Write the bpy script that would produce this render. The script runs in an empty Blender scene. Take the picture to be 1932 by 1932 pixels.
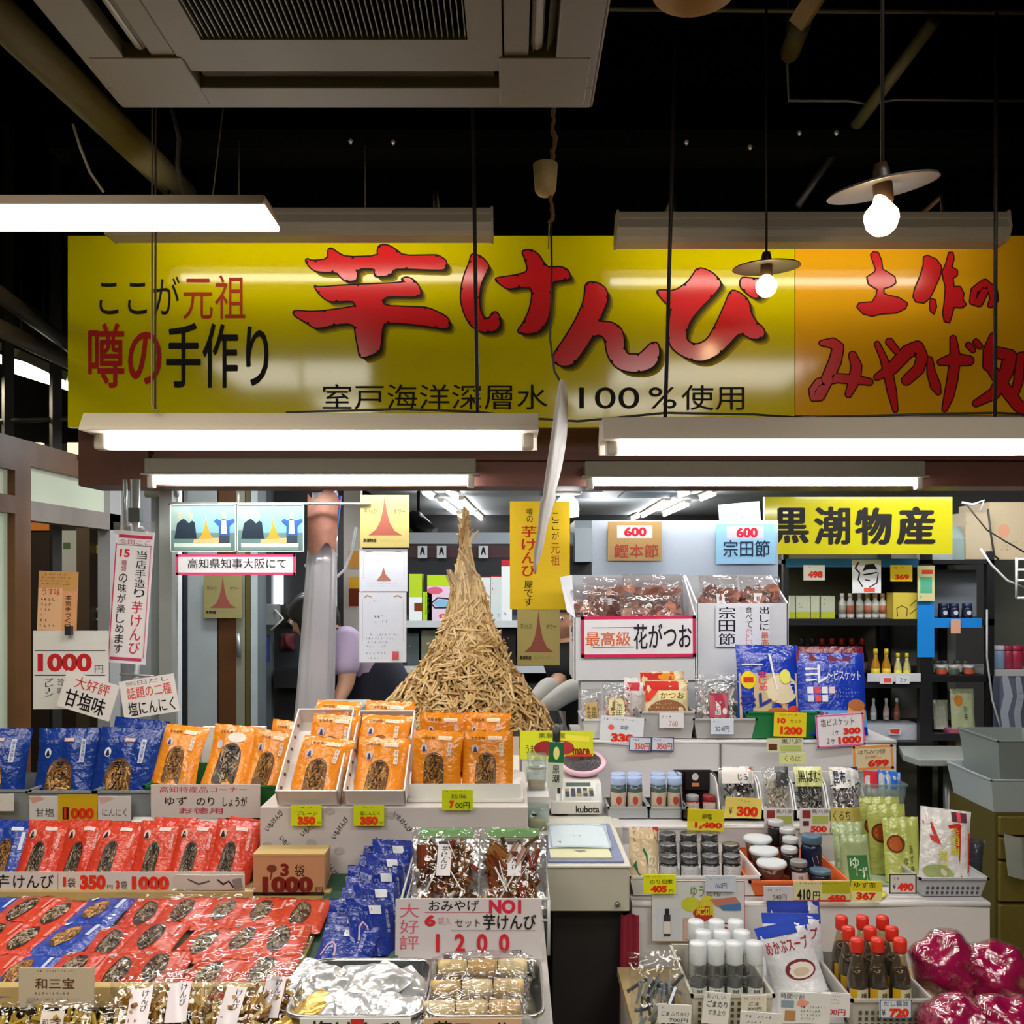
import bpy, math, random
from mathutils import Vector, Matrix, Euler
# ------------------------------------------------------------------ camera, world, light, exposure
SC = bpy.context.scene
COL = SC.collection
EYE, F, CX, HY = 1.55, 1750.0, 966.0, 1089.0
cam_d = bpy.data.cameras.new('camera'); cam = bpy.data.objects.new('camera', cam_d); COL.objects.link(cam)
cam.location = (0, 0, EYE); cam.rotation_euler = (math.pi/2, 0, 0)
cam_d.sensor_width = 36; cam_d.lens = 36*F/1932; cam_d.shift_y = (HY-966)/1932; cam_d.clip_start = .05
SC.camera = cam
SC.view_settings.view_transform = 'Standard'; SC.view_settings.look = 'None'
SC.view_settings.gamma = 1; SC.view_settings.use_curve_mapping = False
SC.view_settings.exposure = 0.2
SC.cycles.max_bounces = 8; SC.cycles.transparent_max_bounces = 16; SC.cycles.caustics_reflective = False; SC.cycles.caustics_refractive = False
SC.cycles.sample_clamp_indirect = 6
W = bpy.data.worlds.new('hall'); SC.world = W; W.use_nodes = True
W.node_tree.nodes['Background'].inputs[0].default_value = (.9, .85, .75, 1)
W.node_tree.nodes['Background'].inputs[1].default_value = .012
TUBE, LEDP, ROOMTUBE, BULB = 34.0, 11.0, 40.0, 26.0
R = math.radians
def area(name, loc, sx, sy, power, col=(1, .95, .87), rot=(0, 0, 0)):
    d = bpy.data.lights.new(name, 'AREA'); d.shape = 'RECTANGLE'; d.size = sx; d.size_y = sy; d.energy = power; d.color = col
    o = bpy.data.objects.new(name, d); COL.objects.link(o); o.location = loc; o.rotation_euler = rot
# unseen lights added over the aisle to brighten the goods, and inside the shop
area('aisle_fill', (-1.3, .55, 2.9), 1.25, .8, 26)
area('aisle_fill', (1.3, .55, 2.9), 1.25, .8, 26)
area('aisle_fill', (-1.0, -1.1, 3.0), 1.25, .8, 30)
area('aisle_fill', (1.0, -1.1, 3.0), 1.25, .8, 30)
area('shop_fill', (.2, 4.7, 2.3), 2.2, .5, 26, (.93, .97, 1))
area('shop_fill', (-2.9, 4.6, 2.5), .6, .6, 14, (1, .85, .6))
area('shop_fill', (-1.3, 4.3, 2.25), .5, .3, 9, (.95, .98, 1)); area('rack_lamp', (2.0, 3.82, 1.97), 1.2, .06, 5.5, (.97, .99, 1), (R(50), 0, 0)); area('rack_lamp', (1.75, 3.95, 2.3), 1.2, .1, 6, (.97, .99, 1)); area('hall_light', (-2.5, 2.9, 2.9), .3, 1.2, 4, (1, .97, .8), (0, R(-25), 0))  # the hall light at the left is unseen, added to brighten the partition
for y_ in (5.4, 7.2, 9.2):
    d_ = bpy.data.lights.new('shop_point_fill', 'POINT'); d_.energy = 16; d_.shadow_soft_size = .15; o_ = bpy.data.objects.new('shop_point_fill', d_); COL.objects.link(o_); o_.location = (.9, y_, 2.0)  # unseen point lights added to brighten the shop ceiling

# ------------------------------------------------------------------ helpers
R = math.radians
def P(px, py, Y): return Vector(((px-CX)/F*Y, Y, EYE-(py-HY)/F*Y))
def lin(h):
    h = h.lstrip('#'); o = []
    for i in (0, 2, 4):
        c = int(h[i:i+2], 16)/255; o.append(c/12.92 if c <= .04045 else ((c+.055)/1.055)**2.4)
    return o
_M = {}
def m(h, rough=.5, metal=0., noise=0., ns=30., bump=0., bs=60., spec=.5, coat=0., emit=0., alpha=None):
    """a procedural material: colour, faint mottling, optional relief"""
    k = (h, rough, metal, noise, ns, bump, bs, spec, coat, emit, alpha)
    if k in _M: return _M[k]
    mt = bpy.data.materials.new('mat_'+h.strip('#')); mt.use_nodes = True; nt = mt.node_tree; b = nt.nodes['Principled BSDF']
    c = lin(h)+[1]
    b.inputs['Base Color'].default_value = c; b.inputs['Roughness'].default_value = rough; b.inputs['Metallic'].default_value = metal
    b.inputs['Specular IOR Level'].default_value = spec; b.inputs['Coat Weight'].default_value = coat; b.inputs['Coat Roughness'].default_value = .08
    if emit: b.inputs['Emission Color'].default_value = c; b.inputs['Emission Strength'].default_value = emit
    if noise or bump:
        tc = nt.nodes.new('ShaderNodeTexCoord')
    if noise:
        n = nt.nodes.new('ShaderNodeTexNoise'); n.inputs['Scale'].default_value = ns; n.inputs['Detail'].default_value = 4
        nt.links.new(tc.outputs['Object'], n.inputs['Vector'])
        mx = nt.nodes.new('ShaderNodeMix'); mx.data_type = 'RGBA'
        mx.inputs[6].default_value = [x*(1-noise) for x in c[:3]]+[1]; mx.inputs[7].default_value = [min(1, x*(1+noise)) for x in c[:3]]+[1]
        nt.links.new(n.outputs[0], mx.inputs[0]); nt.links.new(mx.outputs[2], b.inputs['Base Color'])
    if bump:
        n = nt.nodes.new('ShaderNodeTexNoise'); n.inputs['Scale'].default_value = bs; n.inputs['Detail'].default_value = 2
        nt.links.new(tc.outputs['Object'], n.inputs['Vector'])
        bp = nt.nodes.new('ShaderNodeBump'); bp.inputs['Strength'].default_value = bump; bp.inputs['Distance'].default_value = .01
        nt.links.new(n.outputs[0], bp.inputs['Height']); nt.links.new(bp.outputs[0], b.inputs['Normal'])
    _M[k] = mt; return mt
def film(h='ffffff', base=.07, edge=.35, rough=.1, bump=.6, bs=45., body=0.):
    """clear plastic film: see-through with glossy creases"""
    k = ('film', h, base, edge, rough, bump, bs, body)
    if k in _M: return _M[k]
    mt = bpy.data.materials.new('film_'+h.strip('#')); mt.use_nodes = True; nt = mt.node_tree; nt.nodes.clear(); N = nt.nodes.new; L = nt.links.new
    out = N('ShaderNodeOutputMaterial'); tr = N('ShaderNodeBsdfTransparent'); gl = N('ShaderNodeBsdfGlossy'); mix = N('ShaderNodeMixShader')
    tr.inputs[0].default_value = lin(h)+[1]; gl.inputs['Roughness'].default_value = rough
    lw = N('ShaderNodeLayerWeight'); lw.inputs[0].default_value = .35
    ma = N('ShaderNodeMath'); ma.operation = 'MULTIPLY_ADD'; ma.inputs[1].default_value = edge; ma.inputs[2].default_value = base
    tc = N('ShaderNodeTexCoord'); no = N('ShaderNodeTexNoise'); no.inputs['Scale'].default_value = bs; no.inputs['Detail'].default_value = 1
    bp = N('ShaderNodeBump'); bp.inputs['Strength'].default_value = bump; bp.inputs['Distance'].default_value = .012
    L(tc.outputs['Object'], no.inputs['Vector']); L(no.outputs[0], bp.inputs['Height']); L(bp.outputs[0], gl.inputs['Normal'])
    L(lw.outputs['Facing'], ma.inputs[0]); L(ma.outputs[0], mix.inputs[0])
    if body:
        df = N('ShaderNodeBsdfDiffuse'); df.inputs[0].default_value = lin(h)+[1]; m2 = N('ShaderNodeMixShader'); m2.inputs[0].default_value = body
        L(tr.outputs[0], m2.inputs[1]); L(df.outputs[0], m2.inputs[2]); L(m2.outputs[0], mix.inputs[1])
    else: L(tr.outputs[0], mix.inputs[1])
    L(gl.outputs[0], mix.inputs[2]); L(mix.outputs[0], out.inputs[0])
    _M[k] = mt; return mt
def mm(c, **k): return m(c, **k) if isinstance(c, str) else c
INK = dict(rough=.6, spec=.2)
# text outlines come from the built-in font as 2-D polygons
_T = {}
def glyphs(s, bold=0.):
    k = (s, bold)
    if k not in _T:
        c = bpy.data.curves.new('txt', 'FONT'); c.body = s; c.resolution_u = 4; c.offset = bold; c.space_character = 1.0
        o = bpy.data.objects.new('txt', c)
        me = bpy.data.meshes.new_from_object(o)
        V = [(v.co.x, v.co.y) for v in me.vertices]; Fc = [tuple(p.vertices) for p in me.polygons]
        bpy.data.objects.remove(o); bpy.data.curves.remove(c); bpy.data.meshes.remove(me)
        if not V: V = [(0, 0), (1, 0), (1, 1)]; Fc = []
        x0 = min(v[0] for v in V); x1 = max(v[0] for v in V); y0 = min(v[1] for v in V); y1 = max(v[1] for v in V)
        _T[k] = ([((x-x0)/(x1-x0 or 1), (y-y0)/(y1-y0 or 1)) for x, y in V], Fc)
    return _T[k]
class MB:
    """collects polygons with materials and links them as ONE mesh object"""
    def __init__(s): s.v = []; s.f = []; s.fm = []; s.fs = []; s.mats = []
    def mi(s, mat):
        if isinstance(mat, str): mat = m(mat)
        if mat not in s.mats: s.mats.append(mat)
        return s.mats.index(mat)
    def add(s, vs, fs, mat, smooth=False):
        o = len(s.v); s.v += [tuple(v) for v in vs]; i = s.mi(mat)
        for f in fs: s.f.append([o+j for j in f]); s.fm.append(i); s.fs.append(smooth)
        return s
    def box(s, c, size, mat, rot=None):
        x, y, z = [q/2 for q in size]; c = Vector(c)
        vs = [Vector((a*x, b*y, d*z)) for d in (-1, 1) for b in (-1, 1) for a in (-1, 1)]
        if rot is not None: vs = [rot @ v for v in vs]
        return s.add([c+v for v in vs], [(0, 2, 3, 1), (4, 5, 7, 6), (0, 1, 5, 4), (2, 6, 7, 3), (0, 4, 6, 2), (1, 3, 7, 5)], mat)
    def span(s, a, b, mat):
        return s.box([(p+q)/2 for p, q in zip(a, b)], [abs(q-p) for p, q in zip(a, b)], mat)
    def grid(s, fn, nu, nv, mat, smooth=True):
        vs = [fn(i/nu, j/nv) for j in range(nv+1) for i in range(nu+1)]; w = nu+1
        return s.add(vs, [(j*w+i, j*w+i+1, (j+1)*w+i+1, (j+1)*w+i) for j in range(nv) for i in range(nu)], mat, smooth)
    def lathe(s, c, prof, mat, n=20, smooth=True, sq=0.):
        c = Vector(c); vs = []
        for r, z in prof:
            for k in range(n):
                a = 2*math.pi*k/n; q = 1.
                if sq: q = 1/((abs(math.cos(a))**sq+abs(math.sin(a))**sq)**(1/sq))
                vs.append(c+Vector((r*q*math.cos(a), r*q*math.sin(a), z)))
        fs = [(j*n+k, j*n+(k+1) % n, (j+1)*n+(k+1) % n, (j+1)*n+k) for j in range(len(prof)-1) for k in range(n)]
        fs += [tuple(range(n))[::-1], tuple((len(prof)-1)*n+k for k in range(n))]
        return s.add(vs, fs, mat, smooth)
    def tube(s, path, r, mat, n=8, smooth=True):
        path = [Vector(p) for p in path]; vs = []; L = len(path); up = None
        for i, p in enumerate(path):
            t = (path[min(i+1, L-1)]-path[max(i-1, 0)]).normalized()
            if up is None: up = Vector((0, 0, 1)) if abs(t.z) < .9 else Vector((1, 0, 0))
            a = t.cross(up).normalized(); b = a.cross(t); up = b
            rr = r[i] if isinstance(r, (list, tuple)) else r
            vs += [p+a*rr*math.cos(2*math.pi*k/n)+b*rr*math.sin(2*math.pi*k/n) for k in range(n)]
        fs = [(j*n+k, j*n+(k+1) % n, (j+1)*n+(k+1) % n, (j+1)*n+k) for j in range(L-1) for k in range(n)]
        fs += [tuple(range(n))[::-1], tuple((L-1)*n+k for k in range(n))]
        return s.add(vs, fs, mat, smooth)
    def extr(s, pts, a, b, mat, axis='x'):
        """closed 2-D outline pushed from a to b along an axis; outline is (y,z) for x, (x,z) for y, (x,y) for z"""
        def at(p, t): return {'x': (t, p[0], p[1]), 'y': (p[0], t, p[1]), 'z': (p[0], p[1], t)}[axis]
        n = len(pts); vs = [at(p, a) for p in pts]+[at(p, b) for p in pts]
        return s.add(vs, [(i, (i+1) % n, n+(i+1) % n, n+i) for i in range(n)]+[tuple(range(n))[::-1], tuple(range(n, 2*n))], mat)
    def ops(s, mp, L, asp=1., k0=1, seg=1):
        """prints and writing on a surface; mp(u,v,k): u right, v down, k layer"""
        for ki, o in enumerate(L):
            k = k0+ki
            t, c = o[0], None
            if t in 'tv':
                _, tx, col, x0, y0, x1, y1 = o[:7]; bold = o[7] if len(o) > 7 else 0.; mat = mm(col, **INK) if isinstance(col, str) else col
                if t == 't':
                    cj = any(ord(q) > 0x2e80 for q in tx); V, Fc = glyphs(tx, 0. if cj else bold); e = bold*.8 if cj else 0.
                    ex, ey = e*(x1-x0)/max(1, len(tx)), e*(y1-y0)
                    for ji, (jx, jy) in enumerate(((0, 0),) if not e else ((0, 0), (-ex, 0), (ex, 0), (0, -ey*.6), (0, ey*.6), (-ex, ey*.4), (ex, -ey*.4))): s.add([mp(x0+jx+a*(x1-x0), y1+jy-b*(y1-y0), k+.12*ji) for a, b in V], Fc, mat)
                else:
                    n = len(tx); dh = (y1-y0)/n
                    for i, ch in enumerate(tx):
                        if ch == ' ': continue
                        V, Fc = glyphs(ch); ya = y0+i*dh+.06*dh; yb = y0+(i+1)*dh-.06*dh; xa, xb = x0, x1
                        if ch in 'ー一': xa, xb = (x0+x1)/2-(x1-x0)*.08, (x0+x1)/2+(x1-x0)*.08
                        e = bold*.8
                        for ji, (jx, jy) in enumerate(((0, 0),) if not e else ((0, 0), (-e, 0), (e, 0), (0, e*.6))): s.add([mp(xa+(a+jx)*(xb-xa), yb-(b+jy)*(yb-ya), k+.12*ji) for a, b in V], Fc, mat)
            elif t == 'r':
                _, col, x0, y0, x1, y1 = o[:6]; n = o[6] if len(o) > 6 else seg
                s.grid(lambda u, v: mp(x0+u*(x1-x0), y0+v*(y1-y0), k), n, n, mm(col, **INK), n > 1)
            elif t == 'f':
                _, col, w = o[:3]; wx = w/asp
                for q in ((0, 0, 1, w), (0, 1-w, 1, 1), (0, 0, wx, 1), (1-wx, 0, 1, 1)):
                    s.grid(lambda u, v: mp(q[0]+u*(q[2]-q[0]), q[1]+v*(q[3]-q[1]), k), seg, seg, mm(col, **INK))
            elif t == 'p':
                s.add([mp(x, y, k) for x, y in o[2]], [tuple(range(len(o[2])))], mm(o[1], **INK))
            elif t == 'e':
                _, col, cx, cy, rx, ry = o[:6]; n = 20
                vs = [mp(cx, cy, k)]+[mp(cx+rx*q*math.cos(2*math.pi*i/n), cy+ry*q*math.sin(2*math.pi*i/n), k) for q in (.5, 1) for i in range(n)]
                s.add(vs, [(0, 1+i, 1+(i+1) % n) for i in range(n)]+[(1+i, 1+n+i, 1+n+(i+1) % n, 1+(i+1) % n) for i in range(n)], mm(col, **INK), True)
            elif t == 'l':
                _, col, pts = o[:3]; mat = mm(col, **INK); g = o[3] if len(o) > 3 else 0
                s.stroke(mp, [(x, y, w+g) for x, y, w in pts], mat, asp, k)
            elif t == 's':
                _, col, x0, y0, x1, y1, rows, seed = o[:8]; rd = random.Random(seed); mat = mm(col, **INK); dh = (y1-y0)/rows; n = 0
                for r in range(rows):
                    x = x0+rd.random()*.06*(x1-x0); ch = dh*.6/asp
                    while x < x1-ch*rd.uniform(0, 6):
                        yy = y0+r*dh+.2*dh
                        for q in range(3):
                            if rd.random() < .7:
                                a = x+rd.random()*ch*.5; b = a+ch*rd.uniform(.2, .5); c0 = yy+rd.random()*.4*dh; hgt = dh*rd.choice((.1, .12, .45))
                                if hgt > .3*dh: b = a+ch*.16; c0 = yy
                                s.add([mp(a, c0, k), mp(b, c0, k), mp(b, c0+hgt, k), mp(a, c0+hgt, k)], [(0, 3, 2, 1)], mat)
                        x += ch*1.25
        return s
    def stroke(s, mp, pts, mat, asp=1., k=1):
        # a brush stroke: discs joined by quads, widths per point (w relative to v units)
        Q = []
        for i in range(len(pts)-1):
            a, b = pts[i], pts[i+1]
            for j in range(4): t = j/4; Q.append(tuple(a[c]+(b[c]-a[c])*t for c in range(3)))
        Q.append(pts[-1]); n = len(Q); Lf = []; Rt = []
        for i in range(n):
            dx = (Q[min(i+1, n-1)][0]-Q[max(i-1, 0)][0])*asp; dy = Q[min(i+1, n-1)][1]-Q[max(i-1, 0)][1]; l = math.hypot(dx, dy) or 1
            nx, ny = -dy/l/asp, dx/l; w = Q[i][2]/2
            Lf.append((Q[i][0]+nx*w, Q[i][1]+ny*w)); Rt.append((Q[i][0]-nx*w, Q[i][1]-ny*w))
        s.sc = (getattr(s, 'sc', 0)+1) % 5; k = k+.55*s.sc/5
        s.add([mp(x, y, k) for x, y in Lf+Rt], [(i, i+1, n+i+1, n+i) for i in range(n-1)], mat)
        for qi, q in enumerate(pts):
            s.add([mp(q[0]+q[2]/2*math.cos(a*math.pi/6)/asp, q[1]+q[2]/2*math.sin(a*math.pi/6), k+.04+.03*(qi % 2)) for a in range(12)], [tuple(range(12))], mat)
    def mesh(s, name):
        me = bpy.data.meshes.new(name); me.from_pydata(s.v, [], s.f)
        for t in s.mats: me.materials.append(t)
        me.polygons.foreach_set('material_index', s.fm); me.polygons.foreach_set('use_smooth', s.fs); me.update(); return me
    def build(s, name, parent=None, loc=(0, 0, 0), rot=(0, 0, 0), bev=0., sub=0):
        return obj(name, s.mesh(name), parent, loc, rot, bev, sub)
def obj(name, me, parent=None, loc=(0, 0, 0), rot=(0, 0, 0), bev=0., sub=0, scale=None):
    o = bpy.data.objects.new(name, me); COL.objects.link(o); o.location = loc; o.rotation_euler = rot
    if scale: o.scale = scale
    if parent: o.parent = parent
    if bev:
        b = o.modifiers.new('bevel', 'BEVEL'); b.width = bev; b.segments = 2; b.limit_method = 'ANGLE'; b.angle_limit = R(40)
    if sub: q = o.modifiers.new('sub', 'SUBSURF'); q.levels = sub; q.render_levels = sub
    return o
def tag(o, label, cat, group=None):
    o['label'] = label; o['category'] = cat
    if group: o['group'] = group
    return o
def struct(o): o['kind'] = 'structure'; return o
def empty(name, loc, label, cat, rot=(0, 0, 0), group=None):
    o = obj(name, None, None, loc, rot); o.empty_display_size = .05; return tag(o, label, cat, group)
ORD = ['first', 'second', 'third', 'fourth', 'fifth', 'sixth', 'seventh', 'eighth', 'ninth', 'tenth', 'eleventh', 'twelfth']
def copy_tree(root, loc, rot, label, group=None):
    r = root.copy(); COL.objects.link(r); r.location = loc; r.rotation_euler = rot; r['label'] = label
    if group: r['group'] = group
    for ch in root.children:
        c = ch.copy(); COL.objects.link(c); c.parent = r
        for g in ch.children: d = g.copy(); COL.objects.link(d); d.parent = c
    return r
LAY = .0003
def flatmap(w, h, y0):
    return lambda u, v, k: Vector(((u-.5)*w, y0-LAY*k, (.5-v)*h))
def card(name, label, cat, rect, Y, ops, bg='f2f0ea', th=.003, roll=0, pitch=0, yaw=0, group=None, rough=.55, curl=0., spec=.4):
    """a printed card, tag, poster or board standing at its own place and size"""
    x0, y0, x1, y1 = rect; s = Y/F; w = (x1-x0)*s; h = (y1-y0)*s; mb = MB(); mat = m(bg, rough=rough, noise=.04, ns=25, spec=spec) if isinstance(bg, str) else bg
    def cv(u): return curl*math.cos((u-.5)*math.pi)
    n = 8 if curl else 1
    mb.grid(lambda u, v: Vector(((u-.5)*w, -th/2-cv(u), (v-.5)*h)), n, 1, mat, n > 1)
    mb.grid(lambda u, v: Vector(((.5-u)*w, th/2-cv(1-u), (v-.5)*h)), n, 1, mat, n > 1)
    mb.grid(lambda u, v: Vector(((u-.5)*w, -th/2+v*th-cv(u), h/2)), n, 1, mat); mb.grid(lambda u, v: Vector(((u-.5)*w, th/2-v*th-cv(u), -h/2)), n, 1, mat)
    for q in (-1, 1): mb.grid(lambda u, v: Vector((q*w/2, (-th/2+u*th)*q-cv(0), (v-.5)*h)), 1, 1, mat)
    mb.ops(lambda u, v, k: Vector(((u-.5)*w, -th/2-LAY*k-cv(u), (.5-v)*h)), ops, asp=w/h, seg=n)
    return tag(mb.build(name, None, P((x0+x1)/2, (y0+y1)/2, Y), (R(pitch), R(roll), R(yaw))), label, cat, group)
# ------------------------------------------------------------------ the place
BLK = m('050404', rough=.95, noise=.3, ns=6, spec=0); DARKST = m('191614', rough=.6, spec=.3)
mb = MB(); mb.span((-4, -2.5, -.05), (4, 12, 0), m('5e5a33', rough=.35, noise=.15, ns=4)); struct(mb.build('floor'))
mb = MB(); mb.span((-4, -2.5, 3.7), (4, 12, 3.75), BLK); struct(mb.build('ceiling'))
mb = MB(); mb.span((-1.73, 3.62, 2.2), (4, 3.68, 3.7), BLK)                                # black bulkhead over the shop front
mb.span((-1.73, 3.45, 3.145), (4, 3.62, 3.215), m('0a0908', rough=.9, spec=.05)); struct(mb.build('wall_front'))
mb = MB(); mb.span((-4, 11.5, 0), (4, 11.6, 3.7), m('1a1a1c', rough=.8)); struct(mb.build('wall_back'))
mb = MB(); mb.span((3.6, -2.5, 0), (3.7, 12, 3.7), m('2a2826', rough=.8)); struct(mb.build('wall_right'))
mb = MB(); mb.span((-3.9, 4, 0), (-3.8, 12, 3.7), m('2a211a', rough=.8)); struct(mb.build('wall_left'))
mb = MB(); mb.span((-1.3, 3.7, 2.32), (3.6, 11.5, 2.36), m('9aa0a4', rough=.6, noise=.06, ns=5))
for i, x in enumerate((.3, 1.0)):
    for j in range(3): mb.span((x, 5+j*1.6, 2.30), (x+.5, 5.6+j*1.6, 2.319), m('7f91a0', rough=.5))
struct(mb.build('ceiling_shop'))
# the brown wooden lintel under the sign
WOOD = m('6a4036', rough=.5, noise=.25, ns=7); mb = MB()
mb.span(P(150, 805, 3.55), (3.5, 3.75, P(0, 917, 3.55).z), WOOD); mb.span(P(150, 0, 3.50).xyz*0+Vector((P(148, 0, 3.5).x, 3.5, P(0, 916, 3.5).z)), Vector((P(280, 0, 3.5).x, 3.62, P(0, 808, 3.5).z)), m('5a3224', rough=.45, noise=.3, ns=9))
mb.span(Vector((P(150, 0, 3.55).x, 3.53, P(0, 868, 3.53).z)), Vector((3.5, 3.55, P(0, 858, 3.53).z)), WOOD)
struct(mb.build('trim_1'))

# ---- wooden partition with frosted panes receding at the left
SX = -1.96; WB = m('6e4620', rough=.45, noise=.25, ns=12); WG = m('948a82', rough=.5, noise=.1, ns=12); GL = m('c3cbb4', rough=.35, noise=.03, emit=.22)  # pane glow stands in for light coming through from behind
mb = MB()
def wp(y0, y1, z0, z1, mat, d=.05): mb.span((SX-d, y0, z0), (SX+d*.2, y1, z1), mat)
wp(3.64, 3.76, 0, 2.1, WB); wp(2.4, 3.64, 1.97, 2.1, WB); wp(3.76, 4.9, 2.0, 2.1, WB); wp(3.76, 4.9, 1.78, 1.86, WG); wp(2.4, 3.64, 1.8, 1.87, WB)
wp(4.50, 4.62, 0, 1.99, m('b9b7b6', rough=.5)); wp(4.75, 4.9, 0, 2.0, WG); wp(2.4, 2.5, 0, 2.1, WB)
struct(mb.build('wall_partition'))
mb = MB(); mb.span((SX-.03, 3.76, 1.86), (SX-.02, 4.9, 2.0), GL); struct(mb.build('window_1'))
mb = MB(); mb.span((SX-.03, 2.5, 1.87), (SX-.02, 3.64, 1.97), GL); struct(mb.build('window_2'))
mb = MB(); mb.span((SX-.035, 2.5, .05), (SX-.02, 3.64, 1.8), m('b9c4ae', rough=.35, noise=.03, emit=.18)); d1 = struct(mb.build('door_1'))  # the door pane's emission imitates light from behind it
q = MB(); q.span((SX-.015, 3.5, 1.02), (SX+.01, 3.53, 1.2), m('8a8a86', rough=.3, metal=.8)); q.build('door_handle', d1)
# dark room seen through its doorway
mb = MB(); mb.span((-3.75, 5.9, 0), (-1.72, 5.98, 2.4), m('2c1e16', rough=.6, noise=.2)); mb.span((-2.63, 5.6, 0), (-2.55, 5.9, 2.1), m('4b3d30', rough=.5)); mb.span((-2.5, 5.7, 0), (-2.2, 5.88, 2.1), m('3f2416', rough=.5, noise=.2)); struct(mb.build('wall_room'))
card('paper_notice', 'orange paper notice on the dark wall behind the wooden doorway', 'notice', (45, 968, 93, 1001), 5.885, [], 'e88a3c')
card('paper_notice', 'white paper sheet with a green print on the dark doorway wall', 'notice', (116, 1001, 150, 1085), 5.885, [('r', '5a7a52', .1, .27, .5, .42)], 'c9cdd2')
card('paper_notice', 'yellow paper strip on the brown panel beyond the doorway', 'notice', (174, 1028, 199, 1044), 5.69, [], 'd8c32a')
card('paper_notice', 'small white paper with a dark mark low on the brown panel beyond the doorway', 'notice', (170, 1147, 192, 1170), 5.69, [('p', '222222', [(.4, .9), (.6, .1), (.9, .8)])], 'd8d4cc')

# ---- air-conditioner cassette
CASS = m('7a705f', rough=.5, noise=.05, ns=6); AX0, AX1, AY1, AZ = P(230, 0, 1.88).x, P(1116, 0, 1.88).x, 1.88, P(0, 205, 1.88).z; AY0 = AY1-.95
root = empty('air_conditioner', ((AX0+AX1)/2, (AY0+AY1)/2, AZ), 'ceiling air conditioner cassette hung over the aisle', 'air conditioner')
h = (AX1-AX0)/2; hy = .475; mb = MB()
def ring(o0, o1, z0, z1, mat):   # square ring between two half-sizes
    for a, b, c, d in ((-o1, -o1, o1, -o0), (-o1, o0, o1, o1), (-o1, -o0, -o0, o0), (o0, -o0, o1, o0)): mb.span((a, b, z0), (c, d, z1), mat)
ring(.395, .472, 0, .03, CASS)
ring(.300, .345, .004, .03, CASS)
for sx, sy in ((-1, -1), (1, -1), (-1, 1), (1, 1)): mb.box((sx*.375, sy*.375, .0145), (.17, .17, .031), CASS)
ring(.472, .478, .004, .05, CASS)
mb.span((-.44, -.44, .05), (.44, .44, .26), m('9b9488', rough=.6)); ring(.3, .47, .045, .05, BLK)
mb.build('body', root, bev=.004)
mb = MB(); ring(.236, .297, .001, .02, CASS)
for i in range(47):
    x = -.232+i*.464/46; mb.span((x-.0011, -.236, .004), (x+.0011, .236, .012), m('6b645a', rough=.4))
mb.span((-.236, -.236, .024), (.236, .236, .028), BLK); mb.build('intake_grille', root)
for sx in (-1, 1):
    mb = MB()
    for dx in (.352, .378): mb.add([(sx*dx+dz*.6*sx, y, .004+dz) for dz in (0, .028) for y in (-.28, .28)], [(0, 1, 3, 2)], CASS)
    mb.tube([(sx*.36, -.28, .02), (sx*.36, .28, .02)], .012, m('a39a8a', rough=.4)); mb.build('louver', root)
mb = MB(); mb.span((-.28, .352, .018), (.28, .392, .022), m('4c463e', rough=.5)); mb.build('louver', root)

# ---- pipes, rails and cables under the black ceiling
def pipe(name, label, pts, r, mat, cat='pipe', n=12):
    mb = MB(); mb.tube(pts, r, mat, n); return tag(mb.build(name), label, cat)
OLV = m('6f6544', rough=.6, noise=.2, ns=5)
pipe('drain_pipe', 'thick olive pipe slanting down beside the air conditioner', [P(-90, -60, 2.25), P(30, 60, 2.4), P(345, 365, 3.56)], .052, OLV, n=18)
pipe('conduit_rail', 'upper of two dark rails beside the left edge of the yellow sign', [P(-60, 512, 3.0), P(135, 655, 4.2)], .03, m('4c453d', rough=.5))
pipe('conduit_rail', 'lower of two dark rails beside the left edge of the yellow sign', [P(-60, 590, 3.0), P(140, 688, 4.2)], .032, m('5b544b', rough=.5))
pipe('conduit', 'thin grey conduit crossing under the black ceiling at the upper right', [P(1140, 17, 3.0), P(1960, 24, 3.0)], .007, m('6b6552', rough=.5))
pipe('cable', 'thin cable sagging behind the two pendant lamps', [Vector((P(1488, 0, 3.4).x, 3.4, 3.7)), P(1486, 120, 3.4), P(1488, 190, 3.4), P(1600, 190, 3.4), P(1635, 196, 3.4), P(1690, 188, 3.4), P(1940, 190, 3.4)], .005, m('5a554a', rough=.5))
pipe('cable', 'pale loose cable drooping above the bright lamp strip', [P(138, 235, 2.3), P(152, 280, 2.3), P(170, 325, 2.3), P(195, 362, 2.3)], .0035, m('8d8168', rough=.5))
pipe('cable', 'dark twisted cable hanging between pipe and black bulkhead', [P(325, 205, 2.6), P(338, 260, 2.6), P(335, 310, 2.6), P(350, 385, 2.6)], .006, m('3a3026', rough=.6))
pipe('wire', 'thin slanting hanger wire below the air conditioner corner', [P(421, 205, 2.9), P(398, 400, 3.05)], .002, m('7a7060', rough=.5), 'wire')
pipe('wire', 'thin plumb hanger wire left of centre above the left sign lamp', [P(451, 265, 3.05), P(451, 395, 3.05)], .002, m('7a7060', rough=.5), 'wire')
pipe('wire', 'thin plumb hanger wire above the middle of the left sign lamp', [P(689, 275, 3.05), P(689, 392, 3.05)], .002, m('7a7060', rough=.5), 'wire')
mb = MB()
for a, b in (((1490, 62), (1545, -8)), ): mb.tube([P(1508, 42, 2.6), P(1550, -25, 2.5)], .033, m('b39a6a', rough=.6, noise=.15), 4, False)
tag(mb.build('timber_batten'), 'pale timber batten under the ceiling at the upper right', 'batten')
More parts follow.
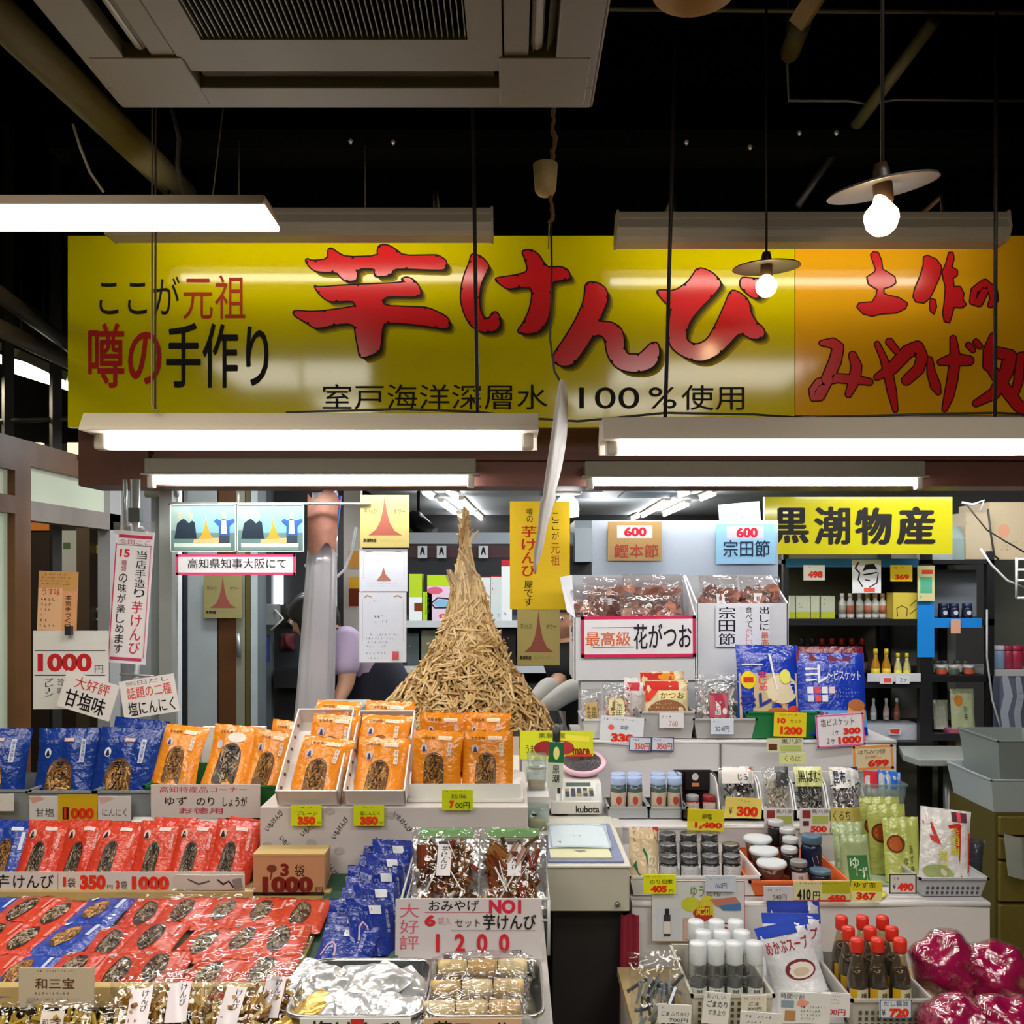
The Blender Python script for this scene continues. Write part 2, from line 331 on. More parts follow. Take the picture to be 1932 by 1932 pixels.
pipe('timber_brace', 'dim yellowish brace slanting under the ceiling behind the big pendant lamp', [P(1762, 40, 3.0), P(1605, 250, 3.5)], .022, m('57502c', rough=.6))
pipe('timber_brace', 'dark brace running down under the pale timber batten', [P(1512, 42, 2.65), P(1490, 100, 2.9)], .03, m('4e4730', rough=.6))
pipe('flex_duct', 'dark cable bundle slanting behind the right sign lamp', [P(1600, 255, 3.5), P(1545, 330, 3.55), P(1505, 390, 3.55)], .014, m('1f1c18', rough=.5))
for i, (x, y) in enumerate(((1295, 268), (1415, 277), (1508, 250), (1578, 250), (662, 266), (742, 268))):
    mb = MB(); mb.lathe(P(x, y, 3.447), [(.003, -.012), (.01, 0), (.004, .01)], m('b9b4a8', rough=.3, metal=.6), 8)
    tag(mb.build('bolt_hanger'), 'tiny pale metal hanger on the black bulkhead beam', 'hanger', 'metal hangers on the bulkhead beam')

# ---- fluorescent fixtures
HOUS = m('c4b8a8', rough=.45, noise=.05, ns=8); WHT = m('e4e0d6', rough=.4); TUBEM = m('ffffff', emit=TUBE); ENDC = m('c9c2b6', rough=.4)
CORD = m('2a211c', rough=.5)
def trough(name, label, x0, x1, Y, ytop, yfl, ytube, rt=.0165, mat=HOUS, cat='lamp', emit=TUBEM):
    """trapezoid housing with flange, tube, and two lamp holders"""
    a, b = P(x0, ytop, Y), P(x1, ytop, Y); z1 = a.z; z2 = P(0, yfl, Y).z; zt = P(0, ytube, Y).z; xm = (a.x+b.x)/2; L = (b.x-a.x)/2
    root = empty(name, (xm, Y, z1), label, cat); mb = MB()
    mb.extr([(.0, 0), (.10, 0), (.125, z2-z1), (.13, z2-z1-.012), (-.03, z2-z1-.012), (-.025, z2-z1)], -L, L, mat); mb.span((-L, .112, zt-z1-.012), (L, .118, z2-z1-.01), mat); mb.build('housing', root, bev=.002)  # rear lip added to keep the tube's light off the sign
    for sx in (-1, 1):
        mb = MB(); mb.box((sx*(L-.03), .05, zt-z1+.01), (.035, .04, .06), ENDC); mb.build('lamp_holder', root, bev=.008)
    mb = MB(); t = L-.055
    mb.tube([(-t, .05, zt-z1), (t, .05, zt-z1)], rt, emit, 14); mb.build('tube', root)
    return root
trough('tube_lamp', 'left tube lamp hung in front of the sign bottom', 157, 1016, 2.53, 779, 806, 831)
trough('tube_lamp', 'right tube lamp hung in front of the sign bottom, running out of view', 1137, 2000, 2.53, 787, 822, 841)
def trough2(label, x0, x1, Y, ytop, ytube):
    a, b = P(x0, ytop, Y), P(x1, ytop, Y); zt = P(0, ytube, Y).z-a.z; L = (b.x-a.x)/2
    root = empty('tube_lamp', ((a.x+b.x)/2, Y, a.z), label, 'lamp'); mb = MB(); mb.span((-L, -.02, -.055), (L, .05, 0), m('8f8a80', rough=.5, noise=.08)); mb.span((-L-.012, -.03, -.062), (L+.012, .055, -.055), m('a5a096', rough=.5)); mb.build('housing', root, bev=.003)
    for sx in (-1, 1):
        mb = MB(); mb.box((sx*(L-.02), .0, zt), (.025, .035, .065), ENDC); mb.build('lamp_holder', root, bev=.006)
    mb = MB(); mb.tube([(-L+.035, 0, zt), (L-.035, 0, zt)], .0165, TUBEM, 14); mb.build('tube', root)
trough2('left tube lamp fixed under the brown lintel', 276, 898, 3.46, 866, 905)
trough2('right tube lamp fixed under the brown lintel', 1103, 1742, 3.46, 871, 908)
def washer(label, x0, x1, ytop, ybot):
    Y = 3.05; a, b = P(x0, ytop, Y), P(x1, ytop, Y); hh = P(0, ytop, Y).z-P(0, ybot, Y).z; L = (b.x-a.x)/2
    root = empty('sign_lamp', ((a.x+b.x)/2, Y, a.z-hh), label, 'lamp'); mb = MB()
    prof = [(0.03, hh), (0, hh*.93), (-.004, hh*.72), (0, hh*.7), (-.012, hh*.35), (-.004, hh*.32), (.0, hh*.1), (.02, 0), (.09, 0), (.10, .012), (.03, .014), (.012, hh*.12), (.010, hh*.9), (.035, hh*.97), (.06, hh*.97), (.06, hh)]
    mb.extr(prof, -L, L, HOUS)
    for sx in (-1, 1): mb.extr([(0.0, hh), (-.012, hh*.4), (.01, 0), (.10, 0), (.10, .03), (.06, hh)], sx*L-.004, sx*L+.004, HOUS)
    mb.build('reflector_housing', root, bev=.003)
    for sx in (-.7, .7): mb = MB(); mb.tube([(sx*L, .06, hh-.004), (sx*L, .06, hh+.07), (sx*L, .56, hh+.07)], .008, CORD, 6); mb.build('bracket', root)
    mb = MB(); mb.tube([(-L+.04, .055, hh*.55), (L-.04, .055, hh*.55)], .014, m('fff9ee', emit=TUBE*.3), 12); mb.build('tube', root)
washer('left sign lamp with its back to the aisle, above the big yellow sign', 196, 928, 388, 440)
washer('right sign lamp with its back to the aisle, above the orange panel', 1166, 1905, 395, 452)
# bright lamp strip at the upper left
a = P(510, 397, 1.9); z0 = a.z; z1 = P(0, 362, 1.9).z
root = empty('strip_lamp', (a.x-.62, 1.9, z0), 'bright glowing strip lamp at the upper left, nearest to the viewer', 'lamp'); mb = MB()
mb.extr([(.0, .012), (.012, z1-z0), (.10, z1-z0), (.12, .012)], -.62, .605, m('a08c74', rough=.45)); mb.build('housing', root, bev=.003)
mb = MB(); mb.extr([(0, .012), (-.003, .006), (.004, 0), (.116, 0), (.123, .006), (.12, .012)], -.62, .608, m('fff3d8', emit=LEDP)); mb.build('diffuser', root)
# hanging rods and cables of the front lamps
def rod(label, p0, p1, r, mat, name='hanging_rod'): mb = MB(); mb.tube([p0, p1], r, mat, 8); return tag(mb.build(name), label, 'rod')
PALE = m('8e7d5a', rough=.4, metal=.3)
mb = MB(); mb.tube([P(288, 60, 2.5), P(286, 766, 2.5), P(292, 773, 2.5), P(300, 776, 2.5)], .0025, PALE); mb.tube([P(294, 60, 2.5), P(293, 772, 2.5)], .003, m('4b3f30', rough=.5)); tag(mb.build('hanging_rod'), 'pale double hanging rod at the left end of the yellow sign', 'rod')
rod('dark hanging rod before the second big red character', P(890, 60, 2.55), P(901, 782, 2.55), .0055, CORD)
rod('dark hanging rod before the last big red character', P(1276, 25, 2.55), P(1255, 788, 2.55), .0055, CORD)
rod('dark hanging rod before the orange panel', P(1880, 25, 2.55), P(1877, 786, 2.55), .0055, CORD)
mb = MB(); mb.tube([P(540, 778, 2.62), P(760, 772, 2.56), P(900, 777, 2.55), P(1010, 790, 2.55), P(1090, 795, 2.55), P(1256, 779, 2.55), P(1420, 782, 2.56), P(1540, 790, 2.62)], .0035, CORD, 6); tag(mb.build('lamp_cord'), 'dark cord sagging from lamp to lamp along the sign bottom', 'cord')
mb = MB(); mb.tube([P(1540, 788, 2.56), P(1760, 781, 2.55), P(1878, 779, 2.55), P(1960, 783, 2.55)], .0035, CORD, 6); tag(mb.build('lamp_cord'), 'dark cord over the right front tube lamp at the frame edge', 'cord')
# pendant lamps
def pendant(label, px, py, Y, rp, tilt, bx, by, rb, shade='4c4a4c', emit=BULB):
    c = P(px, py, Y); s = Y/F; r = rp*s; root = empty('pendant_lamp', c, label, 'lamp'); mb = MB()
    mb.lathe((0, 0, 0), [(.02, .012), (r*.5, .010), (r*.97, 0), (r, -.004), (r*.97, -.004), (r*.5, .005), (.018, .006)], m(shade, rough=.35, spec=.5), 36)
    o = mb.build('lamp_shade', root, rot=tilt)
    mb = MB(); mb.lathe((0, 0, 0), [(.012, .045), (.016, .03), (.019, .0), (.019, -.03), (.014, -.035)], m('3a2a1c', rough=.4), 16); mb.build('socket', root, rot=tilt)
    b = P(bx, by, Y)-c; q = rb*s; mb = MB()
    mb.lathe(b, [(q*.35, q*1.5), (q*.5, q*.9), (q*.95, q*.35), (q, 0), (q*.85, -q*.55), (q*.5, -q*.9), (q*.05, -q*1.02)], m('ffd9a0', emit=emit), 18); mb.build('bulb', root)
    mb = MB(); mb.tube([(0, 0, .03), (0, 0, 3.68-c.z)], .004, CORD, 6); mb.build('cord', root)
pendant('larger pendant lamp with a tilted grey disc shade before the right sign lamp', 1665, 352, 1.85, 101, (R(8), R(-9), 0), 1663, 412, 32)
pendant('smaller pendant lamp with a flat disc shade before the big yellow sign', 1446, 503, 2.95, 63, (R(5), R(-2), 0), 1446, 540, 20)
mb = MB(); c = P(1311, -32, 1.5); mb.lathe(c, [(.012, .045), (.02, .03), (.05, .012), (.069, -.012), (.066, -.016), (.02, .02)], m('a87c3a', rough=.35, metal=.4, noise=.2), 30); sh = mb.build('lamp_shade_amber'); sh.name = 'amber_pendant'; tag(sh, 'amber dome shade cut off by the top edge of the picture', 'lamp')
mb = MB(); mb.tube([c+Vector((0, 0, .02)), Vector((c.x, c.y, 3.68))], .004, CORD, 6); mb.build('cord', sh)
# rope with paper cup, twisted hanging paper
mb = MB(); rd = random.Random(4); pts = [P(1046, 200, 2.3)]
for i in range(1, 27): pts.append(P(1047-i*.3+rd.uniform(-4, 4), 200+i*8.5, 2.3))
mb.tube(pts, [.004+.003*rd.random() for _ in pts], m('6a4a22', rough=.8, noise=.4, ns=80), 7)
mb.tube([P(1040, 420, 2.3), P(1041, 520, 2.3), P(1038, 640, 2.3), P(1046, 700, 2.3), P(1058, 722, 2.3)], .003, CORD, 6); mb.tube([P(1046, 405, 2.3), P(1036, 425, 2.3), P(1035, 470, 2.3)], .002, PALE, 6)
tag(mb.build('hanging_rope'), 'frayed brown rope hanging before the middle of the yellow sign', 'rope')
mb = MB(); c = P(1029, 368, 2.29)
mb.lathe(c, [(.018, 0), (.026, .01), (.031, .075), (.029, .075), (.024, .012), (.01, .006)], m('a98f5c', rough=.7, noise=.3, ns=40), 14); o = mb.build('paper_cup_hanging', rot=(0, 0, 0)); tag(o, 'crumpled tan paper cup tied to the hanging rope', 'cup')
mb = MB()
def tw(u, v):
    y = 716+v*360; x = 1060-46*v**1.1+5*math.sin(v*5); wv = (8+22*math.sin(min(1, v*1.3)*math.pi)**.8*(1-.2*v)+ (8 if v > .6 else 0))*(1 if v < .9 else (1-v)*10*.9+.1)
    return P(x+(u-.5)*wv, y-(u-.5)*14*v, 2.3+(u-.5)*.22)
mb.grid(tw, 3, 30, m('b9b2ab', rough=.6, noise=.25, ns=35)); o = mb.build('hanging_paper_board'); so = o.modifiers.new('s', 'SOLIDIFY'); so.thickness = .004
tag(o, 'weathered grey board hung edge-on below the rope', 'board')

# ------------------------------------------------------------------ big signs
YS = 3.38
def sgn(px, py, k): return Vector(((px-CX)/F*YS, YS-.0015-LAY*k, EYE-(py-HY)/F*YS))
RED, INKB = 'e2282c', '1d1410'
YEL = m('dccf00', rough=.09, spec=.5, noise=.02); ORG = m('f4b418', rough=.1, noise=.05, ns=2)
def A(L): return [(500+x/2.76, 430+y/2.76) for x, y in L]
def B6(L): return [(1132+x/2.415, 430+y/2.415) for x, y in L]
big = [A([(213,170),(222,163),(245,175),(330,165),(330,115),(345,107),(375,130),(420,155),(590,150),(588,110),(600,92),(640,92),(680,115),(720,148),(870,145),(900,145),(940,170),(945,195),(935,215),(900,218),(690,210),(665,220),(655,243),(620,250),(580,252),(572,245),(575,210),(480,210),(477,270),(455,275),(420,278),(390,250),(375,230),(270,228),(235,205)]),
 A([(258,303),(275,312),(430,300),(680,290),(740,282),(710,270),(735,258),(770,270),(805,310),(810,345),(790,358),(640,355),(615,370),(615,408),(790,415),(850,418),(940,460),(962,490),(955,520),(930,525),(880,515),(770,500),(650,492),(612,500),(600,630),(585,648),(515,675),(495,668),(490,640),(475,560),(468,510),(440,497),(380,500),(290,520),(255,520),(215,490),(160,460),(147,440),(165,433),(240,440),(330,432),(430,418),(468,410),(470,395),(455,378),(350,383),(325,378),(285,345)]),
 A([(1075,145),(1085,137),(1130,155),(1160,190),(1165,215),(1140,250),(1120,300),(1112,380),(1120,440),(1140,470),(1160,478),(1175,465),(1185,443),(1205,440),(1222,465),(1222,510),(1200,535),(1150,543),(1110,535),(1070,505),(1040,450),(1020,380),(1025,300),(1045,230),(1065,185)]),
 A([(1340,125),(1360,118),(1395,120),(1425,145),(1450,185),(1475,210),(1540,205),(1575,220),(1590,255),(1575,268),(1510,275),(1490,290),(1487,350),(1480,450),(1455,510),(1420,540),(1380,550),(1325,548),(1318,535),(1345,500),(1375,440),(1390,380),(1393,330),(1380,308),(1340,305),(1265,318),(1235,300),(1200,270),(1215,262),(1300,250),(1360,235),(1370,210),(1355,160)]),
 A([(1672,292),(1700,283),(1740,292),(1775,320),(1785,370),(1760,430),(1740,480),(1745,492),(1800,492),(1850,520),(1868,570),(1868,620),(1885,660)])+B6([(150,578),(180,578),(210,550),(235,525),(262,525),(270,560),(265,600),(240,635),(190,655),(130,655),(80,640),(45,600),(30,555)])+A([(1775,600),(1765,568),(1735,553),(1700,570),(1670,620),(1620,690),(1590,715),(1540,718),(1510,700),(1503,680),(1510,650),(1560,580),(1620,480),(1660,390),(1668,340)]),
 B6([(258,290),(280,285),(340,290),(400,250),(425,215),(440,190),(465,185),(510,205),(545,240),(548,262),(520,300),(460,360),(410,420),(390,480),(395,515),(420,530),(450,532),(490,510),(530,440),(570,350),(590,300),(605,285),(640,300),(675,330),(685,390),(710,430),(745,460),(748,490),(725,505),(690,505),(655,485),(630,480),(590,525),(540,575),(480,605),(430,605),(370,580),(325,545),(310,490),(315,430),(325,380),(310,350),(280,320)]),
 B6([(640,240),(650,228),(690,232),(740,236),(748,290),(720,318),(695,318),(660,290),(640,268)])]
def smooth_poly(p):
    q = []
    for i in range(len(p)):
        a, b = p[i], p[(i+1) % len(p)]; q += [(a[0]*.78+b[0]*.22, a[1]*.78+b[1]*.22), (a[0]*.22+b[0]*.78, a[1]*.22+b[1]*.78)]
    return q
mb = MB(); x0, x1 = P(128, 0, YS).x, P(1499, 0, YS).x; zt, zb = P(0, 445, YS).z, P(0, 806, YS).z
mb.span((x0, YS, zb), (x1, YS+.03, zt), YEL)
for i, p in enumerate(big):
    p = smooth_poly(p)
    for j, (dx, dy, c) in enumerate(((11, 11, 'a39408'), (8, 8, '6d630c'), (5, 5, '3a3410'))): mb.ops(sgn, [('p', c, [(x+dx, y+dy) for x, y in p])], k0=.2+.3*j)
    q = [(x, y, 5.5) for x, y in p]
    for a in range(len(q)): mb.stroke(sgn, [q[a], q[(a+1) % len(q)]], mm('2a0a08', **INK), k=1.4)
    mb.ops(sgn, [('p', m(RED, rough=.18, spec=.5), p)], k0=1.9)
mb.ops(sgn, [('t', 'ここが', INKB, 188, 522, 339, 594), ('t', '元祖', 'b03418', 346, 519, 463, 603), ('t', '噂の', 'c0201c', 168, 611, 304, 731, .022), ('t', '手作り', '140f0c', 315, 611, 506, 731, .02),
 ('t', '室戸海洋深層水', '1c1a12', 609, 725, 1033, 773), ('t', '100', '1c1a12', 1093, 731, 1206, 771), ('t', '%', '1c1a12', 1224, 731, 1276, 771), ('t', '使用', '1c1a12', 1286, 727, 1404, 774)], k0=1)
tag(mb.build('shop_sign'), 'long yellow sign with giant red characters over the stall', 'sign')
mb = MB(); x0, x1 = P(1500.5, 0, YS).x, P(2080, 0, YS).x; zb = P(0, 783, YS).z
mb.span((x0, YS, zb), (x1, YS+.03, zt), ORG)
def o6(x, y): return 1132+x/2.415, 430+y/2.415
polys = [[(1235,125),(1245,112),(1265,115),(1280,150),(1285,190),(1310,205),(1340,225),(1345,250),(1325,265),(1290,275),(1290,300),(1310,310),(1360,320),(1398,345),(1390,365),(1350,385),(1280,390),(1240,400),(1200,390),(1172,360),(1180,345),(1240,340),(1260,310),(1265,280),(1225,255),(1218,225),(1250,205),(1258,190)],
 [(1475,135),(1490,128),(1530,145),(1552,175),(1550,210),(1520,280),(1500,320),(1475,340),(1440,335),(1428,315),(1435,280),(1460,220),(1475,170)],
 [(1590,115),(1605,115),(1610,140),(1600,180),(1625,195),(1625,215),(1605,230),(1610,270),(1640,270),(1655,300),(1650,325),(1665,350),(1650,362),(1610,360),(1600,400),(1590,430),(1570,425),(1563,390),(1570,340),(1575,270),(1565,230),(1560,200),(1575,170)],
 [(1510,325),(1525,330),(1530,360),(1520,390),(1505,375),(1503,345)]]
strokes = [[(1755,248,22),(1750,290,30),(1725,340,34),(1698,335,26),(1705,285,26),(1750,255,34),(1788,285,36),(1795,325,34),(1778,352,20)],
 [(1010,525,20),(1060,525,42),(1085,545,46),(1070,610,52),(1035,690,50),(1000,765,44),(972,775,26),(965,740,24),(995,705,32),(1080,685,36),(1150,690,38),(1228,702,26)], [(1150,580,30),(1168,630,44),(1160,690,48),(1132,758,26)],
 [(1262,680,25),(1330,640,50),(1400,565,56),(1445,545,54),(1468,590,46),(1450,645,46),(1395,695,40)], [(1262,530,20),(1290,590,26),(1312,660,38),(1330,750,36),(1345,830,18)], [(1318,520,30),(1350,560,26)],
 [(1502,600,20),(1508,660,34),(1528,720,42),(1540,748,22)], [(1550,612,24),(1610,600,54),(1680,605,40)], [(1608,505,24),(1618,590,42),(1605,690,44),(1588,770,38),(1570,825,20)], [(1678,535,22),(1698,556,20)], [(1712,520,22),(1730,540,20)],
 [(1790,495,28),(1770,560,44),(1765,630,38)], [(1785,560,40),(1868,585,56),(1850,660,56),(1795,755,48),(1712,800,26)], [(1785,645,40),(1835,720,50),(1905,810,50),(1990,860,50)], [(1915,590,30),(1905,700,38),(1885,770,28)], [(1915,585,30),(1985,580,36),(1990,700,40)]]
for j, (g, mat, k) in enumerate(((12, mm('4a1008', **INK), .5), (0, m('dc262a', rough=.2), 1.2))):
    for p in polys:
        p = [o6(*q) for q in p]
        if j == 0:
            for a in range(len(p)): mb.stroke(sgn, [(p[a][0], p[a][1], 5), (p[(a+1) % len(p)][0], p[(a+1) % len(p)][1], 5)], mat, k=k)
        else: mb.add([sgn(x, y, k) for x, y in p], [tuple(range(len(p)))], mat)
    for t in strokes: mb.stroke(sgn, [(*o6(x, y), (w+g)/2.415) for x, y, w in t], mat, k=k)
tag(mb.build('shop_sign'), 'orange sign panel with red brush lettering right of the big yellow sign', 'sign')
# neighbouring hall lamps at the far left
for i, (x, y, l) in enumerate(((82, 712, 'nearer greenish tube lamp beside the yellow sign edge'), (40, 690, 'farther greenish tube lamp beside the yellow sign edge'))):
    root = empty('hall_light', P(x, y, 5.2+i*.8), l, 'lamp'); mb = MB(); mb.box((0, 0, .06), (.30, .12, .05), m('9a9a88', rough=.5)); mb.build('housing', root, rot=(0, R(25), 0)); mb = MB(); mb.tube([(0, 0, .05), (0, 0, 3.69-root.location.z)], .006, CORD, 6); mb.build('hanger', root)
    mb = MB(); mb.tube([(-.16, 0, .05), (.16, 0, -.05)], .03, m('f2ffd8', emit=14), 10); mb.build('tube', root)
for i, (x, y0, y1) in enumerate(((15, 650, 850), (105, 700, 835))):
    mb = MB(); mb.tube([Vector((P(x, 0, 4.4).x, 4.4, 0)), Vector((P(x, 0, 4.4).x, 4.4, 3.69))], .03, m('2b2a28', rough=.5), 4, False); tag(mb.build('steel_post'), ['dark steel post at the far left edge under the rails', 'dark steel post close to the yellow sign edge under the rails'][i], 'post')
mb = MB(); mb.tube([P(-20, 795, 4.4), P(128, 790, 4.4)], .012, m('3c3a36', rough=.5), 6); tag(mb.build('steel_rail'), 'thin dark rail joining the two steel posts at the left', 'rail')
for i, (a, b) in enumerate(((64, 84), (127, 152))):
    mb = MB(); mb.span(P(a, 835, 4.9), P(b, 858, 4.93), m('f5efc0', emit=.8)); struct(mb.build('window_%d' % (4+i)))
# ------------------------------------------------------------------ goods builders
def bag_mesh(w, h, d, hexcol, seed, flat=False, mat=None, rough=.22, gus=1.):
    """heat-sealed pouch: returns (mesh, front map) ; x across, z up, front towards -y"""
    rd = random.Random(seed); ph = [rd.uniform(0, 6.28) for _ in range(8)]; am = [rd.uniform(.5, 1.3) for _ in range(8)]
    mat = mat or m(hexcol, rough=rough, spec=.6, bump=.35, bs=55, noise=.06, ns=12)
    def th(u, v):
        e = max(0., 1-abs(2*u-1)**3.2)**.55; t = min(1, max(0, (1-v)/.16)); t = t*t*(3-2*t)
        b = 1. if not flat else (lambda q: q*q*(3-2*q))(min(1, v/.14))
        t = d/2*e*t*b*(.62+.38*(1-v) if not flat else 1)
        return t+e*(.35*d)*.12*(am[0]*math.sin(9*u+ph[0])*math.sin(7*v+ph[1])+am[1]*math.sin(17*u+6*v+ph[2]))*t/(d/2+1e-6)+.0012*math.sin(23*u+ph[3])*v
    def sh(v): return math.sin(v*3+ph[4])*.006*(1 if not flat else .5)
    nar = rd.uniform(.02, .06)
    def pos(u, v, sgn_, k=0):
        q = 1-nar*math.sin(min(1, max(0, v))*math.pi)*.9
        return Vector(((u-.5)*w*q+sh(v)*.5, sgn_*(th(u, v)+k)+sh(v), v*h))
    mb = MB(); mb.grid(lambda u, v: pos(u, v, -1), 14, 16, mat); mb.grid(lambda u, v: pos(1-u, v, 1), 14, 10, mat)
    if not flat: mb.grid(lambda u, v: pos(u, 0, -1) .lerp(pos(u, 0, 1), 1-v), 14, 2, mat)
    return mb, (lambda u, v, k: pos(u, 1-v, -1, .0008+LAY*k))
def fit_text(tx): return tx
BR = [('8a5a28', .35), ('a8742f', .35), ('5f3a1a', .35), ('c79a55', .35)]
def sticks_patch(mp, cx, cy, rx, ry, seed, shape='arch', cols=None, n=60, back='3a2412', L=.5, wd=.075):
    """a clear window with snack sticks behind it"""
    rd = random.Random(seed); mb = MB(); cols = cols or BR; Lp = []
    if shape == 'arch':
        for i in range(13): a = math.pi*(1-i/12); Lp.append((cx+rx*math.cos(a), cy-ry*.35-ry*.65*math.sin(a)))
        Lp += [(cx+rx, cy+ry*.86), (cx+rx*.9, cy+ry), (cx-rx*.9, cy+ry), (cx-rx, cy+ry*.86)]
    else: Lp = [(cx+rx*math.cos(2*math.pi*i/20), cy+ry*math.sin(2*math.pi*i/20)) for i in range(20)]
    c = (cx, cy); n_ = len(Lp); vs = [mp(cx, cy, 1)]+[mp(cx+(x-cx)*q, cy+(y-cy)*q, 1) for q in (.5, 1) for x, y in Lp]
    mb.add(vs, [(0, 1+i, 1+(i+1) % n_) for i in range(n_)]+[(1+i, 1+n_+i, 1+n_+(i+1) % n_, 1+(i+1) % n_) for i in range(n_)], m(back, rough=.4), True)
    def ins(x, y):
        x = (x-cx)/rx; y = (y-cy)/ry
        if shape == 'arch': return abs(x) < .95 and (y < .97 if y > -.35 else (x*x+((y+.35)/.65)**2) < .92)
        return x*x+y*y < .92
    asp = rx/ry
    for i in range(n):
        x = cx+rd.uniform(-1, 1)*rx; y = cy+rd.uniform(-1, 1)*ry; a = rd.gauss(1.2, .7); l = L*rx*rd.uniform(.6, 1.2)
        dx, dy = math.cos(a)*l, math.sin(a)*l*(rx/ry if False else 1)*SQ[0]
        if not (ins(x-dx, y-dy) and ins(x+dx, y+dy)): continue
        nx, ny = -math.sin(a)*wd*rx, math.cos(a)*wd*rx*SQ[0]; q = 3+2*rd.random()
        ps = [mp(x-dx-nx, y-dy-ny, 1.2), mp(x-dx, y-dy, q+2.2), mp(x-dx+nx, y-dy+ny, 1.2), mp(x+dx-nx, y+dy-ny, 1.2), mp(x+dx, y+dy, q+2.2), mp(x+dx+nx, y+dy+ny, 1.2)]
        cc = rd.choice(cols); mb.add(ps, [(0, 3, 4, 1), (1, 4, 5, 2), (0, 1, 2), (3, 5, 4)], m(cc[0], rough=cc[1], spec=.6))
    return mb
SQ = [1.]
GLOSS = dict(rough=.12, spec=.6)
def sweet_bag_kind(name, w, h, d, col, win, labels, seeds, flat=False, dark=False, white='e8e4e0', title=True):
    """pouches of one kind: a few creased variants sharing window and print"""
    out = []
    for sd in seeds:
        mb, mp = bag_mesh(w, h, d, col, sd, flat); SQ[0] = w/h
        cx, cy, rx, ry = win; L = list(labels)
        mb.ops(mp, L, asp=w/h, seg=4)
        cols = BR if not dark else [('4a3c30', .2), ('7b6850', .2), ('9d8c78', .15), ('33291f', .25), ('b9a68a', .15)]
        wb = sticks_patch(mp, cx, cy, rx, ry, sd, 'arch' if not flat else 'ell', cols, 190 if not dark else 130, '2e2018' if dark else '5e3a1c')
        if title: wb.ops(lambda u, v, k: mp(u, v, k+7), [('v', '芋けんび', '14100e', cx-rx*.42, cy-ry*.9, cx+rx*.42, cy+ry*.55, .012)])
        out.append((mb.mesh(name), wb.mesh('window')))
    return out
def put_bag(name, pair, loc, rot, label, cat, group, sc=None):
    o = obj(name, pair[0], None, loc, rot, scale=sc); obj('window', pair[1], o); return tag(o, label, cat, group)

# ------------------------------------------------------------------ back of the stall and the shop behind it
STEEL = m('a6a9aa', rough=.35, metal=.6, noise=.06); WHITEP = m('dfe0de', rough=.5, noise=.04, ns=6); GREYP = m('9ea3a5', rough=.5, noise=.06, ns=6)
# steel pole with the tall strip and its two cards
mb = MB(); mb.tube([P(255, 905, 3.3), Vector((P(255, 0, 3.3).x, 3.3, 0))], .017, STEEL, 12); mb.tube([P(236, 905, 3.32), P(236, 1000, 3.32)], .008, STEEL, 8); mb.tube([P(238, 1000, 3.3), P(270, 1000, 3.3)], .012, m('7d7f7e', rough=.4, metal=.6)); mb.box(P(256, 972, 3.28), (.04, .03, .05), m('5b5c5a', rough=.4, metal=.7))
mb.tube([P(226, 1272, 3.27), P(290, 1276, 3.27)], .004, STEEL); mb.lathe((P(255, 0, 3.3).x, 3.3, 0), [(.17, 0), (.17, .012), (.03, .03)], m('6a6b6a', rough=.4, metal=.6), 24)
tag(mb.build('sign_pole'), 'steel pole carrying the tall white strip at the left', 'pole')
card('strip_sign', 'tall white strip in a clear sleeve with black and red writing, on the steel pole', 'sign', (211, 1002, 283, 1252), 3.2,
 [('r', 'c93a5e', .08, .03, .96, .055), ('t', '全国ここ', 'a43a52', .1, .065, .92, .1), ('r', '4a3038', .06, .105, .96, .109), ('v', '当店手造り', '1d1a1a', .58, .14, .85, .50, .01), ('v', '芋けんび', 'c8324a', .55, .52, .83, .93, .008), ('t', '15', 'd0283a', .14, .14, .4, .2, .03), ('v', '種類', 'b8607a', .2, .22, .34, .31), ('v', 'の味が楽しめます', '2a2628', .16, .32, .38, .93), ('r', 'c93a5e', .06, .955, .9, .975), ('r', 'c93a5e', .02, .10, .05, .95), ('r', 'd58aa0', .93, .10, .96, .95)], 'efe9ea', roll=4, rough=.25)
mb = MB(); w_ = .15
mb.grid(lambda u, v: P(214+u*78, 985+v*22, 3.19), 2, 2, film('ffffff', .1, .3, body=.12)); tag(mb.build('clear_sleeve'), 'clear plastic sleeve edge above the tall white strip', 'sleeve')
card('price_board', 'white board with large red 1000 hung on the left', 'sign', (63, 1190, 205, 1338), 3.15,
 [('r', '3a3434', .02, .245, .96, .258), ('t', '1000', 'c4252a', .06, .29, .78, .52, .045), ('t', '円', '2a2424', .82, .44, .93, .54), ('r', '3a3434', .02, .56, .96, .573), ('v', 'プレーン', '3a3434', .16, .6, .27, .84), ('v', '珍味', '5a5450', .33, .6, .42, .82)], 'e4e1de')
card('clip_sheet', 'tan handwritten sheet clipped above the 1000 board', 'sheet', (72, 1078, 146, 1192), 3.16,
 [('r', 'e7b58c', .0, .28, .62, .98), ('r', 'e2a273', .62, .32, .99, .98), ('s', '7a4a22', .06, .03, .95, .24, 4, 5), ('t', 'うす味', 'c4452a', .1, .28, .56, .4), ('s', '6a4a3a', .06, .43, .58, .95, 6, 8), ('v', '本気手づくり', '2a1c14', .7, .38, .86, .95)], 'cf9a5c', roll=2)
mb = MB(); mb.box(P(130, 1190, 3.13), (.02, .02, .03), m('2a2a2a', rough=.4)); tag(mb.build('bulldog_clip_hanging'), 'dark clip joining tan sheet and 1000 board', 'clip')
